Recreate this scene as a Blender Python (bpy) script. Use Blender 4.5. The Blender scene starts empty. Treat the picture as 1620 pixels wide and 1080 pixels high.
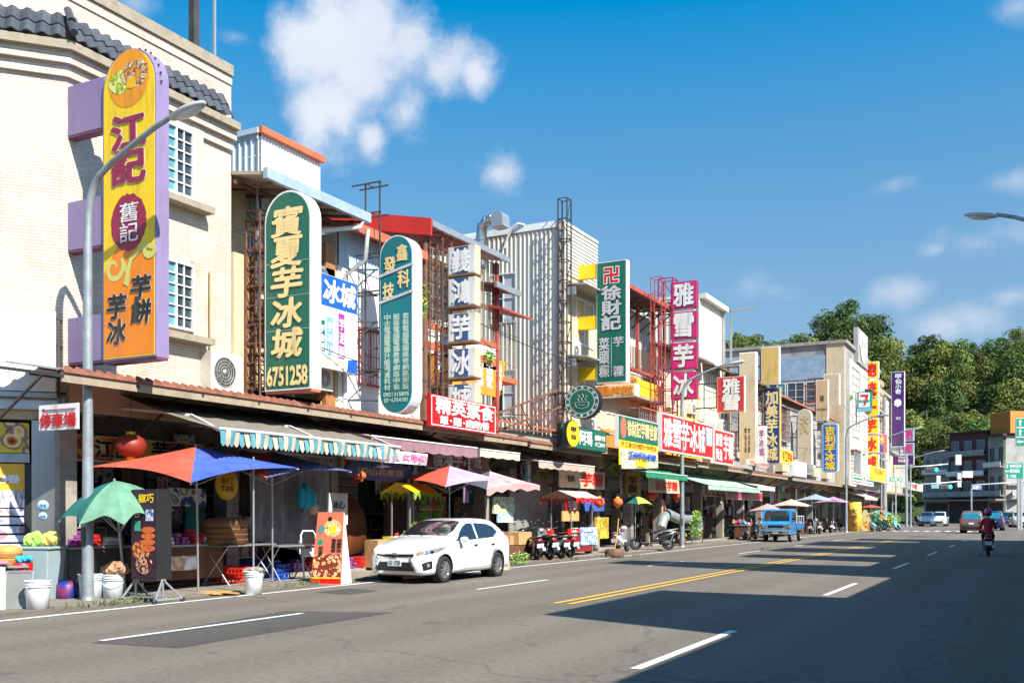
import bpy,bmesh,math,random
from mathutils import Vector,Matrix
from mathutils.bvhtree import BVHTree
S=bpy.context.scene
C=S.collection
R=math.radians
rnd=random.Random(7)
# ---------------------------------------------------------------- camera
F=1575.0
HZ=811.0
CH=1.6
TH=R(27.8)
sT,cT=math.sin(TH),math.cos(TH)
cam=bpy.data.cameras.new('camera')
cam.lens=36*F/1620
cam.sensor_width=36
cam.shift_y=(HZ-540)/1620
cam.clip_start=.1
cam.clip_end=12000
co=bpy.data.objects.new('camera',cam)
C.objects.link(co)
co.location=(0,0,CH)
co.rotation_euler=(R(90),0,TH)
S.camera=co
# ---------------------------------------------------------------- light
SUNV=Vector((-1,.37,-1.0)).normalized()
sun=bpy.data.lights.new('sun','SUN')
sun.energy=4.9
sun.angle=R(.53)
sun.color=(1,.95,.86)
so=bpy.data.objects.new('sun',sun)
C.objects.link(so)
so.rotation_euler=SUNV.to_track_quat('-Z','Y').to_euler()
so.location=(30,-10,40)
W=bpy.data.worlds.new('World')
S.world=W
W.use_nodes=True
S.view_settings.view_transform='Standard'
S.view_settings.look='None'
S.view_settings.gamma=1
S.view_settings.use_curve_mapping=False
S.view_settings.exposure=.92
try:
 S.cycles.max_bounces=6
 S.cycles.transparent_max_bounces=12
 S.cycles.caustics_reflective=False
 S.cycles.caustics_refractive=False
except Exception:
 pass
def ray(px,py):
 r=(px-810)/F
 return Vector((-sT+r*cT,cT+r*sT,(HZ-py)/F))
def atX(px,py,X):
 d=ray(px,py)
 return Vector((0,0,CH))+d*(X/d.x)
def atY(px,py,Y):
 d=ray(px,py)
 return Vector((0,0,CH))+d*(Y/d.y)
def atG(px,py,z=0.0):
 d=ray(px,py)
 return Vector((0,0,CH))+d*((z-CH)/d.z)
def atD(px,py,D):
 return Vector((0,0,CH))+ray(px,py)*D
def atP(px,py,p,n):
 d=ray(px,py)
 o=Vector((0,0,CH))
 return o+d*((Vector(p)-o).dot(n)/d.dot(n))
def world_sky():
 nt=W.node_tree
 N,L=nt.nodes,nt.links
 N.clear()
 out=N.new('ShaderNodeOutputWorld')
 bg=N.new('ShaderNodeBackground')
 sky=N.new('ShaderNodeTexSky')
 sky.sky_type='NISHITA'
 sky.sun_disc=False
 el=math.asin(-SUNV.z)
 sky.sun_elevation=el
 sky.sun_rotation=math.atan2(-SUNV.x,-SUNV.y)
 sky.altitude=300
 sky.air_density=1.0
 sky.dust_density=.5
 sky.ozone_density=2.6
 hs=N.new('ShaderNodeHueSaturation')
 hs.inputs['Saturation'].default_value=1.42
 hs.inputs['Hue'].default_value=.483
 hs.inputs['Value'].default_value=1.15
 L.new(sky.outputs[0],hs.inputs['Color'])
 tc=N.new('ShaderNodeTexCoord')
 vm=N.new('ShaderNodeVectorMath')
 vm.operation='MULTIPLY_ADD'
 vm.inputs[1].default_value=(1,1,.85)
 vm.inputs[2].default_value=(0,0,.16)
 L.new(tc.outputs['Generated'],vm.inputs[0])
 L.new(vm.outputs[0],sky.inputs['Vector'])
 sp=N.new('ShaderNodeSeparateXYZ')
 L.new(tc.outputs['Generated'],sp.inputs[0])
 for nm,lo,hi in(('Saturation',.86,1.46),('Value',.78,1.22)):
  q=N.new('ShaderNodeMapRange')
  q.inputs['From Min'].default_value=.10
  q.inputs['From Max'].default_value=.46
  q.inputs['To Min'].default_value=lo
  q.inputs['To Max'].default_value=hi
  L.new(sp.outputs['Z'],q.inputs['Value'])
  L.new(q.outputs[0],hs.inputs[nm])
 blobs=[]
 for a in[(470,70,62),(520,60,82),(590,60,92),(650,70,80),(590,130,85),(540,175,66),(640,175,62),(700,110,66),(752,118,46),(770,100,28),(500,190,48),(590,215,40),(790,275,44),(765,265,30),(372,58,30),(215,5,40),(1417,290,38),(1612,15,45),(1605,285,40),(1550,385,55),(1600,370,50),(1190,455,55),(1225,460,40),(1425,462,36),(1540,505,48),(1500,515,40),(1600,470,30),(1000,590,30),(1480,395,20)]:
  blobs.append((ray(a[0],a[1]),a[2]/F))
 for a in[(-900,200,160),(-700,260,120),(2300,100,150),(2500,150,110),(300,-600,140),(1300,-700,120),(-1500,380,120),(2900,380,160)]:
  blobs.append((ray(a[0],a[1]),a[2]/F))
 br=random.Random(3)
 for k in range(5):
  az=br.uniform(TH+1.2,TH+5.0)
  e=br.uniform(.15,1.0)
  v=Vector((-math.sin(az)*math.cos(e),math.cos(az)*math.cos(e),math.sin(e)))
  for q in range(2):
   blobs.append((v+Vector((br.uniform(-.06,.06),br.uniform(-.06,.06),br.uniform(-.03,.03))),br.uniform(.05,.1)))
 def math_(op,a,b=None,clamp=False):
  m=N.new('ShaderNodeMath')
  m.operation=op
  m.use_clamp=clamp
  for i,v in enumerate((a,b)):
   if v is None:
    continue
   if hasattr(v,'is_linked')or hasattr(v,'links'):
    L.new(v,m.inputs[i])
   else:
    m.inputs[i].default_value=v
  return m.outputs[0]
 nz=N.new('ShaderNodeTexNoise')
 nz.inputs['Scale'].default_value=9
 nz.inputs['Detail'].default_value=7
 nz.inputs['Roughness'].default_value=.64
 L.new(tc.outputs['Generated'],nz.inputs['Vector'])
 flat=N.new('ShaderNodeVectorMath')
 flat.operation='MULTIPLY'
 flat.inputs[1].default_value=(1,1,2.0)
 L.new(tc.outputs['Generated'],flat.inputs[0])
 acc=[None,None]
 for c,rad in blobs:
  ln=c.length
  c=c/ln
  rad=rad/ln
  big=rad>.022 and c.z>.3 and c.x<-.2
  dn=N.new('ShaderNodeVectorMath')
  dn.operation='DISTANCE'
  L.new(tc.outputs['Generated']if big else flat.outputs[0],dn.inputs[0])
  dn.inputs[1].default_value=c if big else(c.x,c.y,c.z*2)
  v=math_('ADD',math_('MULTIPLY',dn.outputs['Value'],-1/(rad if big else rad*1.5)),1.25 if big else 1.05)
  k=0 if big else 1
  acc[k]=v if acc[k]is None else N_smax(N,L,acc[k],v)
 covs=[]
 for k,(amp,hi,op)in enumerate(((2.9,1.05,.95),(3.6,1.7,.62))):
  nn=math_('MULTIPLY',math_('SUBTRACT',nz.outputs['Fac'],.5),amp)
  q=N.new('ShaderNodeMapRange')
  q.interpolation_type='SMOOTHSTEP'
  L.new(math_('ADD',acc[k],nn),q.inputs['Value'])
  q.inputs['From Min'].default_value=0
  q.inputs['From Max'].default_value=hi
  q.inputs['To Max'].default_value=op
  covs.append(q.outputs[0])
 nz2=N.new('ShaderNodeTexNoise')
 nz2.inputs['Scale'].default_value=5
 nz2.inputs['Detail'].default_value=6
 L.new(tc.outputs['Generated'],nz2.inputs['Vector'])
 cr=N.new('ShaderNodeMix')
 cr.data_type='RGBA'
 L.new(nz2.outputs['Fac'],cr.inputs['Factor'])
 cr.inputs['A'].default_value=(3.0,3.5,4.4,1)
 cr.inputs['B'].default_value=(4.9,4.95,5.3,1)
 mx=N.new('ShaderNodeMix')
 mx.data_type='RGBA'
 L.new(math_('MAXIMUM',covs[0],covs[1]),mx.inputs['Factor'])
 L.new(hs.outputs[0],mx.inputs['A'])
 L.new(cr.outputs['Result'],mx.inputs['B'])
 L.new(mx.outputs['Result'],bg.inputs['Color'])
 bg.inputs['Strength'].default_value=.105
 L.new(bg.outputs[0],out.inputs[0])
def N_smax(N,L,a,b):
 m=N.new('ShaderNodeMath')
 m.operation='SMOOTH_MAX'
 L.new(a,m.inputs[0])
 L.new(b,m.inputs[1])
 m.inputs[2].default_value=.25
 return m.outputs[0]
world_sky()
# ---------------------------------------------------------------- materials
MATS={}
def lin(c):
 return tuple((x/12.92 if x<=.04045 else((x+.055)/1.055)**2.4)for x in c)
def hexc(h):
 return lin(tuple(int(h[i:i+2],16)/255 for i in(0,2,4)))
def mat(name,col,rough=.6,metal=0.,var=.12,scale=2.,bump=0.,bscale=40.,stretch=(1,1,1),spec=.5,dirt=None,dirt_amt=0.,dscale=1.2,alpha=1.,trans=0.,emit=0.,coat=0.,perobj=0.,dstretch=(1,1,1),dth=.52):
 """col: hex string or linear tuple."""
 if name in MATS:
  return MATS[name]
 if isinstance(col,str):
  col=hexc(col)
 m=bpy.data.materials.new(name)
 m.use_nodes=True
 nt=m.node_tree
 N,L=nt.nodes,nt.links
 b=N['Principled BSDF']
 b.inputs['Roughness'].default_value=rough
 b.inputs['Metallic'].default_value=metal
 b.inputs['Specular IOR Level'].default_value=spec
 b.inputs['Coat Weight'].default_value=coat
 b.inputs['Coat Roughness'].default_value=.06
 tc=N.new('ShaderNodeTexCoord')
 mp=N.new('ShaderNodeMapping')
 mp.inputs['Scale'].default_value=stretch
 L.new(tc.outputs['Object'],mp.inputs['Vector'])
 out=None
 if var>0 or perobj>0:
  nz=N.new('ShaderNodeTexNoise')
  nz.inputs['Scale'].default_value=scale
  nz.inputs['Detail'].default_value=5
  nz.inputs['Roughness'].default_value=.65
  L.new(mp.outputs[0],nz.inputs['Vector'])
  mr=N.new('ShaderNodeMapRange')
  mr.inputs['From Min'].default_value=.3
  mr.inputs['From Max'].default_value=.7
  mr.inputs['To Min'].default_value=1-var
  mr.inputs['To Max'].default_value=1+var
  L.new(nz.outputs['Fac'],mr.inputs['Value'])
  fac=mr.outputs[0]
  if perobj>0:
   oi=N.new('ShaderNodeObjectInfo')
   m2=N.new('ShaderNodeMapRange')
   m2.inputs['To Min'].default_value=1-perobj
   m2.inputs['To Max'].default_value=1+perobj
   L.new(oi.outputs['Random'],m2.inputs['Value'])
   mm=N.new('ShaderNodeMath')
   mm.operation='MULTIPLY'
   L.new(fac,mm.inputs[0])
   L.new(m2.outputs[0],mm.inputs[1])
   fac=mm.outputs[0]
  vm=N.new('ShaderNodeVectorMath')
  vm.operation='SCALE'
  vm.inputs[0].default_value=col[:3]
  L.new(fac,vm.inputs['Scale'])
  out=vm.outputs[0]
 if dirt is not None:
  if isinstance(dirt,str):
   dirt=hexc(dirt)
  mp2=N.new('ShaderNodeMapping')
  mp2.inputs['Scale'].default_value=dstretch
  L.new(tc.outputs['Object'],mp2.inputs['Vector'])
  n2=N.new('ShaderNodeTexNoise')
  n2.inputs['Scale'].default_value=dscale
  n2.inputs['Detail'].default_value=8
  n2.inputs['Roughness'].default_value=.7
  L.new(mp2.outputs[0],n2.inputs['Vector'])
  r2=N.new('ShaderNodeMapRange')
  r2.inputs['From Min'].default_value=dth
  r2.inputs['From Max'].default_value=dth+.18
  r2.inputs['To Max'].default_value=dirt_amt
  L.new(n2.outputs['Fac'],r2.inputs['Value'])
  mx=N.new('ShaderNodeMix')
  mx.data_type='RGBA'
  L.new(r2.outputs[0],mx.inputs['Factor'])
  if out:
   L.new(out,mx.inputs['A'])
  else:
   mx.inputs['A'].default_value=(*col[:3],1)
  mx.inputs['B'].default_value=(*dirt[:3],1)
  out=mx.outputs['Result']
 if out:
  L.new(out,b.inputs['Base Color'])
 else:
  b.inputs['Base Color'].default_value=(*col[:3],1)
 if bump>0:
  nb=N.new('ShaderNodeTexNoise')
  nb.inputs['Scale'].default_value=bscale
  nb.inputs['Detail'].default_value=4
  L.new(mp.outputs[0],nb.inputs['Vector'])
  bp=N.new('ShaderNodeBump')
  bp.inputs['Strength'].default_value=bump
  bp.inputs['Distance'].default_value=.02
  L.new(nb.outputs['Fac'],bp.inputs['Height'])
  L.new(bp.outputs[0],b.inputs['Normal'])
 if alpha<1:
  b.inputs['Alpha'].default_value=alpha
 if trans>0:
  b.inputs['Transmission Weight'].default_value=trans
 if emit>0:
  b.inputs['Emission Color'].default_value=(*col[:3],1)
  b.inputs['Emission Strength'].default_value=emit
 MATS[name]=m
 return m
def tilemat(name,c1,c2,mortar,bw,bh,mort=.006,rough=.45,bias=0.,bump=.4,offset=.5,axis='xz',dirt=None,dirt_amt=.3):
 """brick texture in object space on vertical walls; axis 'xz','yz' or 'xy'."""
 if name in MATS:
  return MATS[name]
 m=bpy.data.materials.new(name)
 m.use_nodes=True
 N,L=m.node_tree.nodes,m.node_tree.links
 b=N['Principled BSDF']
 b.inputs['Roughness'].default_value=rough
 tc=N.new('ShaderNodeTexCoord')
 sx=N.new('ShaderNodeSeparateXYZ')
 cb=N.new('ShaderNodeCombineXYZ')
 L.new(tc.outputs['Object'],sx.inputs[0])
 L.new(sx.outputs['XYZ'.index(axis[0].upper())],cb.inputs[0])
 L.new(sx.outputs['XYZ'.index(axis[1].upper())],cb.inputs[1])
 br=N.new('ShaderNodeTexBrick')
 L.new(cb.outputs[0],br.inputs['Vector'])
 br.offset=offset
 br.inputs['Scale'].default_value=1
 br.inputs['Brick Width'].default_value=bw
 br.inputs['Row Height'].default_value=bh
 br.inputs['Mortar Size'].default_value=mort
 br.inputs['Mortar Smooth'].default_value=.2
 br.inputs['Bias'].default_value=bias
 for k,c in(('Color1',c1),('Color2',c2),('Mortar',mortar)):
  br.inputs[k].default_value=(*(hexc(c)if isinstance(c,str)else c),1)
 col=br.outputs['Color']
 nz=N.new('ShaderNodeTexNoise')
 nz.inputs['Scale'].default_value=.9
 nz.inputs['Detail'].default_value=8
 nz.inputs['Roughness'].default_value=.7
 L.new(tc.outputs['Object'],nz.inputs['Vector'])
 mr=N.new('ShaderNodeMapRange')
 mr.inputs['From Min'].default_value=.48
 mr.inputs['From Max'].default_value=.75
 mr.inputs['To Max'].default_value=dirt_amt
 L.new(nz.outputs['Fac'],mr.inputs['Value'])
 mx=N.new('ShaderNodeMix')
 mx.data_type='RGBA'
 L.new(mr.outputs[0],mx.inputs['Factor'])
 L.new(col,mx.inputs['A'])
 mx.inputs['B'].default_value=(*((hexc(dirt)if isinstance(dirt,str)else dirt)if dirt else(.2,.17,.13)),1)
 L.new(mx.outputs['Result'],b.inputs['Base Color'])
 bp=N.new('ShaderNodeBump')
 bp.inputs['Strength'].default_value=bump
 bp.inputs['Distance'].default_value=.01
 bp.invert=True
 L.new(br.outputs['Fac'],bp.inputs['Height'])
 L.new(bp.outputs[0],b.inputs['Normal'])
 MATS[name]=m
 return m
def pict(name,cols,scale=6.,rough=.5,dist=1.5,stretch=(1,1,1),detail=2.):
 """printed picture: blotches of several colours (flat print of food etc.)."""
 if name in MATS:
  return MATS[name]
 m=bpy.data.materials.new(name)
 m.use_nodes=True
 N,L=m.node_tree.nodes,m.node_tree.links
 b=N['Principled BSDF']
 b.inputs['Roughness'].default_value=rough
 tc=N.new('ShaderNodeTexCoord')
 mp=N.new('ShaderNodeMapping')
 mp.inputs['Scale'].default_value=stretch
 L.new(tc.outputs['Object'],mp.inputs['Vector'])
 v=N.new('ShaderNodeTexVoronoi')
 v.inputs['Scale'].default_value=scale
 n=N.new('ShaderNodeTexNoise')
 n.inputs['Scale'].default_value=scale*.8
 n.inputs['Detail'].default_value=detail
 L.new(mp.outputs[0],v.inputs['Vector'])
 L.new(mp.outputs[0],n.inputs['Vector'])
 a=N.new('ShaderNodeMath')
 a.operation='MULTIPLY_ADD'
 L.new(v.outputs['Distance'],a.inputs[0])
 a.inputs[1].default_value=dist*.5
 L.new(n.outputs['Fac'],a.inputs[2])
 sb=N.new('ShaderNodeMath')
 sb.operation='SUBTRACT'
 L.new(a.outputs[0],sb.inputs[0])
 sb.inputs[1].default_value=.22
 cr=N.new('ShaderNodeValToRGB')
 el=cr.color_ramp.elements
 k=len(cols)
 while len(el)<k:
  el.new(.5)
 for i,c in enumerate(cols):
  el[i].position=.22+.62*i/(k-1)
  el[i].color=(*hexc(c),1)
 L.new(sb.outputs[0],cr.inputs['Fac'])
 L.new(cr.outputs[0],b.inputs['Base Color'])
 MATS[name]=m
 return m
# ---------------------------------------------------------------- mesh building
class MB:
 def __init__(s):
  s.v,s.f,s.mi,s.sm=[],[],[],[]
  s.cur=0
  s.smooth=False
  s.M=None
 def tr(s,p):
  return(s.M@Vector(p))[:]if s.M is not None else tuple(p)
 def add(s,vs,fs,smooth=None):
  n=len(s.v)
  s.v.extend(s.tr(p)for p in vs)
  for f in fs:
   s.f.append(tuple(n+i for i in f))
   s.mi.append(s.cur)
   s.sm.append(s.smooth if smooth is None else smooth)
  return s
 def box(s,x0,y0,z0,x1,y1,z1):
  if x0>x1:x0,x1=x1,x0
  if y0>y1:y0,y1=y1,y0
  if z0>z1:z0,z1=z1,z0
  return s.add([(x0,y0,z0),(x1,y0,z0),(x1,y1,z0),(x0,y1,z0),(x0,y0,z1),(x1,y0,z1),(x1,y1,z1),(x0,y1,z1)],[(0,3,2,1),(4,5,6,7),(0,1,5,4),(1,2,6,5),(2,3,7,6),(3,0,4,7)],False)
 def hexa(s,a):
  """8 points, same order as box"""
  return s.add(a,[(0,3,2,1),(4,5,6,7),(0,1,5,4),(1,2,6,5),(2,3,7,6),(3,0,4,7)],False)
 def quad(s,a,b,c,d):
  return s.add([a,b,c,d],[(0,1,2,3)],False)
 def bar(s,a,b,w,h=None):
  """square bar from a to b"""
  a,b=Vector(a),Vector(b)
  h=h or w
  d=(b-a)
  if d.length<1e-6:
   return s
  d.normalize()
  up=Vector((0,0,1))if abs(d.z)<.9 else Vector((1,0,0))
  x=d.cross(up).normalized()*w/2
  y=x.cross(d).normalized()*h/2
  return s.add([a-x-y,a+x-y,a+x+y,a-x+y,b-x-y,b+x-y,b+x+y,b-x+y],[(0,3,2,1),(4,5,6,7),(0,1,5,4),(1,2,6,5),(2,3,7,6),(3,0,4,7)],False)
 def tube(s,pts,r,n=8,cap=True):
  """round tube along points; r number or list"""
  pts=[Vector(p)for p in pts]
  k=len(pts)
  rs=r if isinstance(r,(list,tuple))else[r]*k
  vs,fs=[],[]
  pn=None
  for i,p in enumerate(pts):
   d=(pts[min(i+1,k-1)]-pts[max(i-1,0)]).normalized()
   if pn is None:
    up=Vector((0,0,1))if abs(d.z)<.9 else Vector((1,0,0))
    x=d.cross(up).normalized()
   else:
    x=(pn-d*pn.dot(d)).normalized()
   pn=x
   y=d.cross(x)
   for j in range(n):
    t=2*math.pi*j/n
    vs.append(p+(x*math.cos(t)+y*math.sin(t))*rs[i])
  for i in range(k-1):
   for j in range(n):
    a,b=i*n+j,i*n+(j+1)%n
    fs.append((a,b,b+n,a+n))
  s.add(vs,fs,True)
  if cap:
   s.add([vs[j]for j in range(n)],[tuple(range(n))[::-1]],False)
   s.add([vs[(k-1)*n+j]for j in range(n)],[tuple(range(n))],False)
  return s
 def lathe(s,prof,n=16,c=(0,0,0),axis='z',smooth=True):
  """prof: (radius, height)"""
  vs,fs=[],[]
  for r,h in prof:
   for j in range(n):
    t=2*math.pi*j/n
    if axis=='z':
     vs.append((c[0]+r*math.cos(t),c[1]+r*math.sin(t),c[2]+h))
    elif axis=='y':
     vs.append((c[0]+r*math.cos(t),c[1]+h,c[2]+r*math.sin(t)))
    else:
     vs.append((c[0]+h,c[1]+r*math.cos(t),c[2]+r*math.sin(t)))
  for i in range(len(prof)-1):
   for j in range(n):
    a,b=i*n+j,i*n+(j+1)%n
    fs.append((a,b,b+n,a+n)if axis!='y' else(b,a,a+n,b+n))
  s.add(vs,fs,smooth)
  return s
 def prism(s,out,y0,y1,axis='y',smooth_side=False):
  """2-D outline (u,v) counter-clockwise, extruded. axis y: (u,y,v); z: (u,v,z); x: (x,u,v)"""
  def P(u,v,w):
   return{'y':(u,w,v),'z':(u,v,w),'x':(w,u,v)}[axis]
  n=len(out)
  a=[P(u,v,y0)for u,v in out]
  b=[P(u,v,y1)for u,v in out]
  s.add(a,[tuple(range(n))],False)
  s.add(b,[tuple(range(n))[::-1]],False)
  s.add(a+b,[(i,i+n,(i+1)%n+n,(i+1)%n)for i in range(n)],smooth_side)
  return s
 def sheet(s,fn,nu,nv,smooth=True,flip=False):
  vs=[fn(i/nu,j/nv)for j in range(nv+1)for i in range(nu+1)]
  fs=[]
  for j in range(nv):
   for i in range(nu):
    a=j*(nu+1)+i
    q=(a,a+1,a+nu+2,a+nu+1)
    fs.append(q[::-1]if flip else q)
  return s.add(vs,fs,smooth)
 def ell(s,c,r,nu=14,nv=9,M=None):
  vs,fs=[],[]
  for j in range(nv+1):
   ph=math.pi*j/nv-math.pi/2
   for i in range(nu):
    t=2*math.pi*i/nu
    p=Vector((r[0]*math.cos(ph)*math.cos(t),r[1]*math.cos(ph)*math.sin(t),r[2]*math.sin(ph)))
    if M is not None:
     p=M@p
    vs.append(Vector(c)+p)
  for j in range(nv):
   for i in range(nu):
    a,b=j*nu+i,j*nu+(i+1)%nu
    fs.append((a,b,b+nu,a+nu))
  return s.add(vs,fs,True)
 def mesh(s,name,mats):
  me=bpy.data.meshes.new(name)
  me.from_pydata([tuple(v)for v in s.v],[],s.f)
  if not isinstance(mats,(list,tuple)):
   mats=[mats]
  for m in mats:
   me.materials.append(m)
  me.polygons.foreach_set('material_index',s.mi)
  me.polygons.foreach_set('use_smooth',s.sm)
  me.update()
  return me
 def build(s,name,mats,parent=None,world=False,bevel=0,loc=None):
  """world=True: verts are world coords although the parent sits elsewhere"""
  if world and parent is not None:
   inv=wm(parent).inverted()
   s.v=[(inv@Vector(p))[:]for p in s.v]
  me=s.mesh(name,mats)
  return place(name,me,parent,loc,bevel)
def place(name,me,parent=None,loc=None,bevel=0,rz=None):
 o=bpy.data.objects.new(name,me)
 C.objects.link(o)
 if parent is not None:
  o.parent=parent
 if loc is not None:
  o.location=loc
 if rz is not None:
  o.rotation_euler=(0,0,rz)
 if bevel:
  md=o.modifiers.new('b','BEVEL')
  md.width=bevel
  md.segments=2
  md.limit_method='ANGLE'
  md.angle_limit=R(40)
 return o
def wm(o):
 m=Matrix.LocRotScale(o.location,o.rotation_euler,o.scale)
 return wm(o.parent)@m if o.parent is not None else m
def tag(o,label,cat,group=None,kind=None):
 o['label']=label
 o['category']=cat
 if group:
  o['group']=group
 if kind:
  o['kind']=kind
 return o
def struct(o,label=None,kind='structure'):
 o['kind']=kind
 if label:
  o['label']=label
 return o
def thing(name,label,cat,loc=(0,0,0),rz=0.,group=None):
 o=bpy.data.objects.new(name,None)
 o.empty_display_size=.2
 C.objects.link(o)
 o.location=loc
 o.rotation_euler=(0,0,rz)
 return tag(o,label,cat,group)
def dup(root,loc,rz=None,label=None,group=None,mats=None,scale=None):
 """copy of a thing with its parts and sub-parts; mats maps material name -> material for object-level overrides"""
 r=root.copy()
 C.objects.link(r)
 r.location=loc
 if rz is not None:
  r.rotation_euler=(r.rotation_euler[0],r.rotation_euler[1],rz)
 if scale is not None:
  r.scale=(scale,)*3 if not isinstance(scale,tuple)else scale
 if label:
  r['label']=label
 if group:
  r['group']=group
 def rec(src,dst):
  for ch in list(src.children):
   c=ch.copy()
   C.objects.link(c)
   c.parent=dst
   swap(c)
   rec(ch,c)
 def swap(c):
  if mats and c.type=='MESH':
   for i,sl in enumerate(c.material_slots):
    nm=sl.material.name if sl.material else ''
    if nm in mats:
     sl.link='OBJECT'
     sl.material=mats[nm]
 swap(r)
 rec(root,r)
 return r
# ---------------------------------------------------------------- lettering
GL={}
FONT=None
def glyph(ch,bold):
 bold,k=0,ch
 if k in GL:
  return GL[k]
 cu=bpy.data.curves.new('g','FONT')
 cu.body=ch
 cu.size=1
 cu.offset=bold
 cu.resolution_u=2
 cu.dimensions='2D'
 cu.fill_mode='FRONT'
 o=bpy.data.objects.new('g',cu)
 C.objects.link(o)
 dg=bpy.context.evaluated_depsgraph_get()
 me=bpy.data.meshes.new_from_object(o.evaluated_get(dg))
 vs=[(v.co.x,v.co.y)for v in me.vertices]
 fs=[tuple(p.vertices)for p in me.polygons]
 if vs:
  x0,x1=min(v[0]for v in vs),max(v[0]for v in vs)
  y0,y1=min(v[1]for v in vs),max(v[1]for v in vs)
 else:
  x0=x1=y0=y1=0
 bpy.data.meshes.remove(me)
 bpy.data.objects.remove(o)
 bpy.data.curves.remove(cu)
 GL[k]=(vs,fs,(x0,x1,y0,y1))
 return GL[k]
def put_text(m,txt,x0,z0,x1,z1,vertical=False,bold=.02,shear=0.,fill=.94,y=-.006,wob=.0,tight=True):
 """letters of txt into the box (x0,z0)-(x1,z1) of the local XZ plane (front face towards -y)"""
 chars=list(txt)
 n=len(chars)
 if not n:
  return
 wd=[1.]*n
 if not vertical:
  wd=[(.56 if(ord(c)<0x2000 and c!=' ')else(.35 if c==' ' else 1.))for c in chars]
 tot=sum(wd)
 a=0.
 for i,c in enumerate(chars):
  if vertical:
   cx0,cx1=x0,x1
   cz1=z1-(z1-z0)*i/n
   cz0=z1-(z1-z0)*(i+1)/n
  else:
   cx0=x0+(x1-x0)*a/tot
   a+=wd[i]
   cx1=x0+(x1-x0)*a/tot
   cz0,cz1=z0,z1
  if c in ' \u3000':
   continue
  vs,fs,bb=glyph(c,bold)
  if not vs:
   continue
  w,h=bb[1]-bb[0],bb[3]-bb[2]
  cw,chh=(cx1-cx0)*fill,(cz1-cz0)*fill
  mx,mz=(cx0+cx1)/2,(cz0+cz1)/2
  if ord(c)>0x2e80 and tight and w>.55 and h>.55:
   sx,sz=cw/w,chh/h
  elif ord(c)>0x2e80:
   sx,sz=cw/.92,chh/.92
  else:
   sx,sz=cw/max(w,.45),chh/.74
  ox,oz=(bb[0]+bb[1])/2,(bb[2]+bb[3])/2
  if ord(c)<=0x2e80 and c not in '·-':
   oz=.36
  vv=[]
  for(u,v)in vs:
   du,dv=(u-ox)*sx,(v-oz)*sz
   if wob:
    du+=wob*sx*math.sin(v*17+i*3)+wob*.6*sx*math.sin(u*31+v*9)
    dv+=wob*sz*math.sin(u*15+i*5)
   vv.append((mx+du+shear*dv,y,mz+dv))
  if bold<=0:
   m.add(vv,fs,False)
   continue
  dx,dz=bold*sx,bold*sz
  offs=[(-dx,-dz),(dx,-dz),(-dx,dz),(dx,dz)]if bold<.025 else[(dx*1.15*math.cos(q_*math.pi/4),dz*1.15*math.sin(q_*math.pi/4))for q_ in range(8)]
  for q,(ax,az)in enumerate(offs):
   m.add([(u+ax,yy-.0006*q,v+az)for u,yy,v in vv],fs,False)
# ---------------------------------------------------------------- sign boards
def blade_frame(pxL,pxR,pyT,pyB,X):
 p=atX(pxR,pyT,X)
 q=atX(pxR,pyB,X)
 l=atY(pxL,pyB,p.y)
 return Vector((l.x,p.y,q.z)),X-l.x,p.z-q.z,0.
def fac_frame(pxL,pxR,pyT,pyB,X):
 a=atX(pxL,pyB,X)
 t=atX(pxL,pyT,X)
 b=atX(pxR,pyB,X)
 return Vector((X,a.y,a.z)),b.y-a.y,t.z-a.z,R(90)
def outline(kind,w,h,n=14):
 r=w/2
 if kind=='rect':
  return[(0,0),(w,0),(w,h),(0,h)]
 if kind=='round':
  q=min(w,h)*.16
  o=[]
  for cx,cz,a0 in((w-q,q,-90),(w-q,h-q,0),(q,h-q,90),(q,q,180)):
   o+=[(cx+q*math.cos(R(a0+90*i/5)),cz+q*math.sin(R(a0+90*i/5)))for i in range(6)]
  return o
 if kind=='disc':
  return[(w/2+w/2*math.cos(2*math.pi*i/36),h/2+h/2*math.sin(2*math.pi*i/36))for i in range(36)]
 top=[(r+r*math.cos(math.pi*i/n),h-r+r*math.sin(math.pi*i/n))for i in range(n+1)]
 bot=[(r-r*math.cos(math.pi*i/n),r-r*math.sin(math.pi*i/n))for i in range(n+1)]
 if kind=='arch':
  return[(0,0),(w,0)]+top
 if kind=='stadium':
  return bot+top
 if kind=='botround':
  return bot+[(w,h),(0,h)]
 return[(0,0),(w,0),(w,h),(0,h)]
def inset(o,d):
 n=len(o)
 cx=sum(p[0]for p in o)/n
 cz=sum(p[1]for p in o)/n
 w=max(p[0]for p in o)-min(p[0]for p in o)
 h=max(p[1]for p in o)-min(p[1]for p in o)
 x0,z0=min(p[0]for p in o),min(p[1]for p in o)
 return[(x0+d+(p[0]-x0)*(w-2*d)/w,z0+d+(p[1]-z0)*(h-2*d)/h)for p in o]
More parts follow.
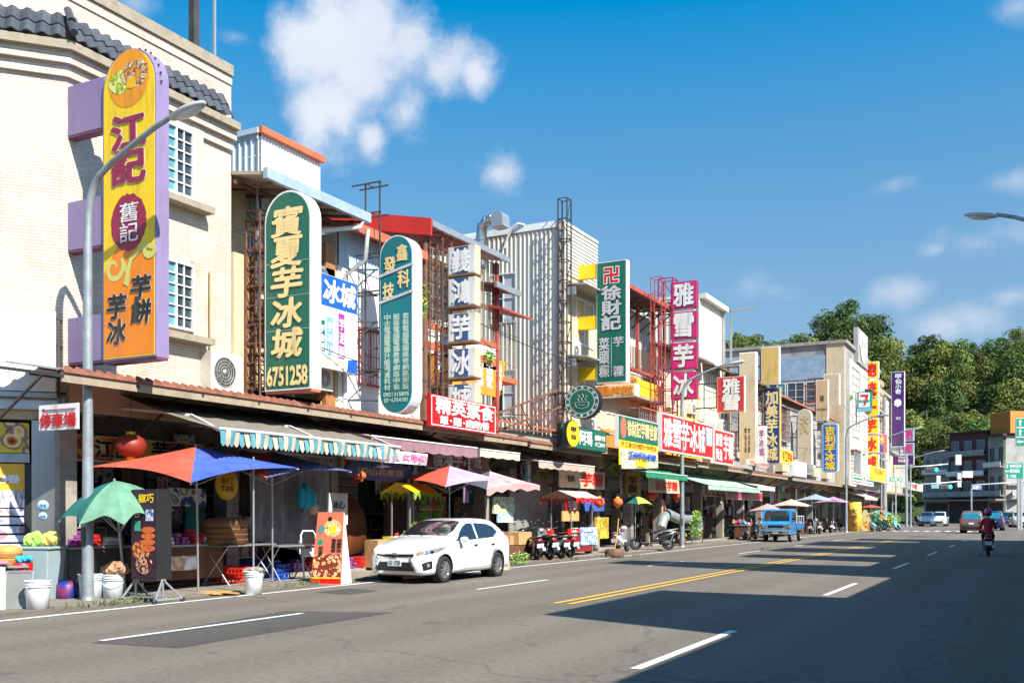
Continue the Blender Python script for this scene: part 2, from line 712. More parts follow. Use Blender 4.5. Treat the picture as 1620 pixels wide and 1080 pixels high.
def sign(name,label,fr,D,face,side,texts=(),shape='rect',rim=.03,group=None,cat='sign',extra=None,bold=.02,zoff=0.,parent=None):
 """texts: (string, u0,v0,u1,v1, 'v'/'h', material[, outline material[, bold]]) in fractions of the board, v up"""
 o,w,h,rz=fr
 root=thing(name,label,cat,o,rz,group)if parent is None else parent
 ol=outline(shape,w,h)
 m=MB()
 m.prism(ol,.0,D)
 m.build('casing',side,root)
 m=MB()
 il=inset(ol,rim)
 m.prism(il,-.008,.004)
 m.build('face_panel',face,root)
 k=0
 for t in texts:
  s_,u0,v0,u1,v1,d_,mt=t[:7]
  om=t[7]if len(t)>7 else None
  b=t[8]if len(t)>8 else bold
  sh=t[9]if len(t)>9 else 0.
  if om is not None:
   mm=MB()
   sx=0 if om.name in('paint white','paint paper')else w*(u1-u0)*(.03 if d_=='v' else.03/len(s_))
   put_text(mm,s_,w*u0+sx,h*v0-sx,w*u1+sx,h*v1-sx,d_=='v',b+(.014 if sx==0 else.004),sh,y=-.015,wob=.006)
   mm.build('lettering_outline',om,root)
  mm=MB()
  put_text(mm,s_,w*u0,h*v0,w*u1,h*v1,d_=='v',b,sh,y=-.024,wob=.006)
  mm.build('lettering',mt,root)
  k+=1
 if extra:
  extra(root,w,h)
 return root
def lattice(name,label,p0,p1,w,mt,step=.6,cat='sign frame',group=None,dv=(0,1,0),t=.035,root=None):
 """square lattice mast from p0 to p1 (vertical) with width w"""
 p0,p1=Vector(p0),Vector(p1)
 if root is None:
  root=thing(name,label,cat,p0,0,group)
  par,off=root,p0
 H=p1.z-p0.z
 cs=[(-w/2,-w/2),(w/2,-w/2),(w/2,w/2),(-w/2,w/2)]
 for c in cs:
  MB().bar((c[0],c[1],0),(c[0],c[1],H),t).build('upright',mt,root)
 m=MB()
 n=max(1,round(H/step))
 for i in range(n+1):
  z=H*i/n
  for a in range(4):
   b=(a+1)%4
   m.bar((*cs[a],z),(*cs[b],z),t*.7)
   if i<n and(i+a)%3==0:
    m.bar((*cs[a],z),(*cs[b],H*(i+1)/n),t*.6)
 m.build('crossbars',mt,root)
 return root
def brackets(root_,o,w,h,X0,mt,zs,t=.05,D=.2):
 """horizontal arms from the sign root (local) to the wall plane x = X0 (world)"""
 lx=X0-o.x
 for z in zs:
  m=MB()
  m.bar((lx,.04,z),(0,.04,z),t)
  m.bar((lx,D,z),(0,D,z),t)
  m.build('bracket',mt,root_)
# ================================================================ SETTING
FX=-16.4
BX=-19.6
def asphalt(name,c,c2,sc=1.0):
 m=bpy.data.materials.new(name)
 m.use_nodes=True
 N,L=m.node_tree.nodes,m.node_tree.links
 b=N['Principled BSDF']
 tc=N.new('ShaderNodeTexCoord')
 big=N.new('ShaderNodeTexNoise')
 big.inputs['Scale'].default_value=.35
 big.inputs['Detail'].default_value=9
 big.inputs['Roughness'].default_value=.62
 mp=N.new('ShaderNodeMapping')
 mp.inputs['Scale'].default_value=(1,.12,1)
 L.new(tc.outputs['Object'],mp.inputs[0])
 L.new(mp.outputs[0],big.inputs['Vector'])
 fine=N.new('ShaderNodeTexNoise')
 fine.inputs['Scale'].default_value=11
 fine.inputs['Detail'].default_value=10
 fine.inputs['Roughness'].default_value=.85
 L.new(tc.outputs['Object'],fine.inputs['Vector'])
 vor=N.new('ShaderNodeTexVoronoi')
 vor.inputs['Scale'].default_value=26
 L.new(tc.outputs['Object'],vor.inputs['Vector'])
 ramp=N.new('ShaderNodeMapRange')
 ramp.inputs['From Min'].default_value=.32
 ramp.inputs['From Max'].default_value=.68
 L.new(big.outputs['Fac'],ramp.inputs['Value'])
 mx=N.new('ShaderNodeMix')
 mx.data_type='RGBA'
 L.new(ramp.outputs[0],mx.inputs['Factor'])
 mx.inputs['A'].default_value=(*c,1)
 mx.inputs['B'].default_value=(*c2,1)
 lt=N.new('ShaderNodeMapRange')
 lt.inputs['From Min'].default_value=.22
 lt.inputs['From Max'].default_value=.02
 lt.inputs['To Max'].default_value=.5
 L.new(vor.outputs['Distance'],lt.inputs['Value'])
 gate=N.new('ShaderNodeMath')
 gate.operation='MULTIPLY'
 sp=N.new('ShaderNodeSeparateColor')
 L.new(vor.outputs['Color'],sp.inputs[0])
 g2=N.new('ShaderNodeMath')
 g2.operation='GREATER_THAN'
 g2.inputs[1].default_value=.72
 L.new(sp.outputs[0],g2.inputs[0])
 L.new(lt.outputs[0],gate.inputs[0])
 L.new(g2.outputs[0],gate.inputs[1])
 m2=N.new('ShaderNodeMix')
 m2.data_type='RGBA'
 L.new(gate.outputs[0],m2.inputs['Factor'])
 L.new(mx.outputs['Result'],m2.inputs['A'])
 m2.inputs['B'].default_value=(.3,.28,.25,1)
 fr=N.new('ShaderNodeMapRange')
 fr.inputs['From Min'].default_value=.3
 fr.inputs['From Max'].default_value=.7
 fr.inputs['To Min'].default_value=.55
 fr.inputs['To Max'].default_value=1.45
 L.new(fine.outputs['Fac'],fr.inputs['Value'])
 vm=N.new('ShaderNodeVectorMath')
 vm.operation='SCALE'
 L.new(m2.outputs['Result'],vm.inputs[0])
 L.new(fr.outputs[0],vm.inputs['Scale'])
 oil=N.new('ShaderNodeTexNoise')
 oil.inputs['Scale'].default_value=1.6
 oil.inputs['Detail'].default_value=3
 L.new(tc.outputs['Object'],oil.inputs['Vector'])
 orr=N.new('ShaderNodeMapRange')
 orr.inputs['From Min'].default_value=.66
 orr.inputs['From Max'].default_value=.76
 orr.inputs['To Min'].default_value=1
 orr.inputs['To Max'].default_value=.62
 L.new(oil.outputs['Fac'],orr.inputs['Value'])
 v2=N.new('ShaderNodeVectorMath')
 v2.operation='SCALE'
 L.new(vm.outputs[0],v2.inputs[0])
 L.new(orr.outputs[0],v2.inputs['Scale'])
 wn=N.new('ShaderNodeTexNoise')
 wn.inputs['Scale'].default_value=.9
 wn.inputs['Detail'].default_value=6
 L.new(tc.outputs['Object'],wn.inputs['Vector'])
 wm_=N.new('ShaderNodeVectorMath')
 wm_.operation='MULTIPLY_ADD'
 wm_.inputs[1].default_value=(1.3,1.3,0)
 L.new(wn.outputs['Color'],wm_.inputs[0])
 L.new(tc.outputs['Object'],wm_.inputs[2])
 ck=N.new('ShaderNodeTexVoronoi')
 ck.feature='DISTANCE_TO_EDGE'
 ck.inputs['Scale'].default_value=.16
 L.new(wm_.outputs[0],ck.inputs['Vector'])
 cm=N.new('ShaderNodeMapRange')
 cm.inputs['From Min'].default_value=.0015
 cm.inputs['From Max'].default_value=.006
 cm.inputs['To Min'].default_value=.78
 L.new(ck.outputs['Distance'],cm.inputs['Value'])
 sx=N.new('ShaderNodeSeparateXYZ')
 L.new(tc.outputs['Object'],sx.inputs[0])
 w1=N.new('ShaderNodeMath')
 w1.operation='SINE'
 w0=N.new('ShaderNodeMath')
 w0.operation='MULTIPLY_ADD'
 w0.inputs[1].default_value=3.7
 L.new(sx.outputs[0],w0.inputs[0])
 L.new(big.outputs['Fac'],w0.inputs[2])
 L.new(w0.outputs[0],w1.inputs[0])
 w2=N.new('ShaderNodeMath')
 w2.operation='MULTIPLY_ADD'
 w2.inputs[1].default_value=.07
 w2.inputs[2].default_value=.97
 L.new(w1.outputs[0],w2.inputs[0])
 w3=N.new('ShaderNodeMath')
 w3.operation='MULTIPLY'
 L.new(w2.outputs[0],w3.inputs[0])
 L.new(cm.outputs[0],w3.inputs[1])
 v3=N.new('ShaderNodeVectorMath')
 v3.operation='SCALE'
 L.new(v2.outputs[0],v3.inputs[0])
 L.new(w3.outputs[0],v3.inputs['Scale'])
 L.new(v3.outputs[0],b.inputs['Base Color'])
 b.inputs['Roughness'].default_value=.88
 b.inputs['Specular IOR Level'].default_value=.3
 bp=N.new('ShaderNodeBump')
 bp.inputs['Strength'].default_value=.5
 bp.inputs['Distance'].default_value=.012
 L.new(fine.outputs['Fac'],bp.inputs['Height'])
 L.new(bp.outputs[0],b.inputs['Normal'])
 return m
M_road=asphalt('asphalt',(.136,.117,.097),(.172,.149,.126))
M_patch=asphalt('asphalt patch',(.07,.064,.058),(.088,.08,.072))
M_shoulder=mat('worn shoulder',(.16,.135,.11),.95,var=.3,scale=1.5,bump=.5,bscale=30,dirt=(.07,.06,.05),dirt_amt=.7,dscale=2.2)
M_conc=mat('concrete',(.30,.28,.25),.9,var=.2,scale=1.5,bump=.3,bscale=25,dirt=(.13,.12,.1),dirt_amt=.6,dscale=1.3)
M_earth=mat('earth',(.10,.085,.05),.95,var=.35,scale=.05)
M_wpaint=mat('road paint',(.66,.66,.63),.7,var=.1,scale=8,dirt=(.12,.11,.1),dirt_amt=.85,dscale=14,dth=.56)
M_ypaint=mat('yellow paint',(.72,.42,.045),.7,var=.1,scale=8,dirt=(.14,.11,.08),dirt_amt=.8,dscale=12,dth=.57)
# base ground out to the horizon
struct(MB().quad((-6000,-3000,-.16),(6000,-3000,-.16),(6000,9000,-.16),(-6000,9000,-.16)).build('ground',M_earth))
# road with a slight camber of sheets: the carriageway
m=MB()
m.quad((-14.2,-60,0),(1.2,-60,0),(1.2,240,0),(-14.2,240,0))
struct(m.build('road',M_road))
m=MB()
m.quad((1.2,68,-.004),(160,68,-.004),(160,96,-.004),(1.2,96,-.004))
struct(m.build('side_road',M_road))
# repaired strip
pp=[atG(*p,.004)for p in((142,1016),(283,1024),(420,1001),(622,968),(452,966))]
struct(MB().add(pp,[(0,1,2,3,4)]).build('asphalt_patch',M_patch))
p0,p1=atG(500,931,.004),atG(560,938,.004)
struct(MB().add([atG(500,936,.004),atG(552,940,.004),atG(600,934,.004),atG(552,930,.004)],[(0,1,2,3)]).build('asphalt_patch',M_patch))
def line(x,y0,y1,w,mt,z=.008,name='lane_marking'):
 return struct(MB().quad((x-w/2,y0,z),(x+w/2,y0,z),(x+w/2,y1,z),(x-w/2,y1,z)).build(name,mt))
line(-13.55,-40,140,.15,M_wpaint,name='edge_line')
yc=-7.4
ya=atG(893,955).y
line(yc-.14,ya,66,.11,M_ypaint,name='centre_line')
line(yc+.14,ya,66,.11,M_ypaint,name='centre_line')
line(.1,-30,66,.12,M_wpaint,name='edge_line')
a,b=atG(1000,1058),atG(1165,998)
per=10.3
xr=(a.x+b.x)/2
for k in range(-3,8):
 y0=a.y+k*per
 if y0<64:
  line(xr,y0,y0+(b.y-a.y),.12,M_wpaint)
a,b=atG(750,932),atG(870,917)
xl=(a.x+b.x)/2
L0=b.y-a.y
c1,d1=atG(143,1012),atG(448,968)
line(xl,c1.y,d1.y,.11,M_wpaint)
y=a.y
while y<64:
 line(xl,y,y+L0,.11,M_wpaint)
 y+=10.3
# stop line and crossing far down the street
for i in range(15):
 x=-13.0+i*.85
 if i<12:
  struct(MB().quad((x,92.5,.008),(x+.42,92.5,.008),(x+.42,96,.008),(x,96,.008)).build('crossing_stripe',M_wpaint))
# pavements
def pave(x0,x1,y0,y1,z,mt,name='pavement'):
 return struct(MB().box(x0,y0,-.15,x1,y1,z).build(name,mt))
pave(-16.15,-14.2,-20,140,.035,M_shoulder,'shoulder')
M_ftile=tilemat('arcade floor tiles',(.32,.28,.24),(.38,.33,.28),(.1,.09,.08),.3,.3,.008,.6,offset=0,axis='xy',dirt_amt=.6)
pave(-23,-16.15,-20,140,.12,M_ftile,'arcade_floor')
pave(1.2,7,-60,67,.13,M_conc)
m=MB()
m.quad((-160,140,-.003),(160,140,-.003),(160,152,-.003),(-160,152,-.003))
struct(m.build('cross_street',M_road))
# worn concrete apron slabs with joints in front of the shops
r2=random.Random(5)
y=11.0
ap=None
par=struct(MB().box(-16.1,10.9,.02,-14.5,11.0,.034).build('apron',M_shoulder))
M_slab=[mat('slab%d'%i,c,.92,var=.25,scale=2,bump=.3,bscale=20,dirt=(.08,.07,.06),dirt_amt=.7,dscale=1.8)for i,c in enumerate([(.22,.19,.16),(.27,.23,.19),(.18,.16,.14),(.24,.18,.14)])]
while y<80:
 w=r2.uniform(2.2,4.4)
 xo=-14.35+r2.uniform(-.15,.05)
 MB().box(-16.1,y+.02,.0,xo,y+w-.02,.042+r2.uniform(0,.012)).build('paving_slab',r2.choice(M_slab),par)
 y+=w
# grass tufts along the kerb (nobody could count it)
M_grass=mat('grass',(.10,.16,.04),.8,var=.5,scale=6)
m=MB()
for px,py,n,sp in((510,921,70,.8),(470,925,40,.6),(905,885,40,.5),(960,880,50,.5),(170,955,60,.5),(225,950,30,.5),(1000,880,30,.8),(820,893,50,.4),(1215,868,40,1.5)):
 g=atG(px,py,.03)
 for k in range(n):
  x,yy=g.x+r2.gauss(0,.12),g.y+r2.gauss(0,sp)
  h=r2.uniform(.05,.16)
  a=r2.uniform(0,6.28)
  dx,dy=math.cos(a)*.015,math.sin(a)*.015
  lx,ly=r2.uniform(-.06,.06),r2.uniform(-.06,.06)
  m.add([(x-dx,yy-dy,.03),(x+dx,yy+dy,.03),(x+lx,yy+ly,.03+h)],[(0,1,2)])
tag(m.build('grass',M_grass),'sparse green weeds growing from the joints of the shoulder','grass',kind='stuff')
# ---------------------------------------------------------------- hills
def hillz(x,y):
 d=-sT*x+cT*y
 l=(cT*x+sT*y)/max(d,1)
 t=min(1,max(0,(d-168)/105))
 s=t*t*(3-2*t)
 top=36
 if l<.43:
  top=42-6*min(1,max(0,(.33-l)/.14))-9*math.exp(-((l-.40)/.022)**2)
 if l>.5:
  top=39
 return s*top+1.5*math.sin(x*.05)*s-.2
M_hill=mat('hill undergrowth',(.026,.045,.012),.95,var=.5,scale=.15)
def hf(u,v):
 d=150+330*v
 l=(-1.1+2.4*u)*d
 x,y=cT*l-sT*d,sT*l+cT*d
 return(x,y,hillz(x,y))
struct(MB().sheet(hf,110,40).build('hill',M_hill))
M_mt=mat('haze blue mountain',(.10,.17,.24),1,var=.1,scale=.002)  # blue of the distance haze is put into the base colour
def mt(u,v):
 az=.55-.5*u
 d=3600+1400*v
 h=(math.sin(u*9)*60+math.sin(u*23+1)*35+330+330*math.exp(-((u-.11)/.07)**2))*math.sin(math.pi*min(1,v*1.2+.02)*.5+.02)*(1 if v<.9 else.6)
 l=math.tan(az)*d
 return(cT*l-sT*d,sT*l+cT*d,h*(.25+.75*v)-5)
struct(MB().sheet(mt,60,6).build('mountain',M_mt))
# ---------------------------------------------------------------- trees
def crown_mesh(seed,R_=4.0,n=1500,leaf=.42,nb=16,mats=None):
 r=random.Random(seed)
 blobs=[]
 for i in range(nb):
  a=r.uniform(0,6.28)
  h=r.uniform(-.55,1.0)
  rr=R_*(.25+.6*r.random())*(1-.35*abs(h))
  blobs.append((Vector((math.cos(a)*rr,math.sin(a)*rr,h*R_*.9)),R_*r.uniform(.26,.46)))
 m=MB()
 for i in range(n):
  c,br=r.choice(blobs)
  d=Vector((r.gauss(0,1),r.gauss(0,1),r.gauss(0,1)+.35)).normalized()
  p=c+d*br*r.uniform(.75,1.08)
  s=leaf*r.uniform(.6,1.25)
  nrm=(d+Vector((r.uniform(-.7,.7),r.uniform(-.7,.7),r.uniform(-.4,.8)))).normalized()
  x=nrm.orthogonal().normalized()
  x=(Matrix.Rotation(r.uniform(0,6.28),3,nrm)@x)
  y=nrm.cross(x)
  m.cur=0 if r.random()<.62 else(1 if r.random()<.65 else 2)
  b=nrm*s*.22
  m.add([p-x*s*.55,p-y*s*.32+b*.3,p+x*s*.6-b,p+y*s*.34+b*.3],[(0,1,2,3)],False)
 return m.mesh('crown',mats)
def leafmat(name,col,tr=.25):
 m=bpy.data.materials.new(name)
 m.use_nodes=True
 N,L=m.node_tree.nodes,m.node_tree.links
 b=N['Principled BSDF']
 b.inputs['Roughness'].default_value=.55
 b.inputs['Specular IOR Level'].default_value=.3
 oi=N.new('ShaderNodeObjectInfo')
 hs=N.new('ShaderNodeHueSaturation')
 hs.inputs['Color'].default_value=(*col,1)
 r1=N.new('ShaderNodeMapRange')
 r1.inputs['To Min'].default_value=.455
 r1.inputs['To Max'].default_value=.52
 L.new(oi.outputs['Random'],r1.inputs['Value'])
 L.new(r1.outputs[0],hs.inputs['Hue'])
 mm=N.new('ShaderNodeMath')
 mm.operation='PINGPONG'
 mm.inputs[1].default_value=.13
 L.new(oi.outputs['Random'],mm.inputs[0])
 r3=N.new('ShaderNodeMapRange')
 r3.inputs['From Max'].default_value=.13
 r3.inputs['To Min'].default_value=.6
 r3.inputs['To Max'].default_value=1.75
 L.new(mm.outputs[0],r3.inputs['Value'])
 L.new(r3.outputs[0],hs.inputs['Value'])
 L.new(hs.outputs[0],b.inputs['Base Color'])
 t=N.new('ShaderNodeBsdfTranslucent')
 L.new(hs.outputs[0],t.inputs['Color'])
 ms=N.new('ShaderNodeMixShader')
 ms.inputs[0].default_value=tr
 L.new(b.outputs[0],ms.inputs[1])
 L.new(t.outputs[0],ms.inputs[2])
 L.new(ms.outputs[0],N['Material Output'].inputs[0])
 MATS[name]=m
 return m
LA=[leafmat('leaf a',(.07,.12,.028)),leafmat('leaf b',(.12,.18,.038)),leafmat('leaf c',(.04,.08,.024))]
LB=[leafmat('leaf d',(.13,.17,.035)),leafmat('leaf e',(.20,.21,.06)),leafmat('leaf f',(.07,.12,.025))]
M_trunk=mat('trunk',(.16,.13,.10),.9,var=.3,scale=3)
crowns=[crown_mesh(s,4.2,1700,.5,17,LA)for s in(1,2,3)]+[crown_mesh(s,3.8,1500,.55,13,LB)for s in(4,5)]+[crown_mesh(6,3.6,900,.5,9,LA)]
trunks=[]
for s in range(3):
 r=random.Random(40+s)
 m=MB()
 m.tube([(0,0,-1.5),(.1,0,1.5),(.2*r.uniform(-1,1),.1,4)],[.24,.2,.13],6)
 for k in range(6):
  a=r.uniform(0,6.28)
  z=r.uniform(2.4,4)
  m.tube([(0.1,0,z),(math.cos(a)*1.0,math.sin(a)*1.0,z+1.2),(math.cos(a)*1.9,math.sin(a)*1.9,z+2.8)],[.1,.07,.03],5)
 trunks.append(m.mesh('trunk',M_trunk))
TREES=[0]
tl=['dark green broadleaf tree in the dense wood on the hillside','yellow green loose crowned tree on the lower hillside','tall dark tree standing on the ridge against the sky']
def tree(x,y,z,k,sc,lab,hgt=1.0,grp='trees covering the hillside'):
 t=thing('broadleaf_tree',lab,'tree',(x,y,z),r2.uniform(0,6.28),grp)
 c=place('crown',crowns[k],t,(0,0,5.0*sc*hgt))
 c.scale=(sc,sc,sc*r2.uniform(.85,1.15))
 c['kind']='stuff'
 q=place('trunk',trunks[k%3],t)
 q.scale=(sc,sc,sc*hgt)
 TREES[0]+=1
def tree_px(px,D,k,sc,lab,hgt=1.,lift=0.):
 l=(px-810)/F*D
 x,y=cT*l-sT*D,sT*l+cT*D
 tree(x,y,hillz(x,y)-.3+lift,k,sc,lab,hgt)
r2=random.Random(11)
for D,step,px0,px1 in((288,20,1120,1700),(268,21,1120,1700),(248,22,1130,1700),(232,23,1180,1700),(216,24,1200,1700),(200,25,1380,1700),(188,26,1400,1700)):
 px=px0+r2.uniform(0,10)
 while px<px1:
  low=D<222
  k=r2.choice((3,4,3,4,0))if low else r2.choice((0,1,2,0,3,4,5,3))
  zone='behind the tan sign boards' if px<1290 else 'behind the concrete block' if px<1400 else 'right of the purple sign' if px<1470 else 'above the dim grey houses' if px<1530 else 'above the maroon house' if px<1585 else 'at the right edge of the wood'
  tree_px(px,D+r2.uniform(-7,7),k,r2.uniform(.8,1.35)*(.9 if low else 1.1),('yellow green tree ' if k in(3,4)else 'dark green tree ')+{288:'behind the ridge',268:'on the ridge',248:'high on the slope',232:'halfway up',216:'on the lower slope',200:'near the hill foot',188:'at the hill foot'}[D]+' '+zone,r2.uniform(.8,1.25))
  px+=step*r2.uniform(.7,1.3)
for px,D,sc,h in((1466,262,1.1,1.7),(1532,268,.8,2.6),(1575,262,1.0,1.8),(1305,262,1.2,1.5),(1350,262,1.3,1.7),(1372,255,1.1,1.4),(1500,262,1.1,1.3),(1600,262,1.1,1.4)):
 tree_px(px,D,5 if sc<1 else r2.choice((0,2)),sc,'tall dark tree against the sky, '+{1466:'first right of the purple sign',1532:'thin one on the ridge above the maroon house',1575:'over the ochre storey',1305:'left end of the concrete block',1350:'behind the shield emblem',1372:'behind the yellow stack',1500:'above the grey houses',1600:'nearest the right edge'}[px],h)
# ================================================================ BUILDINGS
M_tileA=tilemat('cream facade tile',(.56,.49,.41),(.66,.59,.50),(.43,.36,.29),.34,.062,.008,.35,bump=.5,axis='xz',dirt=(.30,.20,.13),dirt_amt=.5)
M_stone=mat('weathered ledge',(.33,.28,.21),.9,var=.25,scale=3,bump=.3,dirt=(.09,.075,.055),dirt_amt=.8,dscale=3)
M_rooft=mat('dark glazed roof tile',(.055,.062,.075),.32,var=.3,scale=4,spec=.6,perobj=.35)
M_cream=mat('cream plaster',(.56,.46,.30),.8,var=.12,scale=1.5,bump=.15,dirt=(.2,.15,.1),dirt_amt=.6,dscale=.9,dstretch=(1,1,.25))
M_white=mat('white wall',(.74,.73,.70),.75,var=.08,scale=1.2,dirt=(.35,.3,.25),dirt_amt=.35,dscale=.8,dstretch=(1,1,.25))
M_white2=mat('off white panel',(.68,.68,.66),.5,var=.06,dirt=(.3,.27,.23),dirt_amt=.4,dscale=1.5,dstretch=(1,1,.3))
M_wframe=mat('white window frame',(.72,.74,.74),.4,var=.05)
M_alu=mat('aluminium',(.45,.46,.47),.4,metal=.6,var=.15)
M_steel=mat('stainless steel',(.52,.51,.50),.28,metal=.9,var=.15,scale=.8,dirt=(.25,.22,.2),dirt_amt=.4,dscale=1.2,stretch=(6,6,.4))
M_rust=mat('rusty brown steel',(.15,.075,.05),.8,var=.4,scale=6,dirt=(.28,.12,.05),dirt_amt=.6,dscale=5)
M_darksteel=mat('dark steel',(.05,.045,.045),.6,var=.3)
M_redsteel=mat('faded red steel',(.38,.07,.05),.6,var=.3,scale=3)
M_teal=mat('teal glass',(.10,.30,.34),.12,var=.25,scale=1.5,spec=.8)
M_glass=mat('dark window glass',(.035,.05,.06),.08,var=.4,scale=1.2,spec=.8)
M_curt=mat('window with pale curtain',(.42,.45,.47),.25,var=.25,scale=4,stretch=(6,6,.3),spec=.7)
M_bluec=mat('blue curtain glass',(.20,.42,.62),.2,var=.4,scale=3,stretch=(5,5,.3),spec=.7)
M_corr=mat('cream corrugated steel',(.62,.60,.52),.45,var=.06,dirt=(.36,.3,.2),dirt_amt=.5,dscale=.8,dstretch=(1.5,1.5,.2))
M_corrb=mat('pale blue corrugated steel',(.42,.54,.62),.45,var=.08)
M_corrw=mat('white corrugated steel',(.74,.78,.78),.45,var=.05)
M_rroof=mat('red painted metal',(.52,.03,.02),.45,var=.15,dirt=(.25,.05,.03),dirt_amt=.5,dscale=2)
M_oredge=mat('orange red trim',(.50,.13,.06),.55,var=.2)
M_groof=mat('grey corrugated roofing',(.23,.21,.19),.7,var=.3,scale=2,dirt=(.24,.12,.06),dirt_amt=.7,dscale=2.5)
M_ceil=mat('arcade ceiling',(.42,.39,.34),.8,var=.15)
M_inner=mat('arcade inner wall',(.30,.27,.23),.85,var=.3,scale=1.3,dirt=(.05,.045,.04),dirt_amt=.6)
M_dark=mat('interior shade and dark parts',(.055,.05,.045),.8,var=.4)  # near black standing for unlit shop depth, also used for plain dark parts
M_shut=mat('roller shutter',(.33,.33,.32),.5,metal=.3,var=.15)
M_brownt=tilemat('orange brown tile',(.42,.17,.05),(.52,.23,.08),(.16,.08,.04),.12,.055,.008,.4,axis='yz')
M_graytile=tilemat('grey pillar tile',(.28,.26,.25),(.34,.32,.30),(.12,.11,.1),.2,.2,.008,.35,axis='yz',offset=0)
M_concw=mat('stained concrete wall',(.34,.33,.31),.9,var=.2,scale=.8,dirt=(.08,.075,.07),dirt_amt=.75,dscale=.7,dstretch=(1,1,.3))
M_maroon=mat('maroon paint',(.10,.03,.04),.7,var=.2)
M_yel=mat('chrome yellow panel',(.85,.48,.02),.5,var=.08,dirt=(.5,.25,.03),dirt_amt=.4,dscale=3)
M_orange=mat('orange brown board',(.55,.22,.04),.6,var=.12)
M_wood=mat('brown wood',(.14,.06,.03),.6,var=.3,scale=3,stretch=(4,4,.4))
M_ac=mat('air conditioner casing',(.62,.60,.53),.5,var=.1,dirt=(.35,.25,.15),dirt_amt=.5,dscale=4)
M_black=mat('black plastic',(.02,.02,.022),.4,var=.2)
def Lp(root,p):
 return Vector(p)-root.location
def window(root,o,rz,w,h,nx=2,ny=3,fm=None,pm=None,sashes=2,bars=False,d=.08,fw=.05,name='window',par=True):
 """o: lower left corner of the opening (world) on the wall face"""
 m=MB()
 y0,y1=-.03,d
 m.box(0,y0,0,w,y1,fw)
 m.box(0,y0,h-fw,w,y1,h)
 m.box(0,y0,fw,fw,y1,h-fw)
 m.box(w-fw,y0,fw,w,y1,h-fw)
 sw=(w-2*fw)/sashes
 for s in range(1,sashes):
  m.box(fw+sw*s-fw*.4,-.02,fw,fw+sw*s+fw*.4,d,h-fw)
 for s in range(sashes):
  for i in range(1,nx):
   x=fw+sw*s+sw*i/nx
   m.box(x-.012,-.008,fw,x+.012,.03,h-fw)
 for j in range(1,ny):
  z=fw+(h-2*fw)*j/ny
  m.box(fw,-.0075,z-.012,w-fw,.0295,z+.012)
 f=m.build(name,fm or M_wframe,root,loc=Lp(root,o))
 f.rotation_euler=(0,0,rz)
 pms=pm if isinstance(pm,(list,tuple))else[pm or M_glass]
 for s in range(sashes):
  g=MB().box(fw+sw*s,.035,fw,fw+sw*(s+1),.05,h-fw)
  g.build('pane',pms[s%len(pms)],f)
 if bars:
  b=MB()
  n=max(4,int(w/.12))
  for i in range(n+1):
   b.box(w*i/n-.008,-.16,0,w*i/n+.008,-.144,h)
  for z in(0,h/2,h):
   b.box(0,-.168,z-.012,w,-.136,z+.012)
  b.build('window_bars',bars,f)
 return f
def ribs(root,o,rz,W,H,mt,pitch=.2,dep=.035,pw=.8,name='wall_panel',horiz=False):
 """corrugated cladding as separate panels, face towards local -y"""
 n=max(1,round(W/pw))
 pw=W/n
 k=max(1,round(pw/pitch))
 pt=pw/k
 m=MB()
 for i in range(k):
  x=i*pt
  xs=[(x,0),(x+pt*.62,0),(x+pt*.70,-dep),(x+pt*.90,-dep),(x+pt*.985,0)]
  if i==k-1:
   xs[-1]=(x+pt*.985,0)
  for a,b in zip(xs,xs[1:]):
   m.quad((a[0],a[1],0),(b[0],b[1],0),(b[0],b[1],H),(a[0],a[1],H))
  if i<k-1:
   m.quad((x+pt*.985,0,0),(x+pt,0,0),(x+pt,0,H),(x+pt*.985,0,H))
 me=m.mesh(name,mt)
 for i in range(n):
  p=Vector((math.cos(rz),math.sin(rz),0))*(pw*i)
  place(name,me,root,Lp(root,Vector(o)+p),rz=rz)
 m=MB()
 m.box(0,.003,0,W,.06,H)
 b=m.build('wall_backing',mt,root,loc=Lp(root,o))
 b.rotation_euler=(0,0,rz)
def rib_roof(root,p00,p10,p11,p01,mt,pitch=.22,dep=.04,t=.03,name='canopy_sheet',np_=1):
 """corrugated sheet: p00->p10 along the eave (outer), p01->p11 inner; ribs run from inner to outer"""
 p00,p10,p11,p01=[Vector(p)for p in(p00,p10,p11,p01)]
 L_=(p10-p00).length
 n=max(2,int(L_/pitch))
 for q in range(np_):
  m=MB()
  i0,i1=n*q//np_,n*(q+1)//np_
  for i in range(i0,i1):
   for a,b,za,zb in((0,.55,0,0),(.55,.66,0,dep),(.66,.88,dep,dep),(.88,1,dep,0)):
    u,v=(i+a)/n,(i+b)/n
    A,B=p00.lerp(p10,u),p00.lerp(p10,v)
    D_,C_=p01.lerp(p11,u),p01.lerp(p11,v)
    za_,zb_=Vector((0,0,za)),Vector((0,0,zb))
    m.quad(A+za_,B+zb_,C_+zb_,D_+za_)
    m.quad(A-Vector((0,0,t)),D_-Vector((0,0,t)),C_-Vector((0,0,t)),B-Vector((0,0,t)))
    m.quad(A+za_,A-Vector((0,0,t)),B-Vector((0,0,t)),B+zb_)
  m.build(name,mt,root,world=True)
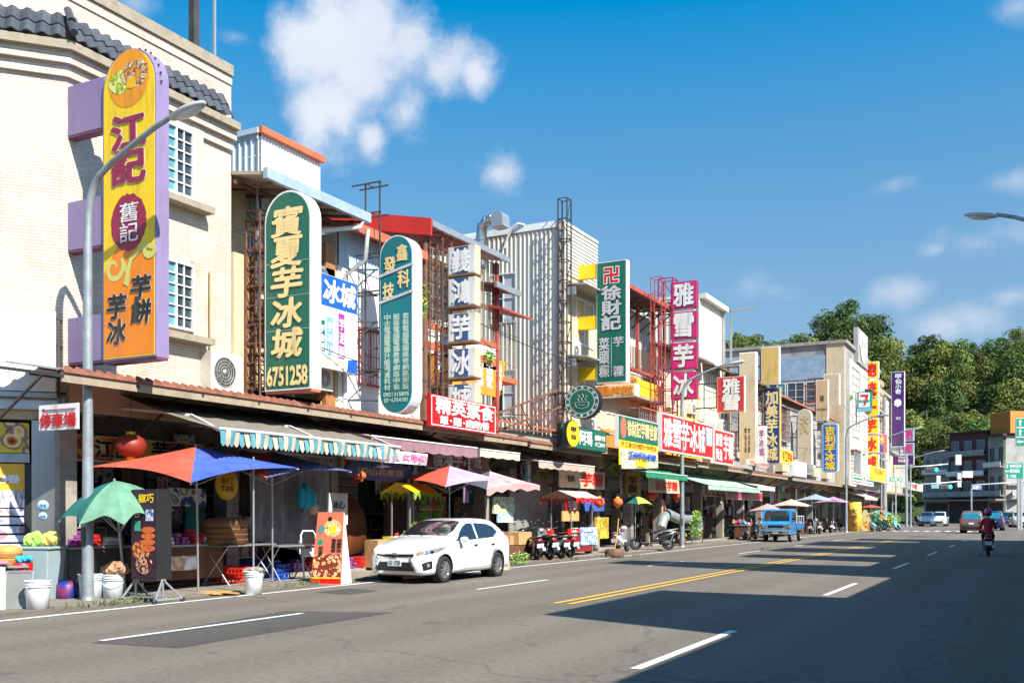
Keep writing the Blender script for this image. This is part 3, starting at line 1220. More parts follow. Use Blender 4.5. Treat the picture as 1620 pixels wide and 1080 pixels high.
def aircon(o,rz,label,w=.8,h=.6,fans=1,group='air conditioner units on the facades',mt=None):
 t=thing('air_conditioner',label,'air conditioner',o,rz,group)
 m=MB().box(0,0,0,w,.32,h)
 m.build('casing',mt or M_ac,t,bevel=.01)
 for f in range(fans):
  cx=w*(.42 if fans==1 else(.28+.44*f))
  g=MB()
  rr=h*(.4 if fans==1 else.36)
  for r_ in(rr,rr*.8,rr*.6,rr*.4):
   g.lathe([(r_,-.012),(r_-.012,-.018),(r_-.02,-.012)],20,(cx,0,h/2),'y')
  for a in range(12):
   an=a*math.pi/6
   g.bar((cx,-.012,h/2),(cx+rr*math.cos(an),-.012,h/2+rr*math.sin(an)),.008)
  g.lathe([(0.001,-.024),(.07,-.02),(.07,-.005)],14,(cx,0,h/2),'y')
  g.build('fan_grille',M_alu,t)
  b=MB().lathe([(rr*.98,-.003),(.001,-.0035)],20,(cx,0,h/2),'y')
  b.build('fan_recess',M_dark if fans==1 else M_oredge,t)
 b=MB()
 b.bar((.05,.02,-.03),(.05,.45,-.03),.03).bar((w-.05,.02,-.03),(w-.05,.45,-.03),.03)
 b.build('mounting',M_darksteel,t)
 return t
# ---------------------------------------------------------------- building 1: cream tiled corner building
Y1a,Y1b=12.85,17.25
ch=Vector((-.67,-.743,0))
C0=Vector((FX,Y1a,0))
C1=C0+ch*5.2
CN=Vector((.743,-.67,0))
RZC=math.atan2(.743,.67)
b1=thing('corner_building','cream tiled corner building with chamfered corner and dark tiled eave band','building',(-18,14,0))
def wallseg(root,a,b,z0,z1,mt,t=.3,name='wall',out=0.):
 """vertical wall with its face on the segment a->b (face to the right of travel a->b is outside)"""
 a,b=Vector(a),Vector(b)
 u=(b-a)
 w=u.length
 rz=math.atan2(u.y,u.x)
 o=MB().box(0,-out,0,w,t,z1-z0).build(name,mt,root,loc=Lp(root,(a.x,a.y,z0)))
 o.rotation_euler=(0,0,rz)
 return o
wallseg(b1,C0,(FX,Y1b,0),4.15,9.9,M_tileA)
wallseg(b1,C1,C0,3.9,9.9,M_tileA)
wallseg(b1,(FX-.305,Y1b,0),(-30,Y1b,0),4,11.4,M_tileA)
# ledge mouldings under the tile band, following both faces
def runs(z0,z1,out,mt,name,inn=0.0):
 wallseg(b1,C0+Vector((0,-.0,0)),(FX,Y1b,0),z0,z1,mt,.25,name,out)
 wallseg(b1,C1,C0,z0,z1,mt,.25,name,out)
 p=C0
 n1,n2=Vector((1,0,0)),CN
 q=(n1+n2).normalized()*out/math.cos(.5*math.acos(n1.dot(n2)))
 m=MB()
 a,b,c,d=p,p+n2*out,p+q,p+n1*out
 m.add([(v.x,v.y,z0)for v in(a,b,c,d)]+[(v.x,v.y,z1)for v in(a,b,c,d)],[(0,3,2,1),(4,5,6,7),(1,2,6,5),(2,3,7,6)])
 m.build(name,mt,b1,world=True)
runs(9.9,10.12,.08,M_tileA,'cornice')
runs(10.12,10.34,.18,M_tileA,'cornice')
runs(10.34,10.50,.30,M_stone,'ledge')
runs(10.50,11.42,.0,M_tileA,'parapet_wall')
runs(11.42,11.62,.03,M_tileA,'cornice')
runs(11.62,11.86,.08,M_stone,'coping')
MB().box(-30,Y1a,11.3,FX-.25,Y1b,11.4).build('roof_slab',M_conc,b1,world=True)
# ceramic roof tiles on the slope (each one a piece)
m=MB()
tw,tl_=.26,.62
def tf(u,v):
 a=math.pi*u
 return((u-.5)*tw*1.02,-v*tl_,math.cos(a*2+math.pi)*.035+.035+(.015 if v>.5 else 0))
m.sheet(tf,8,1)
m.add([((u/8-.5)*tw*1.02,-tl_,math.cos(2*math.pi*u/8+math.pi)*.035+.05)for u in range(9)]+[((u/8-.5)*tw*1.02,-tl_,math.cos(2*math.pi*u/8+math.pi)*.035+.02)for u in range(9)],[(i,i+1,i+10,i+9)for i in range(8)],True)
tile_me=m.mesh('roof_tile',M_rooft)
m=MB()
m.tube([(0,0,.07),(0,-.66,.07)],.075,8)
ridge_me=m.mesh('ridge_tile',M_rooft)
for seg,(a,b,nn)in enumerate(((C0,Vector((FX,Y1b,0)),Vector((1,0,0))),(C1,C0,CN))):
 u=(b-a)
 w=u.length
 u.normalize()
 n=int(w/tw)
 rz=math.atan2(u.y,u.x)
 for course in range(2):
  for i in range(n):
   p=a+u*(tw*(i+.5))+nn*(.03+.125*course)+Vector((0,0,11.06-.26*course))
   o=place('roof_tile',tile_me,b1,Lp(b1,p))
   o.scale=(1,.5,1)
   o.rotation_euler=(R(62),0,rz)
bis=(Vector((1,0,0))+CN).normalized()
for k in range(2):
 o=place('ridge_tile',ridge_me,b1,Lp(b1,C0+bis*(.03+.14*k)+Vector((0,0,11.12-.27*k))))
 o.scale=(1,.56,1)
 o.rotation_euler=(R(52),0,math.atan2(bis.x,-bis.y))
# windows with projecting tiled surrounds and ledges
for z0,z1,zl in((8.42,10.0,8.2),(5.55,7.0,5.3)):
 ya,yb=14.55,16.0
 window(b1,(FX+.10,ya,z0),R(90),yb-ya,z1-z0-(.1 if z0>8 else 0),2,6,M_wframe,[M_glass,M_teal],3,d=.1)
 MB().box(FX,ya-.18,z0-.2,FX+.09,ya-.002,z1+.1).build('window_surround',M_tileA,b1,world=True)
 MB().box(FX,yb+.002,z0-.2,FX+.09,yb+.3,z1+.1).build('window_surround',M_tileA,b1,world=True)
 MB().box(FX,ya-.25,zl,FX+.32,yb+.42,zl+.14).build('window_sill',M_stone,b1,world=True)
# drain pipe and rooftop posts
tag(MB().tube([(FX+.07,16.55,4.3),(FX+.07,16.55,7.0)],.045).build('drain_pipe',M_cream),'cream drain pipe rising beside the lower window of the corner building','pipe')
for px,w,mt in((307,.17,M_darksteel),(339,.06,M_alu)):
 p=atX(px,90,-17.2)
 tag(MB().box(p.x-w/2,p.y-w/2,11.4,p.x+w/2,p.y+w/2,16).build('roof_post',mt),'thick dark steel post standing on the corner building roof' if w>.1 else 'thin pale mast beside the dark steel post on the roof','post')
# white peeling billboard on the chamfer, with steel-clad shop below
bp=C0+CN*.4
pr=atP(88,620,bp,CN)
pt_=atP(84,492,bp,CN)
pl=bp+ch*4.5
M_peel=mat('peeling white sheet',(.80,.80,.79),.6,var=.04,dirt=(.06,.07,.10),dirt_amt=.9,dscale=1.7,dth=.60)
w_=(Vector((pr.x,pr.y,0))-Vector((pl.x,pl.y,0))).length
bb=thing('blank_billboard','blank white peeling billboard over the corner shop entrance','billboard',(pl.x,pl.y,pr.z),RZC)
MB().box(0,0,0,w_,.12,pt_.z-pr.z).build('board',M_peel,bb)
mm=MB()
for i in range(9):
 x=w_*i/8
 mm.box(max(0,x-.02),-.02,-.05,min(w_,x+.02),0,.0)
mm.box(-.02,-.015,-.1,w_+.02,.14,-.02)
mm.build('bottom_rail',M_alu,bb)
mm=MB()
for z in(.3,.9,1.4):
 mm.bar((w_-.02,.1,z),(w_+.1,.5,z),.03)
mm.bar((w_+.05,.06,-.1),(w_+.05,.06,pt_.z-pr.z),.04)
mm.build('bracket',M_darksteel,bb)
bp=C0+CN*.08
cs=thing('corner_shop','steel clad corner shop front with yellow snack posters','shop',(bp.x,bp.y,0),RZC)
pz0,pz1=atP(60,648,bp,CN).z,atP(60,628,bp,CN).z
MB().box(-5,-.06,pz0,-.02,.5,pz1).build('shutter_box',M_steel,cs)
MB().box(-5,.1,pz0-.18,-.02,.5,pz0-.002).build('lintel',M_cream,cs)
xl_=(Vector(atP(50,800,bp,CN).xy.to_3d())-bp.xy.to_3d()).length
xr_=(Vector(atP(90,800,bp,CN).xy.to_3d())-bp.xy.to_3d()).length
MB().box(-xl_,.0,.04,-xr_,.45,pz0-.2).build('steel_pillar',M_steel,cs)
m=MB()
m.box(-xr_+.003,.06,.04,-.02,.45,pz0-.2)
m.build('tiled_pillar',tilemat('shop pillar tile',(.4,.36,.33),(.46,.42,.38),(.2,.18,.16),.12,.12,.006,.3,offset=0,axis='xz'),cs)
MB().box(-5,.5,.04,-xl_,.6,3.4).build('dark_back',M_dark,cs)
MB().box(-5,.05,.04,-xl_-.003,.2,.25).build('plinth',M_conc,cs)
M_snack=pict('snack poster print',['5a1e10','c8401c','e8b860','f0e0a0','7a3a5a','d8c030'],3.2,dist=2)
zz=lambda px,py:atP(px,py,bp,CN).z
MB().box(-4.6,.06,zz(25,716),-xl_-.05,.14,zz(25,668)).build('food_poster',M_snack,cs)
MB().box(-4.6,.04,zz(25,731),-xl_-.04,.16,zz(25,717)).build('steel_transom',M_steel,cs)
py=MB().box(-4.6,.08,zz(25,775),-xl_-.12,.14,zz(25,733)).build('yellow_poster',mat('yellow poster',(.80,.45,.03),.5,var=.06),cs)
m=MB()
x1=-xl_-.2
put_text(m,'買蛋捲',x1-.95,zz(25,764),x1,zz(25,750),False,.03,y=.07)
m.build('lettering',mat('white print',(.85,.84,.85),.5,var=0),py)
m=MB().lathe([(.22,0),(.001,-.002)],24,(x1-.72,.074,(zz(25,750)+zz(25,764))/2+.02),'y')
m.build('round_emblem',mat('plum print',(.17,.06,.12),.5,var=0),py)
for i,(ha,hb)in enumerate(((775,802),(804,815),(818,829),(832,843),(846,857),(860,872))):
 mt_=pict('lavender pattern print',['8a80a8','c8c4d8','a8b0cc','e0dce8','b08a98'],5,dist=1.5)if i else pict('yarn print',['d8b070','e8e4e0','80788c','f0ece4'],7,stretch=(2.5,1,.5))
 MB().box(-4.6,.08,zz(25,hb),-xl_-.12,.14+.01*i,zz(25,ha)).build('poster_strip',mt_,cs)
m=MB()
m.box(-xl_-.12,.02,.3,-xl_-.004,.18,zz(25,733))
m.build('black_jamb',M_black,cs)
st=MB()
for(px,py_,rr)in((68,799,.1),(68,816,.075)):
 q=atP(px,py_,bp,CN)
 xx=-(Vector((q.x,q.y,0))-Vector((bp.x,bp.y,0))).length
 s1=MB().lathe([(rr,0),(rr,-.008),(.001,-.009)],24,(xx,0,q.z),'y').build('round_sticker',mat('pale blue sticker',(.35,.55,.68),.4,var=.05),cs)
 m=MB()
 put_text(m,'停看',xx-rr*.6,q.z-rr*.4,xx+rr*.6,q.z+rr*.3,False,.03,y=-.012)
 m.build('lettering',mat('blue print',(.05,.2,.5),.5,var=0),s1)
# ---------------------------------------------------------------- building 2
Y2a,Y2b=17.25,21.0
b2=thing('dark_balcony_building','narrow building with dark glazed balconies under a wide grey metal eave','building',(-18,19,0))
X2=-17.3
MB().box(-30,Y2a,4.15,X2,Y2b,9.6).build('wall',M_cream,b2,world=True)
MB().box(X2,Y2a,6.55,-16.5,Y2b,6.75).build('floor_slab',M_conc,b2,world=True)
MB().box(X2,Y2a,4.15,-16.45,Y2b,4.5).build('wall',M_cream,b2,world=True)
# pillars
MB().box(-16.9,Y2a+.01,4.15,-16.33,Y2a+.34,7.6).build('pillar',M_cream,b2,world=True)
MB().box(-16.9,Y2a+.345,4.15,-16.3,Y2a+.66,7.6).build('pillar',M_brownt,b2,world=True)
MB().box(-16.9,Y2b-.42,4.15,-16.3,Y2b-.03,8.6).build('pillar',M_brownt,b2,world=True)
MB().box(-16.9,Y2b-.02,4.15,-16.35,Y2b+.1,8.4).build('pillar',M_cream,b2,world=True)
for z in(4.65,6.9):
 for i in range(3):
  window(b2,(X2+.02,Y2a+.75+i*.9,z),R(90),.82,1.6,1,2,M_alu,M_glass,1,bars=False)
MB().box(-16.62,Y2b-1.9,5.3,-16.5,Y2b-.45,6.5).build('balcony_panel',M_cream,b2,world=True)
# lower balcony with yellow-cream parapet and black railing
MB().box(-16.6,Y2a+.7,4.2,-16.45,Y2b-.45,4.5).build('parapet',M_cream,b2,world=True)
m=MB()
for i in range(26):
 y=Y2a+.72+i*.1
 m.bar((-16.5,y,4.5),(-16.5,y,4.9),.022)
m.bar((-16.5,Y2a+.7,4.92),(-16.5,Y2b-.45,4.92),.05)
m.build('railing',M_darksteel,b2,world=True)
# eave roof
m=MB()
m.hexa([(-18.6,Y2a-.02,9.72),(-15.4,Y2a-.02,9.22),(-15.4,Y2b+.1,9.22),(-18.6,Y2b+.1,9.72),(-18.6,Y2a-.02,9.80),(-15.4,Y2a-.02,9.30),(-15.4,Y2b+.1,9.30),(-18.6,Y2b+.1,9.80)])
m.build('eave',mat('fibreboard soffit',(.36,.30,.23),.9,var=.3,dirt=(.12,.09,.06),dirt_amt=.7,dscale=1.5),b2,world=True)
MB().box(-15.4,Y2a-.05,9.12,-15.28,Y2b+.15,9.36).build('gutter',mat('blue grey gutter',(.30,.38,.45),.5,var=.15),b2,world=True)
m=MB()
for i in range(7):
 y=Y2a+.3+i*.58
 m.bar((-17.3,y,9.42),(-15.42,y,9.12),.06)
m.bar((-16.3,Y2a,9.2),(-16.3,Y2b,9.2),.08)
m.build('rafters',M_rust,b2,world=True)
MB().box(-18.5,Y2a-.03,9.42,-16.6,Y2a+.8,9.52).build('roof_edge',M_oredge,b2,world=True)
# roof shed
ribs(b2,(-17,18.85,8.9),R(90),21.2-18.85,2.1,M_corrw,.12,.02,.8)
ribs(b2,(-21,18.85,8.9),0,4.0,2.1,M_corrb,.22,.035,.8)
MB().box(-21,18.85,11.0,-16.95,21.25,11.04).build('shed_roof',M_corrb,b2,world=True)
MB().box(-16.98,18.8,10.97,-16.86,21.27,11.13).build('trim',M_oredge,b2,world=True)
MB().box(-21,18.76,10.97,-16.98,18.84,11.1).build('trim',M_corrb,b2,world=True)
# antenna & pipes
m=MB().bar((-16.2,17.9,8.9),(-16.2,17.9,10.4),.03).bar((-16.2,17.9,6),(-16.2,17.9,8.9),.05)
m.bar((-16.45,17.7,9.9),(-15.9,18.15,10.1),.015).bar((-16.4,17.95,10.3),(-16.0,17.8,10.35),.015)
tag(m.build('roof_antenna',M_alu),'thin metal antenna mast rising past the eave above the green arched sign','antenna')
tag(MB().tube([(-15.35,20.9,9.15),(-15.4,20.85,8.95),(-16.2,20.0,8.75),(-16.25,19.9,8.5),(-16.25,19.9,7.6)],.06).build('drain_pipe',M_white2),'white drain pipe bending from the gutter back to the balcony wall','pipe')
tag(MB().tube([(-15.35,21.1,8.95),(-15.5,21.2,8.2),(-16.2,21.3,7.9),(-16.25,21.3,4.3)],.06).build('drain_pipe',M_white2),'white drain pipe running down the edge of the white wall','pipe')
aircon((FX+.32,16.3,4.32),R(90),'cream air conditioner on the tiled wall beside the brown pillar',1.0,.85)
aircon((-16.2,19.55,4.75),R(90),'wide rust stained twin fan air conditioner under the blue and white sign',1.2,.62,2)
aircon((-16.3,20.1,7.35),R(90),'grey air conditioner on the upper balcony behind the green arched sign',.85,.62,1,mt=M_alu)
# ---------------------------------------------------------------- building 3: white wall
Y3a,Y3b=21.1,24.6
b3=thing('white_walled_building','white walled building with barred red window behind the teal sign','building',(-18,23,0))
MB().box(-30,Y3a,4.15,-16.3,Y3b-.1,9.0).build('wall',M_white,b3,world=True)
ribs(b3,(-16.28,Y3a,8.15),R(90),Y3b-Y3a-.1,.95,M_corrb,.14,.02,1.2)
m=MB()
m.hexa([(-17.5,Y3a,9.35),(-15.85,Y3a,9.08),(-15.85,Y3b,9.08),(-17.5,Y3b,9.35),(-17.5,Y3a,9.42),(-15.85,Y3a,9.2),(-15.85,Y3b,9.2),(-17.5,Y3b,9.42)])
m.build('roof',M_oredge,b3,world=True)
MB().box(-15.85,Y3a-.1,8.98,-15.75,Y3b,9.22).build('gutter',M_oredge,b3,world=True)
yw=atX(566,560,-16.3).y
window(b3,(-16.29,yw,5.1),R(90),1.15,1.55,1,1,M_redsteel,M_curt,2,bars=M_redsteel)
m=MB()
for i,z in enumerate((4.6,5.3,6.0,6.7,7.4,8.1)):
 m=MB().bar((-16.3,21.5,z),(-15.6,21.9,z),.035)
 if i<5 and i%2==0:
  m.bar((-16.3,21.5,z),(-15.7,21.9,z+.7),.03)
 m.build('wall_bracket',M_darksteel,b3,world=True)
# ---------------------------------------------------------------- building 4: caged balconies, red rake
Y4a,Y4b=24.6,29.2
b4=thing('caged_balcony_building','red roofed building with barred balconies behind blue and white box signs','building',(-18,27,0))
MB().box(-30,Y4a,4.15,-17.4,Y4b,9.9).build('wall',M_white,b4,world=True)
m=MB()
m.hexa([(-21,Y4a-.15,11.0),(-15.6,Y4a-.15,9.95),(-15.6,Y4b,9.95),(-21,Y4b,11.0),(-21,Y4a-.15,11.1),(-15.6,Y4a-.15,10.05),(-15.6,Y4b,10.05),(-21,Y4b,11.1)])
m.build('roof',M_rroof,b4,world=True)
m=MB()
m.hexa([(-21,Y4a-.24,10.75),(-15.5,Y4a-.24,9.62),(-15.5,Y4a-.153,9.62),(-21,Y4a-.153,10.75),(-21,Y4a-.24,11.25),(-15.5,Y4a-.24,10.12),(-15.5,Y4a-.153,10.12),(-21,Y4a-.153,11.25)])
m.build('bargeboard',M_rroof,b4,world=True)
MB().box(-15.6,Y4a-.15,9.9,-15.48,Y4b,10.08).build('gutter',M_alu,b4,world=True)
for z,nm in((6.45,0),(4.2,1)):
 MB().box(-17.4,Y4a,z-.12,-15.9,Y4b,z).build('balcony_slab',M_white,b4,world=True)
 MB().box(-16.0,Y4a+.05,z,-15.88,Y4b-.05,z+.22).build('balcony_band',M_oredge,b4,world=True)
 MB().box(-16.0,Y4a+.05,z+.222,-15.9,Y4b-.05,z+.6).build('balcony_parapet',M_white,b4,world=True)
 MB().box(-16.0,Y4a+.05,z+.602,-15.88,Y4b-.05,z+.78).build('balcony_band',M_oredge,b4,world=True)
 MB().box(-17.3,Y4a+.0,z,-16.0,Y4a+.1,z+.78).build('balcony_parapet',M_white,b4,world=True)
 for i in range(3):
  window(b4,(-17.38,Y4a+.4+1.4*i,z+.3),R(90),1.1,1.7,1,2,M_alu,M_glass,2)
for y in(Y4a+.08,Y4a+2.3,Y4b-.12):
 MB().box(-16.02,y-.08,4.2,-15.86,y+.08,9.9).build('post',M_redsteel if y>29 else M_rust,b4,world=True)
m=MB()
for i in range(36):
 y=Y4a+.12+i*.127
 m.bar((-15.9,y,7.23),(-15.9,y,9.85),.018)
for k in range(8):
 z=7.3+k*.36
 m.bar((-15.9,Y4a+.1,z),(-15.9,Y4b-.1,z),.018)
 m.bar((-17.3,Y4a+.05,z),(-15.9,Y4a+.05,z),.018)
for i in range(10):
 m.bar((-17.3+i*.15,Y4a+.05,7.23),(-17.3+i*.15,Y4a+.05,9.85),.018)
m.build('security_cage',mat('cage steel',(.33,.28,.2),.6,var=.3),b4,world=True)
# small lean-to roofs right of the signs
m=MB()
m.hexa([(-17.2,28.2,9.3),(-15.5,28.2,8.95),(-15.5,29.9,8.95),(-17.2,29.9,9.3),(-17.2,28.2,9.38),(-15.5,28.2,9.03),(-15.5,29.9,9.03),(-17.2,29.9,9.38)])
m.build('lean_to_roof',M_maroon,b4,world=True)
MB().box(-15.52,28.2,8.9,-15.42,29.9,9.08).build('lean_to_gutter',M_alu,b4,world=True)
m=MB()
m.hexa([(-16.9,28.4,8.62),(-15.3,28.4,8.2),(-15.3,30.6,8.2),(-16.9,30.6,8.62),(-16.9,28.4,8.68),(-15.3,28.4,8.26),(-15.3,30.6,8.26),(-16.9,30.6,8.68)])
m.build('lean_to_roof',M_redsteel,b4,world=True)
m=MB()
for i in range(12):
 y=Y4b+.1+i*.12
 m.bar((-16.0,y,6.2),(-16.0,y,8.2),.016)
for z in(6.2,6.7,7.2,7.7):
 m.bar((-16.0,Y4b+.05,z),(-16.0,Y4b+1.5,z),.018)
m.build('security_cage',MATS['cage steel'],b4,world=True)
MB().box(-17,Y4b,6.05,-15.95,Y4b+1.5,6.2).build('balcony_band',M_oredge,b4,world=True)
# ---------------------------------------------------------------- low building between 4 and 5
Y5a,Y5b=35.3,38.8
bl=thing('low_shop_house','single storey shop house in front of the corrugated side wall','building',(-18,32,0))
MB().box(-28,Y4b,3.9,-16.4,Y5a-.1,4.5).build('roof_slab',M_conc,bl,world=True)
rib_roof(bl,(-16.1,Y4b,4.72),(-16.1,Y5a-.1,4.72),(-18.5,Y5a-.1,5.2),(-18.5,Y4b,5.2),M_oredge,.22,np_=4,name='roof_sheet')
# ---------------------------------------------------------------- building 5: corrugated
b5=thing('corrugated_building','tall building clad in cream ribbed steel on its long side','building',(-18,37,0))
ZT=12.93
MB().box(-28,Y5a+.05,4.2,FX,Y5b,ZT).build('wall',M_cream,b5,world=True)
# ribbed side wall around two windows
wx0,wx1=atY(776,440,Y5a).x,atY(817,440,Y5a).x
wa=(atY(796,512,Y5a).z,atY(796,433,Y5a).z)
wb=(atY(796,660,Y5a).z,atY(796,585,Y5a).z)
ribs(b5,(wx1+.02,Y5a,4.6),0,FX-wx1-.12,ZT-4.6,M_corr,.20,.04,.8)
ribs(b5,(-25,Y5a,4.6),0,wx0+25-.02,ZT-4.6,M_corr,.20,.04,.8)
for z0,z1 in((4.6,wb[0]),(wb[1],wa[0]),(wa[1],ZT)):
 ribs(b5,(wx0,Y5a,z0),0,wx1-wx0,z1-z0,M_corr,.20,.04,1.1)
window(b5,(wx0,Y5a-.02,wa[0]),0,wx1-wx0,wa[1]-wa[0],1,2,M_corr,[M_glass,M_curt],2)
window(b5,(wx0,Y5a-.02,wb[0]),0,wx1-wx0,wb[1]-wb[0],1,2,M_corr,[M_glass,M_curt],2)
MB().box(-25,Y5a-.06,ZT,FX+.06,Y5b,ZT+.1).build('coping',M_corrw,b5,world=True)
MB().box(-25,Y5a-.07,ZT-.16,FX-.105,Y5a-.045,ZT-.003).build('trim',M_corrw,b5,world=True)
MB().box(FX-.1,Y5a-.05,4.2,FX+.1,Y5a+.12,ZT-.003).build('corner_trim',tilemat('corner tile',(.5,.43,.33),(.56,.48,.38),(.3,.25,.2),.3,.3,.01,.5,axis='xz'),b5,world=True)
# upper siding
m=MB()
for k in range(13):
 z=11.0+k*.145
 m.hexa([(FX,Y5a+.13,z),(FX+.05,Y5a+.13,z),(FX+.05,Y5b,z),(FX,Y5b,z),(FX,Y5a+.13,z+.14),(FX+.012,Y5a+.13,z+.14),(FX+.012,Y5b,z+.14),(FX,Y5b,z+.14)])
 m.build('siding_board',M_corr,b5,world=True)
 m=MB()
for z in(8.4,5.6):
 window(b5,(FX+.02,Y5a+.35,z),R(90),2.7,1.9,1,1,M_wframe,[M_bluec,M_curt,M_bluec],3,fw=.09)
for z in(10.55,7.75,4.9):
 m=MB().hexa([(FX,Y5a+.15,z),(FX+1.0,Y5a+.15,z-.1),(FX+1.0,Y5b,z-.1),(FX,Y5b,z),(FX,Y5a+.15,z+.06),(FX+1.0,Y5a+.15,z-.04),(FX+1.0,Y5b,z-.04),(FX,Y5b,z+.06)])
 m.build('window_canopy',M_concw,b5,world=True)
 MB().box(FX,Y5a+.15,z-.42,FX+.5,Y5a+.25,z-.12).build('canopy_side',M_alu,b5,world=True)
for k in range(5):
 z=7.1+.11*k
 MB().box(FX,Y5a+.15,z,FX+.04,Y5b,z+.1).build('siding_board',M_corr,b5,world=True)
# duct & dish on the roof
pd=atY(770,380,34.2)
m=MB()
pts=[atY(761,420,34.6),atY(761,380,34.6),atY(763,360,34.6),atY(770,350,34.6),atY(778,347,34.6),atY(784,347,34.6)]
m.tube(pts,.22,14)
for k in(1,2,3,4):
 m.tube([pts[k]-(pts[k+1]-pts[k]).normalized()*.02,pts[k]+(pts[k+1]-pts[k]).normalized()*.02],.245,14)
t=thing('exhaust_duct','silver ribbed exhaust duct elbow above the red roof','duct',pts[0])
m.build('duct',M_steel,t,world=True)
q=atY(787,349,34.5)
m=MB().prism([(q.x-.12,q.z-.32),(q.x+.38,q.z-.28),(q.x+.38,q.z+.1),(q.x+.28,q.z+.26),(q.x-.12,q.z+.28)],34.2,34.8)
m.build('hood',M_alu,t,world=True)
pts=[atY(798,392,35.15),atY(803,375,35.15),atY(811,360,35.15),atY(820,354,35.15),atY(830,356,35.25)]
tag(MB().tube(pts,.05,8).build('roof_pipe',M_white2),'thin white pipe curving over the top edge of the corrugated wall','pipe')
# ---------------------------------------------------------------- building 6, 7
b6=thing('orange_balcony_building','building with red eaves and orange balconies behind the dark green sign','building',(-18,43,0))
Y6b=46.8
MB().box(-28,Y5b,4.2,-17.0,Y6b,11.2).build('wall',M_cream,b6,world=True)
ribs(b6,(-16.98,Y5b,8.2),R(90),Y6b-Y5b,2.9,M_corr,.3,.04,1.0)
m=MB()
m.hexa([(-19,Y5b,11.9),(-15.6,Y5b,11.35),(-15.6,Y6b,11.35),(-19,Y6b,11.9),(-19,Y5b,12.0),(-15.6,Y5b,11.45),(-15.6,Y6b,11.45),(-19,Y6b,12.0)])
m.build('roof',M_maroon,b6,world=True)
MB().box(-15.62,Y5b,11.3,-15.5,Y6b,11.48).build('gutter',M_redsteel,b6,world=True)
m=MB()
for i in range(8):
 y=Y5b+.3+i*1.05
 MB().bar((-17,y,11.3),(-15.65,y,11.25),.07).bar((-17,y,10.3),(-15.8,y,11.2),.06).build('eave_strut',M_rust,b6,world=True)
for z in(4.3,6.9):
 MB().box(-17.0,Y5b,z,-16.2,Y6b,z+.12).build('balcony_slab',M_conc,b6,world=True)
 for i in range(4):
  y=Y5b+.1+i*1.95
  MB().box(-16.3,y,z+.12,-16.2,y+1.85,z+.85).build('balcony_panel',M_orange if i<2 else M_yel,b6,world=True)
  window(b6,(-16.98,y+.3,z+.4),R(90),1.4,1.4,1,2,M_wframe,M_glass,2)
MB().box(-16.5,Y5b+.1,8.1,-16.3,Y6b,8.22).build('beam',M_redsteel,b6,world=True)
for i in range(4):
 y=Y5b+.6+2.1*i
 MB().box(-16.5,y,8.22,-16.38,y+.14,11.3).build('post',M_redsteel,b6,world=True)
m=MB()
for i in range(40):
 m.bar((-16.32,Y5b+.3+i*.19,8.2),(-16.32,Y5b+.3+i*.19,9.2),.03)
m.build('railing',M_rust,b6,world=True)
b65=thing('yellow_balcony_house','lower house with yellow panels behind the pink stacked sign','building',(-18,50,0))
Y7a,Y7b=53.4,57.7
MB().box(-28,Y6b,4.2,-16.6,Y7a-.06,9.8).build('wall',M_cream,b65,world=True)
m=MB()
m.hexa([(-19,Y6b,10.4),(-15.6,Y6b,9.7),(-15.6,Y7a,9.7),(-19,Y7a,10.4),(-19,Y6b,10.5),(-15.6,Y6b,9.8),(-15.6,Y7a,9.8),(-19,Y7a,10.5)])
m.build('roof',M_groof,b65,world=True)
MB().box(-16.3,Y6b+.1,4.5,-16.15,Y7a-.3,6.6).build('yellow_panel',M_yel,b65,world=True)
for i in range(3):
 window(b65,(-16.58,Y6b+.4+2.1*i,7.2),R(90),1.6,1.7,1,2,M_wframe,[M_glass,M_curt],2)
b7=thing('cream_gabled_building','tall cream building with sloped white coping beside pink stacked sign','building',(-18,55,0))
Z7=13.4
MB().box(-28,Y7a,4.2,FX,Y7b,Z7).build('wall',mat('warm white wall',(.80,.74,.60),.7,var=.05,dirt=(.5,.42,.3),dirt_amt=.3,dscale=.6,dstretch=(1,1,.3)),b7,world=True)
ribs(b7,(-22,Y7a-.05,9.9),0,22+FX-.02,Z7-9.9,M_corr,.3,.05,1.0)
MB().box(-24,Y7a-.1,Z7,FX+.35,Y7b+.1,Z7+.28).build('coping',M_corr,b7,world=True)
m=MB().bar((FX+.12,Y7b-.1,4.3),(FX+.12,Y7b-.1,Z7-.02),.14)
m.build('corner_pipe',M_alu,b7,world=True)
window(b7,(FX+.02,Y7a+.5,6.4),R(90),3.0,3.2,2,3,M_alu,[M_curt,M_glass],3,fw=.1)
m=MB().hexa([(FX,Y7a+.2,9.9),(FX+.9,Y7a+.2,9.6),(FX+.9,Y7b-.6,9.6),(FX,Y7b-.6,9.9),(FX,Y7a+.2,9.97),(FX+.9,Y7a+.2,9.67),(FX+.9,Y7b-.6,9.67),(FX,Y7b-.6,9.97)])
m.build('window_canopy',M_rust,b7,world=True)
MB().box(FX,Y7a+.2,4.6,FX+.4,Y7b-.4,6.0).build('balcony_panel',M_yel,b7,world=True)
tag(MB().bar((-16.0,58.1,4),(-16.0,58.1,13.6),.12).bar((-16.0,58.1,13.5),(-14.6,58.3,13.7),.1).build('street_light',M_alu),'short grey street light just past the cream gabled building','street light')
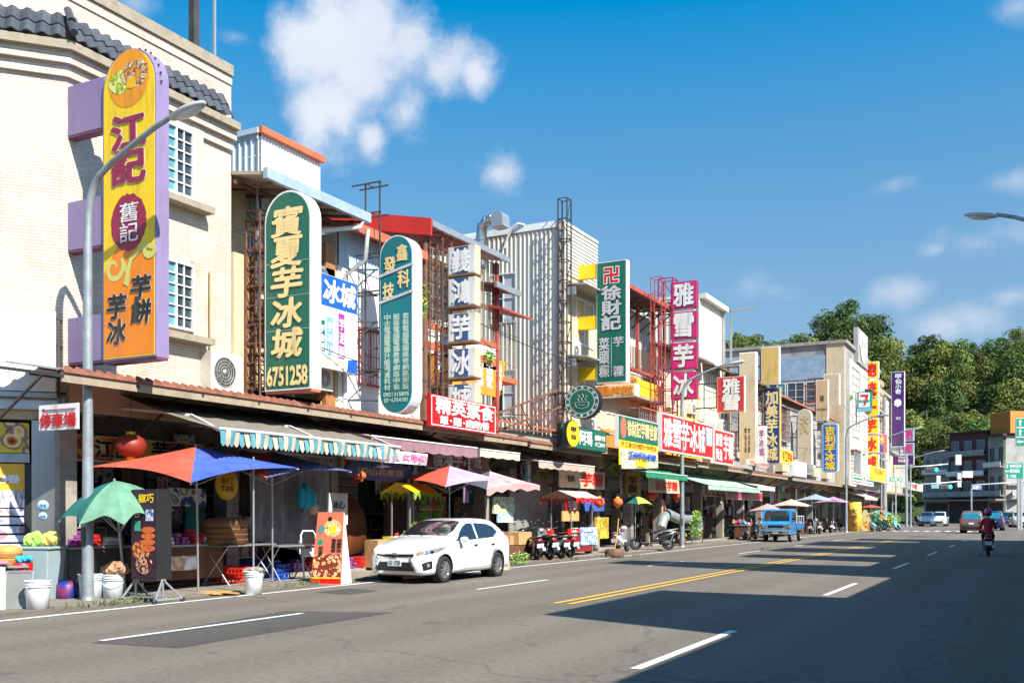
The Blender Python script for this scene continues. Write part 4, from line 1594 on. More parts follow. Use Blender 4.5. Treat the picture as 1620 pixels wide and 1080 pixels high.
# ---------------------------------------------------------------- building 8 and the far row
FX2=-14.9
b8=thing('weathered_house','weathered house with rusty tin roof and stained concrete wall','building',(-18,62,0))
MB().box(-28,Y7b+.05,4.0,-16.0,67,9.4).build('wall',M_concw,b8,world=True)
m=MB()
m.hexa([(-20,Y7b,10.9),(-15.2,Y7b,9.6),(-15.2,67,9.6),(-20,67,10.9),(-20,Y7b,11.0),(-15.2,Y7b,9.7),(-15.2,67,9.7),(-20,67,11.0)])
m.build('roof',M_rust,b8,world=True)
m=MB()
for i in range(10):
 y=Y7b+.2+i*.9
 m.bar((-16,y,8.6),(-15.2,y,9.6),.08).bar((-16,y,8.2),(-14.9,y,8.2),.07)
m.bar((-15.0,Y7b,8.25),(-15.0,67,8.25),.08)
m.build('timber_struts',M_wood,b8,world=True)
for i in range(4):
 window(b8,(-15.98,Y7b+.6+2.2*i,5.4),R(90),1.5,2.2,1,2,M_wframe,M_glass,2)
b85=thing('ruined_house','ruined brick house with orange patched roof beside tan sign boards','building',(-18,76,0))
MB().box(-28,67.05,4.0,-15.6,90,9.0).build('wall',M_concw,b85,world=True)
m=MB()
m.hexa([(-19.5,67.05,11.0),(-15.1,67.05,9.4),(-15.1,90,9.4),(-19.5,90,11.0),(-19.5,67.05,11.1),(-15.1,67.05,9.5),(-15.1,90,9.5),(-19.5,90,11.1)])
m.build('roof',mat('orange patched roofing',(.45,.16,.07),.8,var=.4,scale=2,dirt=(.16,.12,.1),dirt_amt=.9,dscale=.8),b85,world=True)
for i in range(8):
 window(b85,(-15.58,67.6+2.7*i,5.0),R(90),1.6,2.4,1,2,M_wframe if i%2 else M_alu,M_glass,2)
 if i%2==0:
  MB().box(-15.6,67.5+2.7*i,4.4,-15.1,69.6+2.7*i,5.0).build('balcony',M_cream,b85,world=True)
b9=thing('concrete_block_building','tall concrete block with blue stained side wall and emblem on its parapet','building',(-18,100,0))
Y9a,Y9b=90.5,112
Z9=atX(1343,549,FX2).z
MB().box(-40,Y9a,4.0,FX2,Y9b,Z9).build('wall',M_concw,b9,world=True)
MB().box(-40,Y9a-.2,Z9,FX2+.25,Y9b,Z9+.28).build('coping',M_conc,b9,world=True)
m=MB().box(-40,Y9a-.06,Z9-3.0,FX2-1.6,Y9a-.003,Z9-.9)
m.build('blue_band',mat('blue stained render',(.22,.33,.44),.8,var=.2,dirt=(.4,.4,.4),dirt_amt=.5,dscale=.5),b9,world=True)
MB().box(FX2-1.5,Y9a-.08,4,FX2+.02,Y9a-.003,Z9-.003).build('corner_pier',M_cream,b9,world=True)
for i in range(6):
 window(b9,(-26.4+1.65*i,Y9a-.05,Z9-5.2),0,1.5,2.0,1,3,M_wframe,[M_glass,M_teal if i%2 else M_glass],2)
MB().box(FX2,Y9a+1,4,FX2+.3,Y9b,Z9-1.2).build('front_cladding',mat('streaked render',(.56,.53,.47),.8,var=.12,dirt=(.22,.2,.17),dirt_amt=.7,dscale=.9,dstretch=(1,1,.2),dth=.47),b9,world=True)
for z in(4.6,7.0,9.4,11.8):
 MB().box(FX2+.3,Y9a+13.5,z,FX2+1.0,Y9b,z+.18).build('balcony_slab',M_concw,b9,world=True)
 MB().bar((FX2+.95,Y9a+13.5,z+1.0),(FX2+.95,Y9b,z+1.0),.07).build('balcony_rail',M_alu,b9,world=True)
g=window(b9,(FX2+.32,Y9a+2.2,Z9-8.0),R(90),4.0,6.2,1,9,M_alu,M_teal,1)
for k in range(5):
 window(b9,(FX2+.32,Y9a+8.0,Z9-12.5+k*2.3),R(90),11,1.5,1,1,M_wframe,M_glass,6)
m=MB()
for k in range(12):
 for j in range(4):
  m.box(FX2+.3,Y9b-3.2+j*.8,5+k*.9,FX2+.6,Y9b-2.8+j*.8,5.5+k*.9)
struct(m.build('relief_blocks',M_cream,b9,world=True),kind='stuff')
# emblem
em=thing('parapet_emblem','grey parapet block with a white shield emblem on the concrete building','emblem',(FX2+.3,Y9a+7,Z9))
ya_,yb_=Y9a+5.0,Y9a+11.0
MB().box(-.3,ya_-em.location.y,-1.0,.1,yb_-em.location.y,2.2).build('block',M_concw,em)
sh=[(-1.8,1.9),(-2.0,.2),(-1.2,-1.2),(0,-1.8),(1.2,-1.2),(2.0,.2),(1.8,1.9),(0,2.15)]
MB().prism([(u+.9,v*.75+.5)for u,v in sh][::-1],.1,.18,'x').build('shield',M_white2,em)
m=MB()
for u in(-1.0,.6):
 m.lathe([(.42,0),(.001,.005)],14,(.19,u+1.0,1.0),'x')
m.build('shield_mark',mat('grey print',(.25,.28,.32),.6,var=0),em)
# further fronts on the shop side, last before the junction
far=[('pale_tower_house','tall narrow pale house behind the purple vertical sign',112.2,121,14.5,M_white),('mixed_front_house','low house with red and blue boards near the junction',121.2,131,8.5,M_cream),('end_house','grey end house at the junction corner',131.2,139,10.0,M_concw)]
for nm,lb,ya_,yb_,z_,mt_ in far:
 b=thing(nm,lb,'building',(-18,ya_,0))
 MB().box(-30,ya_,3.8,FX2,yb_,z_).build('wall',mt_,b,world=True)
 MB().box(-30,ya_,z_,FX2+.3,yb_,z_+.3).build('coping',M_concw,b,world=True)
 for r_ in range(int((z_-4.5)/2.8)):
  for c_ in range(int((yb_-ya_)/2.6)):
   window(b,(FX2+.02,ya_+.6+c_*2.6,4.8+r_*2.8),R(90),1.7,1.7,1,2,M_wframe,M_glass,2)
# ---------------------------------------------------------------- arcade (ground floor) bay by bay
bays=[(12.85,17.25),(17.25,21.0),(21.0,24.6),(24.6,29.2),(29.2,35.3),(35.3,38.8),(38.8,42.8),(42.8,46.8),(46.8,53.4),(53.4,57.7),(57.7,62.3),(62.3,67),(67,72),(72,78),(78,84),(84,90.5),(90.5,97),(97,104),(104,112),(112.2,121),(121,131),(131,139)]
fronts=['stall lined','plastic curtained','latticed','open','shuttered','dark timber']
ORD=['first','second','third','fourth','fifth','sixth','seventh','eighth','ninth','tenth','eleventh','twelfth','thirteenth','fourteenth','fifteenth','sixteenth','seventeenth','eighteenth','nineteenth','twentieth','last but one','very last']
M_screen=[M_dark,M_shut,M_inner,M_wood,M_graytile,M_dark]
r3=random.Random(21)
for i,(ya,yb)in enumerate(bays):
 near=i<10
 t=thing('arcade_bay','shaded %s arcade bay, %s along the row'%(fronts[i%6],ORD[i]),'arcade',(-18,ya,0),0,'arcade bays under the shop houses')
 MB().box(-22,ya,3.85,FX,yb,4.14).build('ceiling',M_ceil,t,world=True)
 MB().box(FX+.003,ya,3.55,FX+.12,yb,4.2).build('fascia',M_inner if i%3 else M_cream,t,world=True)
 m=MB()
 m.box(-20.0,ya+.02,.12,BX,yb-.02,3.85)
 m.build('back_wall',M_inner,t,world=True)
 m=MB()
 cw=.2 if i in(0,1,3)else.15
 m.box(FX-.35,ya-cw,.12,FX+.06,ya+cw,3.84)
 m.build('column',M_graytile if i%2 else M_inner,t,world=True,bevel=.015)
 w=yb-ya
 oy0,oy1=ya+.35,yb-.35
 MB().box(BX,oy0,.14,BX+.03,oy1,2.9).build('opening_shade_panel',M_dark,t,world=True)  # flat panel on the solid wall, the interior's shade is in its colour
 MB().box(BX,oy0,2.9,BX+.2,oy1,3.35).build('shutter_box',M_shut,t,world=True)
 if near or i%2:
  m=MB()
  for k in range(int((2.9-.14)/.25)):
   m.box(BX+.03,oy0+.06,.2+k*.25,BX+.05,oy0+w*.3,.42+k*.25)
  m.build('shutter',M_shut,t,world=True)
 if near:
  for sh_ in range(4):
   MB().box(BX+.05,oy0+w*.35,.55+sh_*.5,BX+.5,oy1-.1,.58+sh_*.5).build('shelf',M_inner,t,world=True)
 MB().box(-19,ya+w*.3,3.79,-18.9,ya+w*.7,3.84).build('ceiling_lamp',mat('lamp tube',(.8,.8,.78),.4,var=0),t,world=True)
r4=random.Random(77)
pm_=[pict('wall poster %d'%i,c,5)for i,c in enumerate((['e8e0d0','c03020','f0f0e8','2050a0'],['f0d040','d04020','fff0c0','206030'],['d0e0f0','4080c0','ffffff','e06060'],['f4e8d0','a06030','e0c090','703020']))]
for i,(ya,yb)in enumerate(bays[:16]):
 for k in range(5 if i<9 else 3):
  y=ya+.3+(yb-ya-.9)*r4.random()
  w,h,z=r4.uniform(.35,.9),r4.uniform(.4,1.1),r4.uniform(1.0,2.6)
  o=MB().box(0,0,0,.03,w,h).build('wall_poster',r4.choice(pm_),loc=(BX+.21+.01*k,y,z))
  tag(o,'%s %s poster %s on the back wall of the %s arcade bay'%(['narrow','square','wide'][min(2,int((w-.35)/.19))],['red and blue','yellow and green','pale blue','tan'][pm_.index(o.data.materials[0])],'high' if z>1.8 else 'low',ORD[i]),'poster','posters in the %s bay'%ORD[i])
ac0=aircon((-16.2,27.2,5.0),R(90),'air conditioner on the caged balcony building behind the box signs',.8,.58)
acs=[(-16.25,36.0,7.75,'under the upper window canopy of the ribbed building'),(-16.25,37.6,4.95,'beside the round green sign'),(-16.2,44.0,5.4,'over the orange balcony panels'),(-16.3,48.0,6.9,'above the yellow panel'),(-16.3,51.5,6.9,'above the right end of the yellow panel'),(-16.1,56.6,6.3,'beside the tall window of the cream building'),(-15.8,59,4.9,'low on the weathered house'),(-15.8,63.3,4.8,'at the far end of the weathered house'),(-15.4,69,7.7,'high on the ruined house'),(-15.4,74,7.6,'high on the ruined house, second'),(-15.4,79.5,4.6,'low on the ruined house'),(-15.4,85,7.6,'near the far end of the ruined house'),(-14.4,99,7.2,'on the concrete block front'),(-14.4,103,9.5,'higher on the concrete block front'),(-14.4,106,4.9,'low on the concrete block front')]
for x,y,z,lb in acs:
 dup(ac0,(x,y,z),R(90),'air conditioner '+lb,scale=1.25 if y>55 else 1.0)
for i,(x,ya,yb,z0,z1)in enumerate(((-15.9,58.2,61.5,5.2,7.8),(-15.3,67.6,71,6.6,8.8),(-15.2,75,78.4,4.6,6.8),(-15.2,82,86,6.4,8.8),(-14.3,92,96,4.6,7.2),(-14.2,100,105,11.6,13.4),(-16.1,43,46.5,4.5,6.4))):
 t=thing('window_cage','rusty barred window cage on the far facades, %s from the corrugated building'%ORD[i],'window cage',(x,ya,z0),0,'barred window cages')
 m=MB()
 for k in range(int((yb-ya)/.28)):
  y=ya+k*.28
  m.bar((x,y,z0),(x,y,z1),.035)
 for k in range(5):
  z=z0+(z1-z0)*k/4
  m.bar((x,ya,z),(x,yb,z),.04).bar((x,ya,z),(x-.6,ya,z),.04)
 m.build('bars',M_rust if i%2 else M_alu,t,world=True)
 MB().box(x-.6,ya,z1,x+.15,yb,z1+.05).build('cage_roof',M_groof if i%2 else M_oredge,t,world=True)
 MB().box(x-.6,ya,z0-.1,x,yb,z0-.003).build('cage_floor',M_concw,t,world=True)
# ---------------------------------------------------------------- canopies along the facade
cz=[(11.45,26.0,-14.7,4.03,4.30,M_groof),(26.0,29.4,-14.9,4.0,4.27,M_groof),(29.4,35.5,-14.8,3.95,4.22,M_groof),(35.5,41.0,-14.9,4.1,4.37,M_groof),(41.0,47.5,-14.8,4.0,4.27,M_groof),(47.5,57.5,-14.7,4.05,4.32,M_groof),(57.5,67.0,-14.6,4.0,4.27,M_rust),(67.0,90.0,-14.3,3.95,4.22,M_groof),(90,139,-14.2,3.9,4.17,M_groof)]
for i,(ya,yb,xo,z0,z1,mt_)in enumerate(cz):
 t=thing('tin_canopy',['long rust edged tin canopy starting at the corner building','short tin canopy over the red vegetarian restaurant sign','tin canopy with orange tiles in front of the corrugated side wall','tin canopy below the round green sign','tin canopy under the green and yellow shop banner','tin canopy under the long red sign','rusty tin canopy past the red sign','long tin canopy above the blue truck and parasols','tin canopy at the far end of the row'][i],'canopy',(xo,ya,z0),0,'tin canopies over the pavement')
 rib_roof(t,(xo,ya,z0),(xo,yb,z0),(FX,yb,z1),(FX,ya,z1),mt_,.22 if i<6 else.4,np_=max(1,int((yb-ya)/1.8))if i<6 else 2)
 if i<7:
  rib_roof(t,(xo+.03,ya,z0+.0),(xo+.03,yb,z0+.0),(xo-.14,yb,z0+.07),(xo-.14,ya,z0+.07),mat('rust red flashing',(.26,.10,.06),.8,var=.4,scale=4),.22,.05,name='edge_flashing')
 MB().box(xo-.06,ya,z0-.19,xo-.01,yb,z0-.035).build('edge_board',mat('weathered beige board',(.34,.27,.19),.8,var=.3,scale=2,dirt=(.1,.07,.05),dirt_amt=.7,dscale=2),t,world=True)
 m=MB()
 n=int((yb-ya)/1.5)
 for k in range(n+1):
  y=ya+(yb-ya)*k/max(n,1)
  m.bar((xo+.0,y,z0-.09),(FX,y,z1-.1),.06)
  if k%2==0:
   m.bar((FX+.02,y,z0-.75),(xo-.5,y,z0-.02),.04)
 m.bar(((xo+FX)/2,ya,(z0+z1)/2-.12),((xo+FX)/2,yb,(z0+z1)/2-.12),.07)
 m.build('support_frame',M_darksteel,t,world=True)
# ---------------------------------------------------------------- cross street houses at the far end
def far_house(name,label,pa,Da,pb,Db,ztop,base_mt,rows,cols,extra=None,dp=12):
 a=atD(pa,HZ,Da)
 b=atD(pb,HZ,Db)
 u=Vector((b.x-a.x,b.y-a.y,0))
 w=u.length
 rz=math.atan2(u.y,u.x)
 t=thing(name,label,'building',(a.x,a.y,0),rz)
 MB().box(0,0,0,w,dp,ztop).build('wall',base_mt,t)
 MB().box(-.2,-.6 if dp>5 else-.05,ztop,w+.2,dp,ztop+.25).build('roof',M_maroon,t)
 MB().box(0,-1.6,3.4,w,-.003,3.65).build('awning',M_groof,t)
 MB().box(.3,-.05,.1,w-.3,-.003,3.1).build('opening_shade_panel',M_dark,t)  # no real opening: dark slab coloured like a shaded shop front
 for r_ in range(rows):
  z=4.3+r_*(ztop-4.5)/rows
  MB().box(0,-.9,z-.25,w,-.003,z-.1).build('balcony_slab',M_conc,t)
  MB().box(0,-.9,z-.1,w,-.84,z+.6).build('balcony_rail',M_white if r_%2 else M_concw,t)
  for c_ in range(cols):
   window(t,(0,0,0),0,w/cols*.6,(ztop-4.5)/rows*.6,1,1,M_alu,M_glass,2).location=(w/cols*(c_+.2),-.04,z+.3)
 return t
far_house('dim_row_house','dim grey terraced house below the hill, behind the traffic lights',1462,159,1502,156,11.5,M_concw,2,3)
far_house('maroon_row_house','dark maroon balconied house across the junction',1502,155.5,1562,149.5,13.8,M_maroon,3,3)
far_house('far_row_house','grey row house across the street under ochre metal upper floor',1563,149,1591,145,12.9,M_concw,2,2)
a=atD(1563,HZ,149)
t=thing('ochre_metal_shed','ochre corrugated metal storey on the grey row house','shed',(a.x,a.y,13.2),math.atan2(atD(1591,HZ,145).y-a.y,atD(1591,HZ,145).x-a.x))
MB().box(.2,.3,0,4.7,9,3.2).build('wall',M_orange,t)
m=MB()
for i in range(22):
 m.box(.2+i*.2,.26,0,.28+i*.2,.3,3.2)
m.build('ribs',M_orange,t)
far_house('yellow_lit_house','sunlit pale yellow house behind the green direction sign',1591.5,145,1626,152,12.3,mat('pale yellow wall',(.75,.62,.30),.8,var=.05),1,1,dp=.4)
for i in range(6):
 far_house('cross_street_house','plain house on the cross street, %s beyond the yellow one'%['first','second','third','fourth','fifth','sixth'][i],1630+i*55,150+i*3,1682+i*55,153+i*3,10+(i*37%5),[M_concw,M_cream,M_white][i%3],2,3)
# ---------------------------------------------------------------- houses on the other side (behind the photographer), they cast the road shadow
RX=2.6
rows_=[(-30,-20,7),(-20,-10,6.2),(-10,-3,5.9),(-3,4,5.9),(4,10.6,5.85),(10.6,16.2,9.2),(16.2,24.0,5.5),(24.0,26.2,14.5),(26.2,31.5,6.8),(31.5,34.0,12.0),(34.0,37.5,7.0),(37.5,42.0,12.5),(42.0,46,9.0),(46,53,13),(53,56.5,8),(56.5,60.5,12)]
for i,(ya,yb,z_)in enumerate(rows_):
 t=thing('opposite_house','shop house on the near side of the street, %s one from the photographer'%['twelfth','eleventh','tenth','ninth','eighth','seventh','sixth','fifth','fourth','third','second','first','next','tall','low','last'][i],'building',(RX,ya,0),0,'shop houses on the near side of the street')
 MB().box(RX,ya,3.6,RX+12,yb,z_).build('wall',[M_cream,M_white,M_concw,M_corr][i%4],t,world=True)
 MB().box(RX+3,ya,.13,RX+12,yb,3.6).build('shop_wall',M_inner,t,world=True)
 MB().box(RX,ya,.13,RX+.4,ya+.4,3.6).build('column',M_graytile,t,world=True)
 MB().box(RX,ya+.003,z_,RX+.2,yb-.003,z_+.3).build('parapet',M_conc,t,world=True)
 if z_<13:
  nw=max(1,int((yb-ya)/2.4))
  for k in range(nw):
   window(t,(RX-.02,ya+(yb-ya)*(k+.8)/nw,4.2),R(-90),1.4,1.3,1,2,M_wframe,M_glass,2)
# ================================================================ SIGNS
def paint(n,h,**k):
 kw=dict(rough=.42,var=.05,dirt='6a5a48',dirt_amt=.45,dscale=2.6,dstretch=(1.4,1.4,.22),dth=.53)
 kw.update(k)
 return mat('paint '+n,h,**kw)
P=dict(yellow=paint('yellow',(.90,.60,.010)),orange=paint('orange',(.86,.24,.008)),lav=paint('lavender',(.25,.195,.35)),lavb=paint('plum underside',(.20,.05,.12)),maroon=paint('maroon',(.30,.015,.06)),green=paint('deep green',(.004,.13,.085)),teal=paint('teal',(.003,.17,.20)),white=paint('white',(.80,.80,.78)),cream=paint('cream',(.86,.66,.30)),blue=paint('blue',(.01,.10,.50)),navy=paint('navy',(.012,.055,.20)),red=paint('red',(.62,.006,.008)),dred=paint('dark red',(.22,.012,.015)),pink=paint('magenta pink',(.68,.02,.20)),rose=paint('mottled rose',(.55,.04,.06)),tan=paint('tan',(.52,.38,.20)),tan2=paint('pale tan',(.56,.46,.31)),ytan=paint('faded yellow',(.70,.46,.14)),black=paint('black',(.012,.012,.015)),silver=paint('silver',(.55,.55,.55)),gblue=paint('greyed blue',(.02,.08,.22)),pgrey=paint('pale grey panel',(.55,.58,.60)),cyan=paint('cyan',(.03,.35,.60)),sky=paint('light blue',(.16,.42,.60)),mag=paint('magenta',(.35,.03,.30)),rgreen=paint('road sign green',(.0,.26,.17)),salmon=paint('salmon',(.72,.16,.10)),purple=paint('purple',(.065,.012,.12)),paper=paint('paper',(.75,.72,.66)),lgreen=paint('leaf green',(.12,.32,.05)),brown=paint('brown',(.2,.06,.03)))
def bl(pxL,pxR,pyT,pyB,X):
 return blade_frame(pxL,pxR,pyT,pyB,X)
def arms(root,fr,zs,mt=M_rust,X0=None,D=.2,t=.05,diag=False):
 """steel arms from the sign back to the facade, with a lattice post"""
 o=fr[0]
 lx=(FX if X0 is None else X0)-o.x
 if lx>-.1:
  return
 for z in zs:
  MB().bar((lx,.05,z),(0,.05,z),t).bar((lx,D,z),(0,D,z),t).bar((lx*.5,.05,z),(lx*.5,D,z),t*.8).build('bracket_arm',mt,root)
 for x in(-.06,lx*.55):
  MB().bar((x,.08,min(zs)),(x,.08,max(zs)),t).build('bracket_post',mt,root)
# 1 yellow snack sign ------------------------------------------------
fr=bl(163,247,65,563,-14.0)
o,w,h,_=fr
def ex1(root,w,h):
 m=MB()
 n=24
 up=[]
 for i in range(n+1):
  u=i/n
  v=.315+.05*math.sin(u*5.2-.6)+.05*u
  up.append((w*(.03+.94*u),h*v))
 m.add([(w*.03,-.011,h*.01),(w*.97,-.011,h*.01)]+[(a,-.011,b)for a,b in reversed(up)],[tuple(range(n+3))])
 m.build('orange_print',P['orange'],root)
 m=MB()
 def spiral(cx,cz,r0,turns,flip=1,tail=None):
  pts=[]
  for k in range(26):
   a=turns*2*math.pi*k/25
   r=r0*(.25+.75*k/25)
   pts.append((cx+flip*r*math.cos(a),cz+r*math.sin(a)))
  if tail:
   pts+=tail
  q=[]
  for k in range(len(pts)):
   a=pts[max(0,k-1)]
   b=pts[min(len(pts)-1,k+1)]
   dx,dz=b[0]-a[0],b[1]-a[1]
   l=math.hypot(dx,dz)or 1
   th=.035*w*min(1,(k+3)/12)
   q.append(((pts[k][0]-dz/l*th,-.0135,pts[k][1]+dx/l*th),(pts[k][0]+dz/l*th,-.0135,pts[k][1]-dx/l*th)))
  for i_,(a,b)in enumerate(zip(q,q[1:])):
   e_=-.0001*i_-(.005 if cx>w*.5 else 0)
   m.quad(*[(v_[0],v_[1]+e_,v_[2])for v_ in(a[0],a[1],b[1],b[0])])
 spiral(w*.22,h*.30,w*.19,1.1,1,[(w*.50,h*.27),(w*.47,h*.235)])
 spiral(w*.88,h*.345,w*.12,1.0,1,[(w*.80,h*.36),(w*.55,h*.32),(w*.44,h*.24)])
 m.build('swirl_print',paint('pale yellow green',(.62,.60,.16)),root)
 m=MB().prism([(w*.5+w*.38*math.cos(R(10*i)),h*.905+w*.38*math.sin(R(10*i)))for i in range(36)],-.0125,-.009)
 m.build('orange_disc',paint('light orange',(.85,.32,.01)),root)
 for cx,cz,rx,rz_,cols,nm in((.33,.90,.2,.155,['a8b020','d0d050','788c18','e0e080'],'green_pastry'),(.62,.915,.24,.18,['e8c040','b07060','f0e0b0','6a3030','d89030'],'layered_pastry'),(.55,.887,.09,.07,['f0c010','e8b000'],'yellow_filling')):
  ol=[]
  rr=random.Random(int(cx*100))
  for i in range(28):
   k=1+rr.uniform(-.09,.09)
   ol.append((w*cx+w*rx*k*math.cos(2*math.pi*i/28),h*cz+w*rz_*k*math.sin(2*math.pi*i/28)))
  y=-.014-.0015*cx*3-(.002 if 'filling' in nm else 0)
  MB().prism(ol,y,-.0125).build(nm,pict(nm,cols,9),root)
 rr=random.Random(2)
 ol=[(w*.5+w*.33*(1+rr.uniform(-.035,.035))*math.cos(2*math.pi*i/60),h*.44+h*.093*(1+rr.uniform(-.035,.035))*math.sin(2*math.pi*i/60))for i in range(60)]
 MB().prism(ol,-.013,-.009).build('seal_print',P['maroon'],root)
s1=sign('vertical_sign','tall yellow and orange arched taro pastry sign with lavender sides',fr,.30,P['yellow'],P['lav'],[('江記',.17,.565,.83,.79,'v',P['maroon'],P['white'],.034),('舊記',.33,.375,.70,.505,'v',P['white'],None,.008),('芋餅',.55,.11,.93,.265,'v',P['black'],P['white'],.026,.12),('芋冰',.10,.05,.47,.215,'v',P['black'],P['white'],.026,.12)],'arch',extra=ex1,group=None)
for py0,py1 in((123,203),(310,388),(497,570)):
 za,zb=atY(150,py1,fr[0].y).z-fr[0].z,atY(150,py0,fr[0].y).z-fr[0].z
 m=MB().box(-1.5,.04,za,-.002,.27,zb)
 m.build('bracket_box',P['lav'],s1,bevel=.01)
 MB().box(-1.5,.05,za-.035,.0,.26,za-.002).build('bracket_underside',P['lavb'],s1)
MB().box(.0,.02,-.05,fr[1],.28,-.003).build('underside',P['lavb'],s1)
m=MB()
for i in range(15):
 a=math.pi*i/14
 r_=fr[1]/2
 c=(r_+(r_+.03)*math.cos(a),.1,fr[2]-r_+(r_+.03)*math.sin(a))
 m.ell(c,(.022,.022,.022),6,4)
m.build('rivets',M_darksteel,s1)
# 2 green arched sign --------------------------------------------------
fr=bl(419,492,294,614,-14.4)
s2=sign('vertical_sign','deep green arched sign with cream brush characters and phone number 6751258',fr,.36,P['green'],P['white'],[('賓夏芋冰城',.16,.16,.84,.92,'v',P['cream'],None,.028,.12),('6751258',.06,.022,.94,.125,'h',P['cream'],None,.034)],'arch',rim=.045)
arms(s2,fr,[.1,.9,1.7,2.5,3.3,4.0],D=.3)
MB().box(.0,.02,-.06,fr[1],.34,-.003).build('underside',M_oredge,s2)
for v in(.30,.47,.64):
 MB().box(.05,-.012,fr[2]*v,fr[1]-.05,-.0085,fr[2]*v+.008).build('panel_seam',P['pgrey'],s2)
lattice('sign_frame','rusty lattice frame holding the green arched sign',(-16.05,17.8,4.2),(-16.05,17.8,8.6),.42,M_rust,.45)
# 3 blue and white facade sign -------------------------------------------
fr=fac_frame(503,565,429,579,-15.75)
def ex3(root,w,h):
 MB().box(.01*w,-.013,h*.66,w*.99,-.009,h*.995).build('blue_print',P['blue'],root)
 m=MB()
 put_text(m,'冰城',w*.12,h*.70,w*.95,h*.96,False,.03,.12,y=-.02)
 m.build('lettering',P['white'],root)
 for x0,x1,z0,z1,mt_,tx in((.03,.16,.17,.50,P['green'],'芋金酥'),(.20,.36,.14,.55,P['sky'],'芋冰片'),(.50,.66,.13,.62,P['mag'],'芋泥酥')):
  MB().box(x0*w,-.013,z0*h,x1*w,-.009,z1*h).build('colour_stripe',mt_,root)
  m=MB()
  put_text(m,tx,x0*w,z0*h,x1*w,z1*h-.1,True,.02,y=-.02,fill=.8)
  m.build('lettering',P['white'],root)
 MB().add([(w*.72,-.013,0),(w*.99,-.013,0),(w*.99,-.013,h*.16),(w*.75,-.013,h*.13)],[(0,1,2,3)]).build('blue_corner',P['blue'],root)
 MB().box(.02*w,-.013,.02*h,w*.68,-.009,h*.12).build('food_print',pict('cake print',['f0e8d8','e0c8b0','c8a080','ffffff'],9),root)
sign('wall_sign','white wall sign with slanted blue header behind the green arched sign',fr,.12,P['white'],P['white'],(),extra=ex3)
# 4 teal computer sign ----------------------------------------------------
fr=bl(601,653,368,652,-14.4)
o,w,h,_=fr
def ex4(root,w,h):
 for v0,v1 in((.62,.685),(.735,.80)if False else(.735,.80)):
  pass
 for v in(.625,.775):
  m=MB()
  m.hexa([(-.02,-.03,h*v-.02),(w+.02,-.03,h*(v+.045)),(w+.02,.0,h*(v+.045)),(-.02,.0,h*v-.02),(-.02,-.03,h*v+.05),(w+.02,-.03,h*(v+.045)+.07),(w+.02,.0,h*(v+.045)+.07),(-.02,.0,h*v+.05)])
  m.build('divider',P['silver'],root)
 m=MB()
 cols=['套裝電腦電腦維修網路架設','組裝電腦電腦教學網路申裝','中古電腦電腦升級週邊耗材']
 for i,c in enumerate(cols):
  x1=w*(.90-i*.28)
  put_text(m,c,x1-w*.20,h*.13,x1,h*.56,True,.015,y=-.02)
 put_text(m,'0921315895',w*.12,h*.095,w*.9,h*.12,False,.02,y=-.02)
 put_text(m,'07-6754181',w*.14,h*.062,w*.88,h*.088,False,.02,y=-.02)
 m.build('lettering',paint('pale teal print',(.55,.72,.55)),root)
s4=sign('vertical_sign','teal rounded computer shop sign with small pale print on white wall',fr,.45,P['teal'],P['white'],[('鑫',.52,.85,.86,.945,'v',P['cream'],None,.026),('發',.14,.79,.50,.885,'v',P['cream'],None,.026),('科',.55,.70,.92,.80,'v',P['cream'],None,.026),('技',.10,.645,.46,.74,'v',P['cream'],None,.026)],'stadium',rim=.03,extra=ex4)
arms(s4,fr,[1.2,2.3,3.3,4.3,5.4,6.2],M_darksteel,D=.4,t=.035)
# 5 stacked blue and white boxes --------------------------------------------
boxes=[('義',386,431),('鴻',436,481),('芋',493,538),('冰',549,595),('城',605,650)]
for i,(c,a,b)in enumerate(boxes):
 fr=bl(709,751,a,b,-14.6)
 def ex5(root,w,h):
  MB().box(w*.24,-.0125,.02,w*.76,-.009,h-.02).build('blue_band',P['gblue'],root)
 s=sign('box_sign','weathered white box sign with blue band and character %s, %s of five'%(['for righteous','for swan','for taro','for ice','for city'][i],['topmost','second','middle','fourth','lowest'][i]),fr,.34,paint('weathered white',(.62,.66,.68),dirt='46566a',dirt_amt=.6,dscale=2.5),paint('cream side',(.72,.55,.36)),[(c,.16,.08,.84,.92,'h',P['white'],None,.03,.06)],extra=ex5,group='stacked blue and white box signs')
 MB().box(-.02,-.02,-.06,fr[1]+.02,.36,-.003).build('underside',M_rust,s)
fr=bl(709,751,380,650,-14.6)
lattice('sign_frame','brown lattice mast beside the stacked blue and white box signs',(fr[0].x-.35,fr[0].y+.1,4.3),(fr[0].x-.35,fr[0].y+.1,fr[0].z+fr[2]+.35),.5,M_rust,.5)
lattice('sign_frame','brown lattice mast between the teal sign and the box signs',(-16.0,25.0,4.3),(-16.0,25.0,9.6),.4,M_rust,.55)
# 6 orange slanted facade sign ----------------------------------------------
fr=fac_frame(686,800,540,607,-15.9)
o,w,h,_=fr
root=thing('wall_sign','orange and brown slanted wall sign partly hidden by the stacked box signs','sign',o,R(90))
m=MB()
ol=[(0,0),(w*.90,0),(w,h*1.0),(0,h)]
m.prism(ol,-.0,.1)
m.build('face_panel',paint('warm orange',(.72,.30,.03)),root)
MB().prism([(0,0),(w*.10,0),(w*.12,h),(0,h)],-.006,-.002).build('brown_print',P['brown'],root)
m=MB()
for i,tx in enumerate(('麻竹筍','芋頭麵乳','刺皮豆腐')):
 put_text(m,tx,w*(.84-.14*i),h*.2,w*(.94-.14*i),h*.88,True,.02,.1,y=-.012)
put_text(m,'188',w*.48,h*.03,w*.62,h*.14,False,.03,y=-.012)
put_text(m,'芋冰',w*.03,h*.3,w*.13,h*.95,True,.02,.1,y=-.012)
m.build('lettering',P['white'],root)
